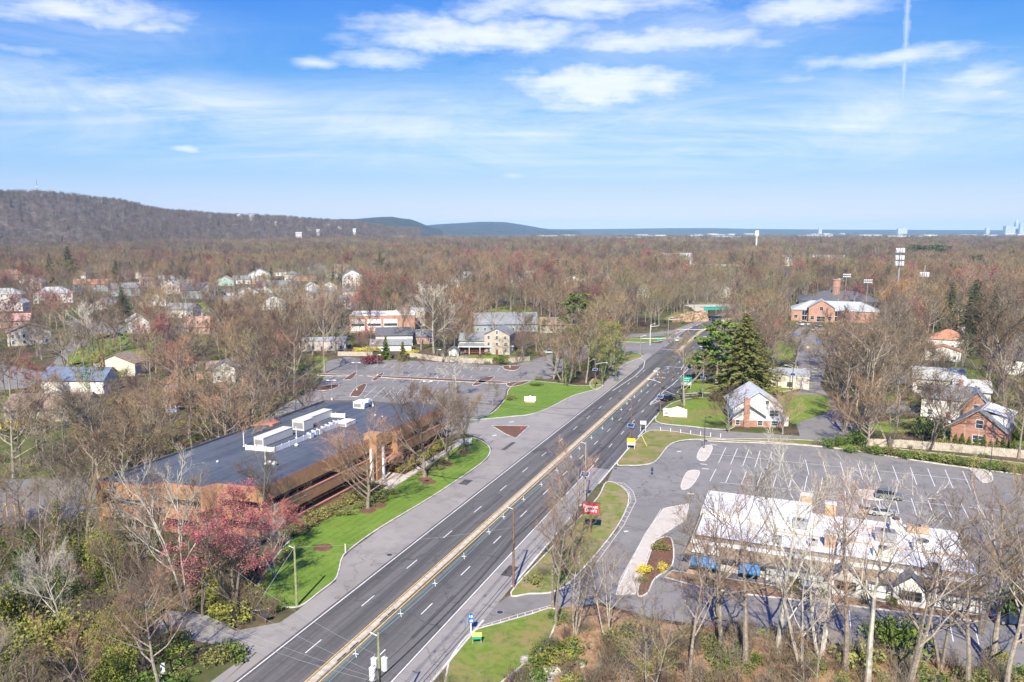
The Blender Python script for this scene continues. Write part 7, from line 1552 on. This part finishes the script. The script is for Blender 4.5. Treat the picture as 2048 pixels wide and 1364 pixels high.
# hedges at the office facade
for i in range(15):
    t = 97 + i * 4.0; 
    if 122 < t < 133: continue
    x, y = R(-77.6 + (i % 2) * .4, t); o = bpy.data.objects.new('hedge_shrub', None); COL.objects.link(o); o.location = (x, y, .1); o.scale = (1.2, 1.2, .62 + .1 * (i % 3)); o.rotation_euler = (0, 0, i); tag(o, 'low olive green shrub in the bed along the office facade', 'shrub', 'low shrubs along the office facade'); q = PLB['leafo' if t < 122 else 'leafy'][i % 3]; mobj('trunk', q[0], o); mobj('crown', q[1], o)
for i, (s, t) in enumerate([(-74.4, 108), (-73.6, 112), (-73, 116), (-72.6, 120), (-71.8, 133), (-71.8, 137), (-72.4, 141)]): 
    x, y = R(s, t); o = bpy.data.objects.new('hedge_shrub', None); COL.objects.link(o); o.location = (x, y, .1); o.scale = (1.1, 1.1, .5); tag(o, 'low brownish shrub between the lawn trees and the walk', 'shrub', 'low shrubs between the lawn trees and the walk'); q = PLB['leafo'][i % 3]; mobj('trunk', q[0], o); mobj('crown', q[1], o)

# ---- where nothing may grow
def inpoly(x, y, p):
    c = False; n = len(p); j = n - 1
    for i in range(n):
        if (p[i][1] > y) != (p[j][1] > y) and x < (p[j][0] - p[i][0]) * (y - p[i][1]) / (p[j][1] - p[i][1]) + p[i][0]: c = not c
        j = i
    return c
BLOCK = [PP(q) for q in (APRON + [(1300, 690), (600, 1500), (330, 1500)], LOT, LOTR, LAWN1, LAWN2, V1, [(1322, 832), (1400, 797), (1450, 785), (1560, 790), (1585, 730), (1570, 668), (1600, 648), (1668, 648), (1662, 700), (1640, 770), (1700, 850), (1745, 880), (1600, 890), (1300, 866)],
         [(1235, 668), (1345, 655), (1400, 640), (1410, 690), (1720, 688), (1720, 710), (1440, 720), (1440, 790), (1340, 800), (1290, 716), (1200, 784), (1215, 700)], [(-300, 955), (190, 955), (210, 1045), (-300, 1090)], [(330, 1210), (430, 1235), (480, 1255), (600, 1210), (640, 1180), (520, 1310), (400, 1300), (300, 1262)],
         [(1400, 880), (2200, 935), (2200, 990), (1440, 900)], [(1225, 935), (1300, 860), (1480, 870), (1380, 890), (1290, 935)], [(-200, 695), (90, 745), (128, 700), (140, 645), (430, 646), (430, 672), (230, 674), (225, 690), (130, 735), (110, 775), (-200, 800)], [(975, 625), (1065, 625), (1085, 645), (985, 650)], [(1560, 650), (1590, 700), (1740, 700), (1740, 640)])]
BLOCK.append([R(s, t) for s, t in ((-68.5, 79), (-57, 79), (-57, 240), (-68.5, 240))])
BLOCK.append([R(s, t) for s, t in ((-37, 108), (-19, 108), (-19, 205), (-37, 205))])
OFFP = [R(s, t) for s, t in ((-112, 84), (-72, 88), (-70, 162), (-112, 160))]; RESP = [R(s, t) for s, t in ((-18, 102), (26, 102), (26, 131), (-18, 131))]; BLOCK += [OFFP, RESP]
BB = [(min(p[0] for p in q), max(p[0] for p in q), min(p[1] for p in q), max(p[1] for p in q)) for q in BLOCK]
def blocked(x, y, m=0.0):
    s, t = toR(x, y)
    if t < 1100:
        rs_ = toR(*roadpt(0, t))[0]
        if -61 - m < s - rs_ < -34.5 + m: return True
    for q, (a, b, c, d) in zip(BLOCK, BB):
        if a <= x <= b and c <= y <= d and inpoly(x, y, q): return True
    return False
rn = random.Random(21)
def nearhouse(x, y):
    for hx, hy, r in HOUSES:
        dx, dy = x - hx, y - hy
        if dx * dx + dy * dy < (r + 2.5) ** 2: return 1
        # keep most trees out of the view of a house
        l = math.hypot(hx, hy); al = (dx * hx + dy * hy) / l
        Lc = max(22, l * .27) if l > 265 else 22
        if -Lc < al < 0 and abs(dx * hy - dy * hx) / l < r * .85:
            if rn.random() < .94 * (1 + .3 * al / Lc): return 1
            return 2
    return 0
cand = []
y = 62.0
while y < 640:
    st_ = 6.8 if y < 130 else 8.0 if y < 330 else 8.8; hw = y * .74 + 20; x = -hw
    while x < hw:
        px_, py_ = x + rn.uniform(-.48, .48) * st_, y + rn.uniform(-.48, .48) * st_
        nh = nearhouse(px_, py_)
        if not blocked(px_, py_) and nh != 1 and all((px_ - a) ** 2 + (py_ - b) ** 2 > r * r for a, b, r in EXC):
            s, t = toR(px_, py_); keep = True
            # open yards among the houses and thin groves
            if s > -34 and t < 300 and s < 60: keep = rn.random() < .75
            if -160 < s < -112 and 60 < t < 200: keep = True
            elif s < -112 and py_ < 420: keep = rn.random() < .8
            if s < -61 and t < 96 and s > -135 and 70 < py_ < 118:
                keep = rn.random() < (.3 if -112 < s < -70 else .6)
            if py_ < 103 and s > -36: keep = rn.random() < .16 and px_ > 9
            if py_ < 70 and s < -36 and s > -62: keep = False
            if keep: cand.append((py_, px_, .72 if nh == 2 else 1.0))
        x += st_
    y += st_
cand.sort()
def vis(px_, py_):
    u = px_ / py_ * FPX * cp + 1024; return -60 < u < 2108
def region(x, y):
    s, t = toR(x, y); r = math.hypot(x, y)
    if s < -60:
        if t < 84 or (s > -112 and y < 112): return 'in the wood at the lower left'
        if s < -105 and y < 205: return 'in the green strip behind the office building'
        if x < -.42 * y and y < 330: return 'among the yards at the left'
        if y < 330: return 'between the left yards and the car park'
        if x < -.3 * y: return 'around the white houses at the left'
        if x < .06 * y: return 'behind the left car park and brick hall'
        return 'in the middle wood beside the highway'
    if y < 110: return 'at the bottom right below the restaurant'
    if y < 210: return 'around the gabled houses at the right'
    if y < 330: return 'right of the side street'
    if s < -10: return 'along the highway beyond the crossing'
    return 'in the right wood around the cell towers'
indiv = 0; rest = []; LIM = 240
TN = ['brown'] * 7 + ['grey'] * 6 + ['tan'] * 5 + ['mauve'] * 4 + ['olive'] * 2
for (yy_, xx_, kh) in cand:
    s, t = toR(xx_, yy_)
    if not vis(xx_, yy_) and yy_ > 130: continue
    h = rn.uniform(15, 22) if yy_ > 200 else rn.uniform(13, 19)
    h *= kh
    if -62 > s > -100 and t > 200: h *= .9
    if yy_ < 85: h *= .8
    if indiv < LIM:
        tn = rn.choice(TN); kind = rn.random(); i = rn.randrange(3)
        thick_wood = (s < -60 and yy_ < 260)
        pr = (PT[tn][i] if kind < (.55 if thick_wood else .25) else PM[tn][i % 2] if kind < .7 else PB[tn][i] if kind < .88 else PD[tn][i % 2])
        if yy_ < 118: pr = ((PNB if i else PNM)[tn][i % 2]) if s < -36 else PNR_[tn][i]
        g = region(xx_, yy_); w = {'brown': 'brown twigged', 'grey': 'grey twigged', 'tan': 'tan twigged', 'mauve': 'reddish brown', 'olive': 'olive tinted'}[tn]
        place(f'{w} bare tree {g}', 'tree', 'bare_tree', pr, xx_, yy_, h, H0, sx=rn.uniform(1.0, 1.35), group=f'{w} bare trees {g}'); indiv += 1
    else: rest.append((xx_, yy_, 0, h / 15))

# ---- the rest of the wood: one mass
def src(name, me): o = bpy.data.objects.new(name, me); SRC.objects.link(o); return o
LOW = [bare(600 + i, 16, spread=(1.1, .9, 1.2, 1.3)[i], fork=(.28, .34, .22, .3)[i], limbs=11, br=6, tw=5, fine=4, fw=.06, n0=4) for i in range(4)]
FAR = [bare(700 + i, 16, spread=(1.2, 1.05, 1.35)[i], fork=.25, limbs=10, br=5, tw=4, fine=3, fw=.12, n0=3) for i in range(3)]
srcs = []
for i, (L, tn) in enumerate([(LOW[0], 'brown'), (LOW[1], 'grey'), (LOW[2], 'tan'), (LOW[0], 'mauve'), (LOW[3], 'olive'), (LOW[2], 'grey')]): srcs.append(joined(L[0], L[1], [M[TONES[tn][0]], M[TONES[tn][1]]], 'wood'))
def budmesh(L, bm, tw, n, sz, seed):
    r_ = random.Random(seed); C = MB(); C.v = list(L[1].v); C.f = list(L[1].f); C.m = [0] * len(L[1].f); C.mi = 1; quads(C, [r_.choice(L[2]) for _ in range(n)], sz, r_); return joined(L[0], C, [M['bark'], M[tw], M[bm]], 'wood')
srcs.append(budmesh(LOW[2], 'bud', 'twigm', 700, .2, 3))
nNear = len(srcs)
for i, (L, tn) in enumerate([(FAR[0], 'brown'), (FAR[1], 'grey'), (FAR[2], 'mauve'), (FAR[2], 'olive'), (FAR[0], 'tan')]): srcs.append(joined(L[0], L[1], [M[TONES[tn][0]], M[TONES[tn][1]]], 'wood'))
srcs.append(budmesh(FAR[0], 'bud', 'twigm', 250, .35, 4))
sm_ = spruce(9, 18, .24, 14, 6, .7, 5); srcs.append(joined(sm_[0], sm_[1], [M['barkd'], M['needle']], 'wood'))
nFar = len(srcs)
# groves for the distance beyond three kilometres
r_ = random.Random(5); gv = MB()
T_, C_, _ = bare(800, 16, spread=1.0, fork=.3, limbs=6, br=3, tw=3, fine=2, fw=.45, n0=2)
for k in range(9):
    ox, oy, sc_k = r_.uniform(-32, 32), r_.uniform(-14, 14), r_.uniform(.8, 1.15); o_ = len(gv.v); a = r_.uniform(0, 6.28); c_, s_ = math.cos(a), math.sin(a)
    for V in (T_.v, C_.v): gv.v.extend([(ox + sc_k * (x * c_ - y * s_), oy + sc_k * (x * s_ + y * c_), sc_k * z) for x, y, z in V])
    gv.f.extend([tuple(i + o_ for i in f) for f in T_.f]); gv.f.extend([tuple(i + o_ + len(T_.v) for i in f) for f in C_.f])
gv.m = [0] * len(gv.f); srcs.append(mesh_of(gv, M['twigm'], 'wood')); srcs.append(mesh_of(gv, M['twigb'], 'wood'))
for i, me in enumerate(srcs): src('wood_tree_%03d' % i, me)

def tone(x, y, n):
    """kinds of tree come in clumps"""
    v = math.sin(x * .021 + 2 * math.sin(y * .008)) + math.sin(y * .013 + 1.7 * math.sin(x * .011)) + rn.gauss(0, .55)
    return min(n - 1, max(0, int((v + 2.4) / 4.8 * n)))
def scatter(name, label, rows, coll):
    """rows: (x, y, z, scale, type); one object, its copies made by geometry nodes"""
    me = bpy.data.meshes.new(name); me.from_pydata([r[:3] for r in rows], [], [])
    for an, ty, vals in (('size', 'FLOAT', [r[3] for r in rows]), ('kind_index', 'INT', [r[4] for r in rows]), ('turn', 'FLOAT', [rn.uniform(0, 6.28) for _ in rows])):
        at = me.attributes.new(an, ty, 'POINT'); at.data.foreach_set('value', vals)
    o = mobj(name, me); tag(o, label, None, None, 'stuff')
    ng = bpy.data.node_groups.new(name, 'GeometryNodeTree'); ng.interface.new_socket('Geometry', in_out='INPUT', socket_type='NodeSocketGeometry'); ng.interface.new_socket('Geometry', in_out='OUTPUT', socket_type='NodeSocketGeometry')
    N = ng.nodes.new; gi, go = N('NodeGroupInput'), N('NodeGroupOutput'); ip = N('GeometryNodeInstanceOnPoints'); ci = N('GeometryNodeCollectionInfo')
    ci.inputs['Collection'].default_value = coll; ci.inputs['Separate Children'].default_value = True; ci.inputs['Reset Children'].default_value = True; ip.inputs['Pick Instance'].default_value = True
    def at(n_, ty): a = N('GeometryNodeInputNamedAttribute'); a.data_type = ty; a.inputs['Name'].default_value = n_; return a.outputs['Attribute']
    cb = N('ShaderNodeCombineXYZ'); L = ng.links.new; L(at('turn', 'FLOAT'), cb.inputs[2])
    L(gi.outputs[0], ip.inputs['Points']); L(ci.outputs[0], ip.inputs['Instance']); L(at('kind_index', 'INT'), ip.inputs['Instance Index']); L(cb.outputs[0], ip.inputs['Rotation']); L(at('size', 'FLOAT'), ip.inputs['Scale']); L(ip.outputs[0], go.inputs[0])
    md_ = o.modifiers.new('scatter', 'NODES'); md_.node_group = ng; return o
rows = []
patch = lambda x, y: math.sin(x * .011 + 1.3) * math.sin(y * .007 + .5) + .5 * math.sin(x * .031 - y * .017)
for x, y, z, k in rest: rows.append((x, y, 0, k * rn.uniform(.8, 1.15), tone(x, y, 6) if rn.random() > (.08 if x < 20 else .04) else 6))
y = 640.0
FARCLEAR = [(1560, 470, 1680, 545), (1340, 478, 1530, 490)]
def farblock(x, y):
    u = x / y * FPX * cp + 1024
    s, t = toR(x, y); ro = toR(*roadpt(0, min(t, 1500)))[0]
    if (t < 560 and -62 < s - ro < -32) or (t < 1080 and -52 < s - ro < -41): return True
    for hx, hy, r in HOUSES:
        if hy > 560 and abs(x - hx) < r and -hy * .2 < y - hy < 12 and rn.random() < .85: return True
    return False
while y < 3300:
    st_ = 9.6 if y < 1100 else 13.5 if y < 2000 else 19; hw = y * .75 + 30; x = -hw
    while x < hw:
        a, b_ = x + rn.uniform(-.5, .5) * st_, y + rn.uniform(-.5, .5) * st_
        if not farblock(a, b_):
            sc_k = rn.uniform(.75, 1.35) * (1 + .18 * math.sin(a * .017) * math.sin(b_ * .012)) * (1.0 if y < 1200 else 1.15 if y < 2000 else 1.3); p_ = patch(a, b_)
            tp = tone(a, b_, 6) if y < 950 else nNear + tone(a, b_, 5)
            q = rn.random()
            if q < .025 + .05 * (p_ > .5): tp = 6 if y < 950 else nNear + 5
            elif q > .962 - .02 * (p_ < -.7): tp = nNear + 6
            rows.append((a, b_, 0, sc_k, tp))
        x += st_
    y += st_
def onhill(pts, step, size, grove=False):
    for i in range(len(pts) - 1):
        for j in range(len(pts[0]) - 1):
            a, b_, c, d = [Vector(q) for q in (pts[i][j], pts[i + 1][j], pts[i + 1][j + 1], pts[i][j + 1])]
            if j > 6: continue
            area = (b_ - a).length * (d - a).length; n = int(area / step / step)
            for _ in range(n):
                f, g = rn.random(), rn.random(); p = a.lerp(b_, f).lerp(d.lerp(c, f), g)
                rows.append((p.x, p.y, max(p.z, 0), size * rn.uniform(.8, 1.25), (nFar + rn.randrange(2)) if grove else (nNear + 6 if (j in (4, 5) and rn.random() < .2) or rn.random() < .03 else nNear + rn.choice((0, 1, 2, 2, 2)))))
onhill(HA, 17, 1.15)
y = 3300.0
while y < 9500:
    st_ = 75 + (y - 3300) * .012; hw = y * .72; x = -hw
    while x < hw: rows.append((x + rn.uniform(-.5, .5) * st_, y + rn.uniform(-.5, .5) * st_, 0, rn.uniform(.8, 1.25), nFar + rn.randrange(2))); x += st_
    y += st_ * 1.3
scatter('woodland', 'leafless woodland spreading from the houses to the horizon', rows, SRC)
print('woodland', len(rows), 'individual', indiv, 'rest', len(rest))

# ---- undergrowth
SRU = bpy.data.collections.new('undergrowth_sources')
us = [(thicket(i, 1.8, 2.4, 60, .026), 'twigb' if i % 2 else 'twigg') for i in range(4)]
ums = [joined(a, b, [M['barkd'], M[t]], 'brush') for (a, b), t in us] + [joined(a, b, [M['barkd'], M[k]], 'brush') for (a, b), k in zip([leafbush(50 + i, 1.6, 1.3, 420, .13) for i in range(4)], ('leafg', 'leafy', 'leafo', 'leafg'))] + [joined(*thicket(9, 2.2, 1.6, 60, .03), [M['barkd'], M['twigt']], 'brush')]
for i, me in enumerate(ums): SRU.objects.link(bpy.data.objects.new('brush_%03d' % i, me))
rows = []; y = 58.0
while y < 420:
    st_ = 2.3 if y < 150 else 3.2 if y < 240 else 4.6; hw = y * .72 + 10; x = -hw
    while x < hw:
        a, b_ = x + rn.uniform(-.5, .5) * st_, y + rn.uniform(-.5, .5) * st_; s, t = toR(a, b_)
        if not blocked(a, b_) and not any((a - hx) ** 2 + (b_ - hy) ** 2 < r * r for hx, hy, r in HOUSES):
            green = math.sin(a * .13 + 1) * math.sin(b_ * .11) + .6 * math.sin(a * .31 - b_ * .23)
            strip_ = -150 < s < -111 and 60 < t < 260
            pk = .95 if s < -61 and (t < 90 or strip_) else .9 if (s > -36 and b_ < 88) else .75 if -112 < s < -60 and t > 230 and b_ < 340 else .3
            if rn.random() < pk:
                if rn.random() < (.7 if strip_ else .55 if s < -60 else .2) + .25 * (green > .3): tp = 4 + rn.randrange(4)
                else: tp = rn.choice((0, 1, 2, 3, 8))
                rows.append((a, b_, 0, rn.uniform(.5, 1.15) * (1.5 if s < -61 and t < 92 else 1.3 if s > -36 and b_ < 90 else 1), tp))
        x += st_
    y += st_
scatter('undergrowth', 'tangled brown and green undergrowth on the wood floors', rows, SRU)
print('undergrowth', len(rows))

# ------------------------------------------------------------------ haze
hz = MB(); hz.box(-14500, 14500, -400, 16400, -3, 240); m = bpy.data.materials.new('haze'); m.use_nodes = True; nt = m.node_tree; nt.nodes.clear()
om = nt.nodes.new('ShaderNodeOutputMaterial'); pv = nt.nodes.new('ShaderNodeVolumePrincipled'); pv.inputs['Color'].default_value = (.38, .68, 1.0, 1); pv.inputs['Density'].default_value = HAZE = 5e-5; pv.inputs['Anisotropy'].default_value = -0.25
link(nt, pv.outputs[0], om.inputs['Volume']); ho = hz.obj('haze', m); ho['kind'] = 'stuff'; ho['label'] = 'thin blue haze over the distance'
scene.cycles.volume_bounces = 0; scene.cycles.max_bounces = 6; scene.cycles.transparent_max_bounces = 8; scene.cycles.caustics_reflective = False; scene.cycles.caustics_refractive = False
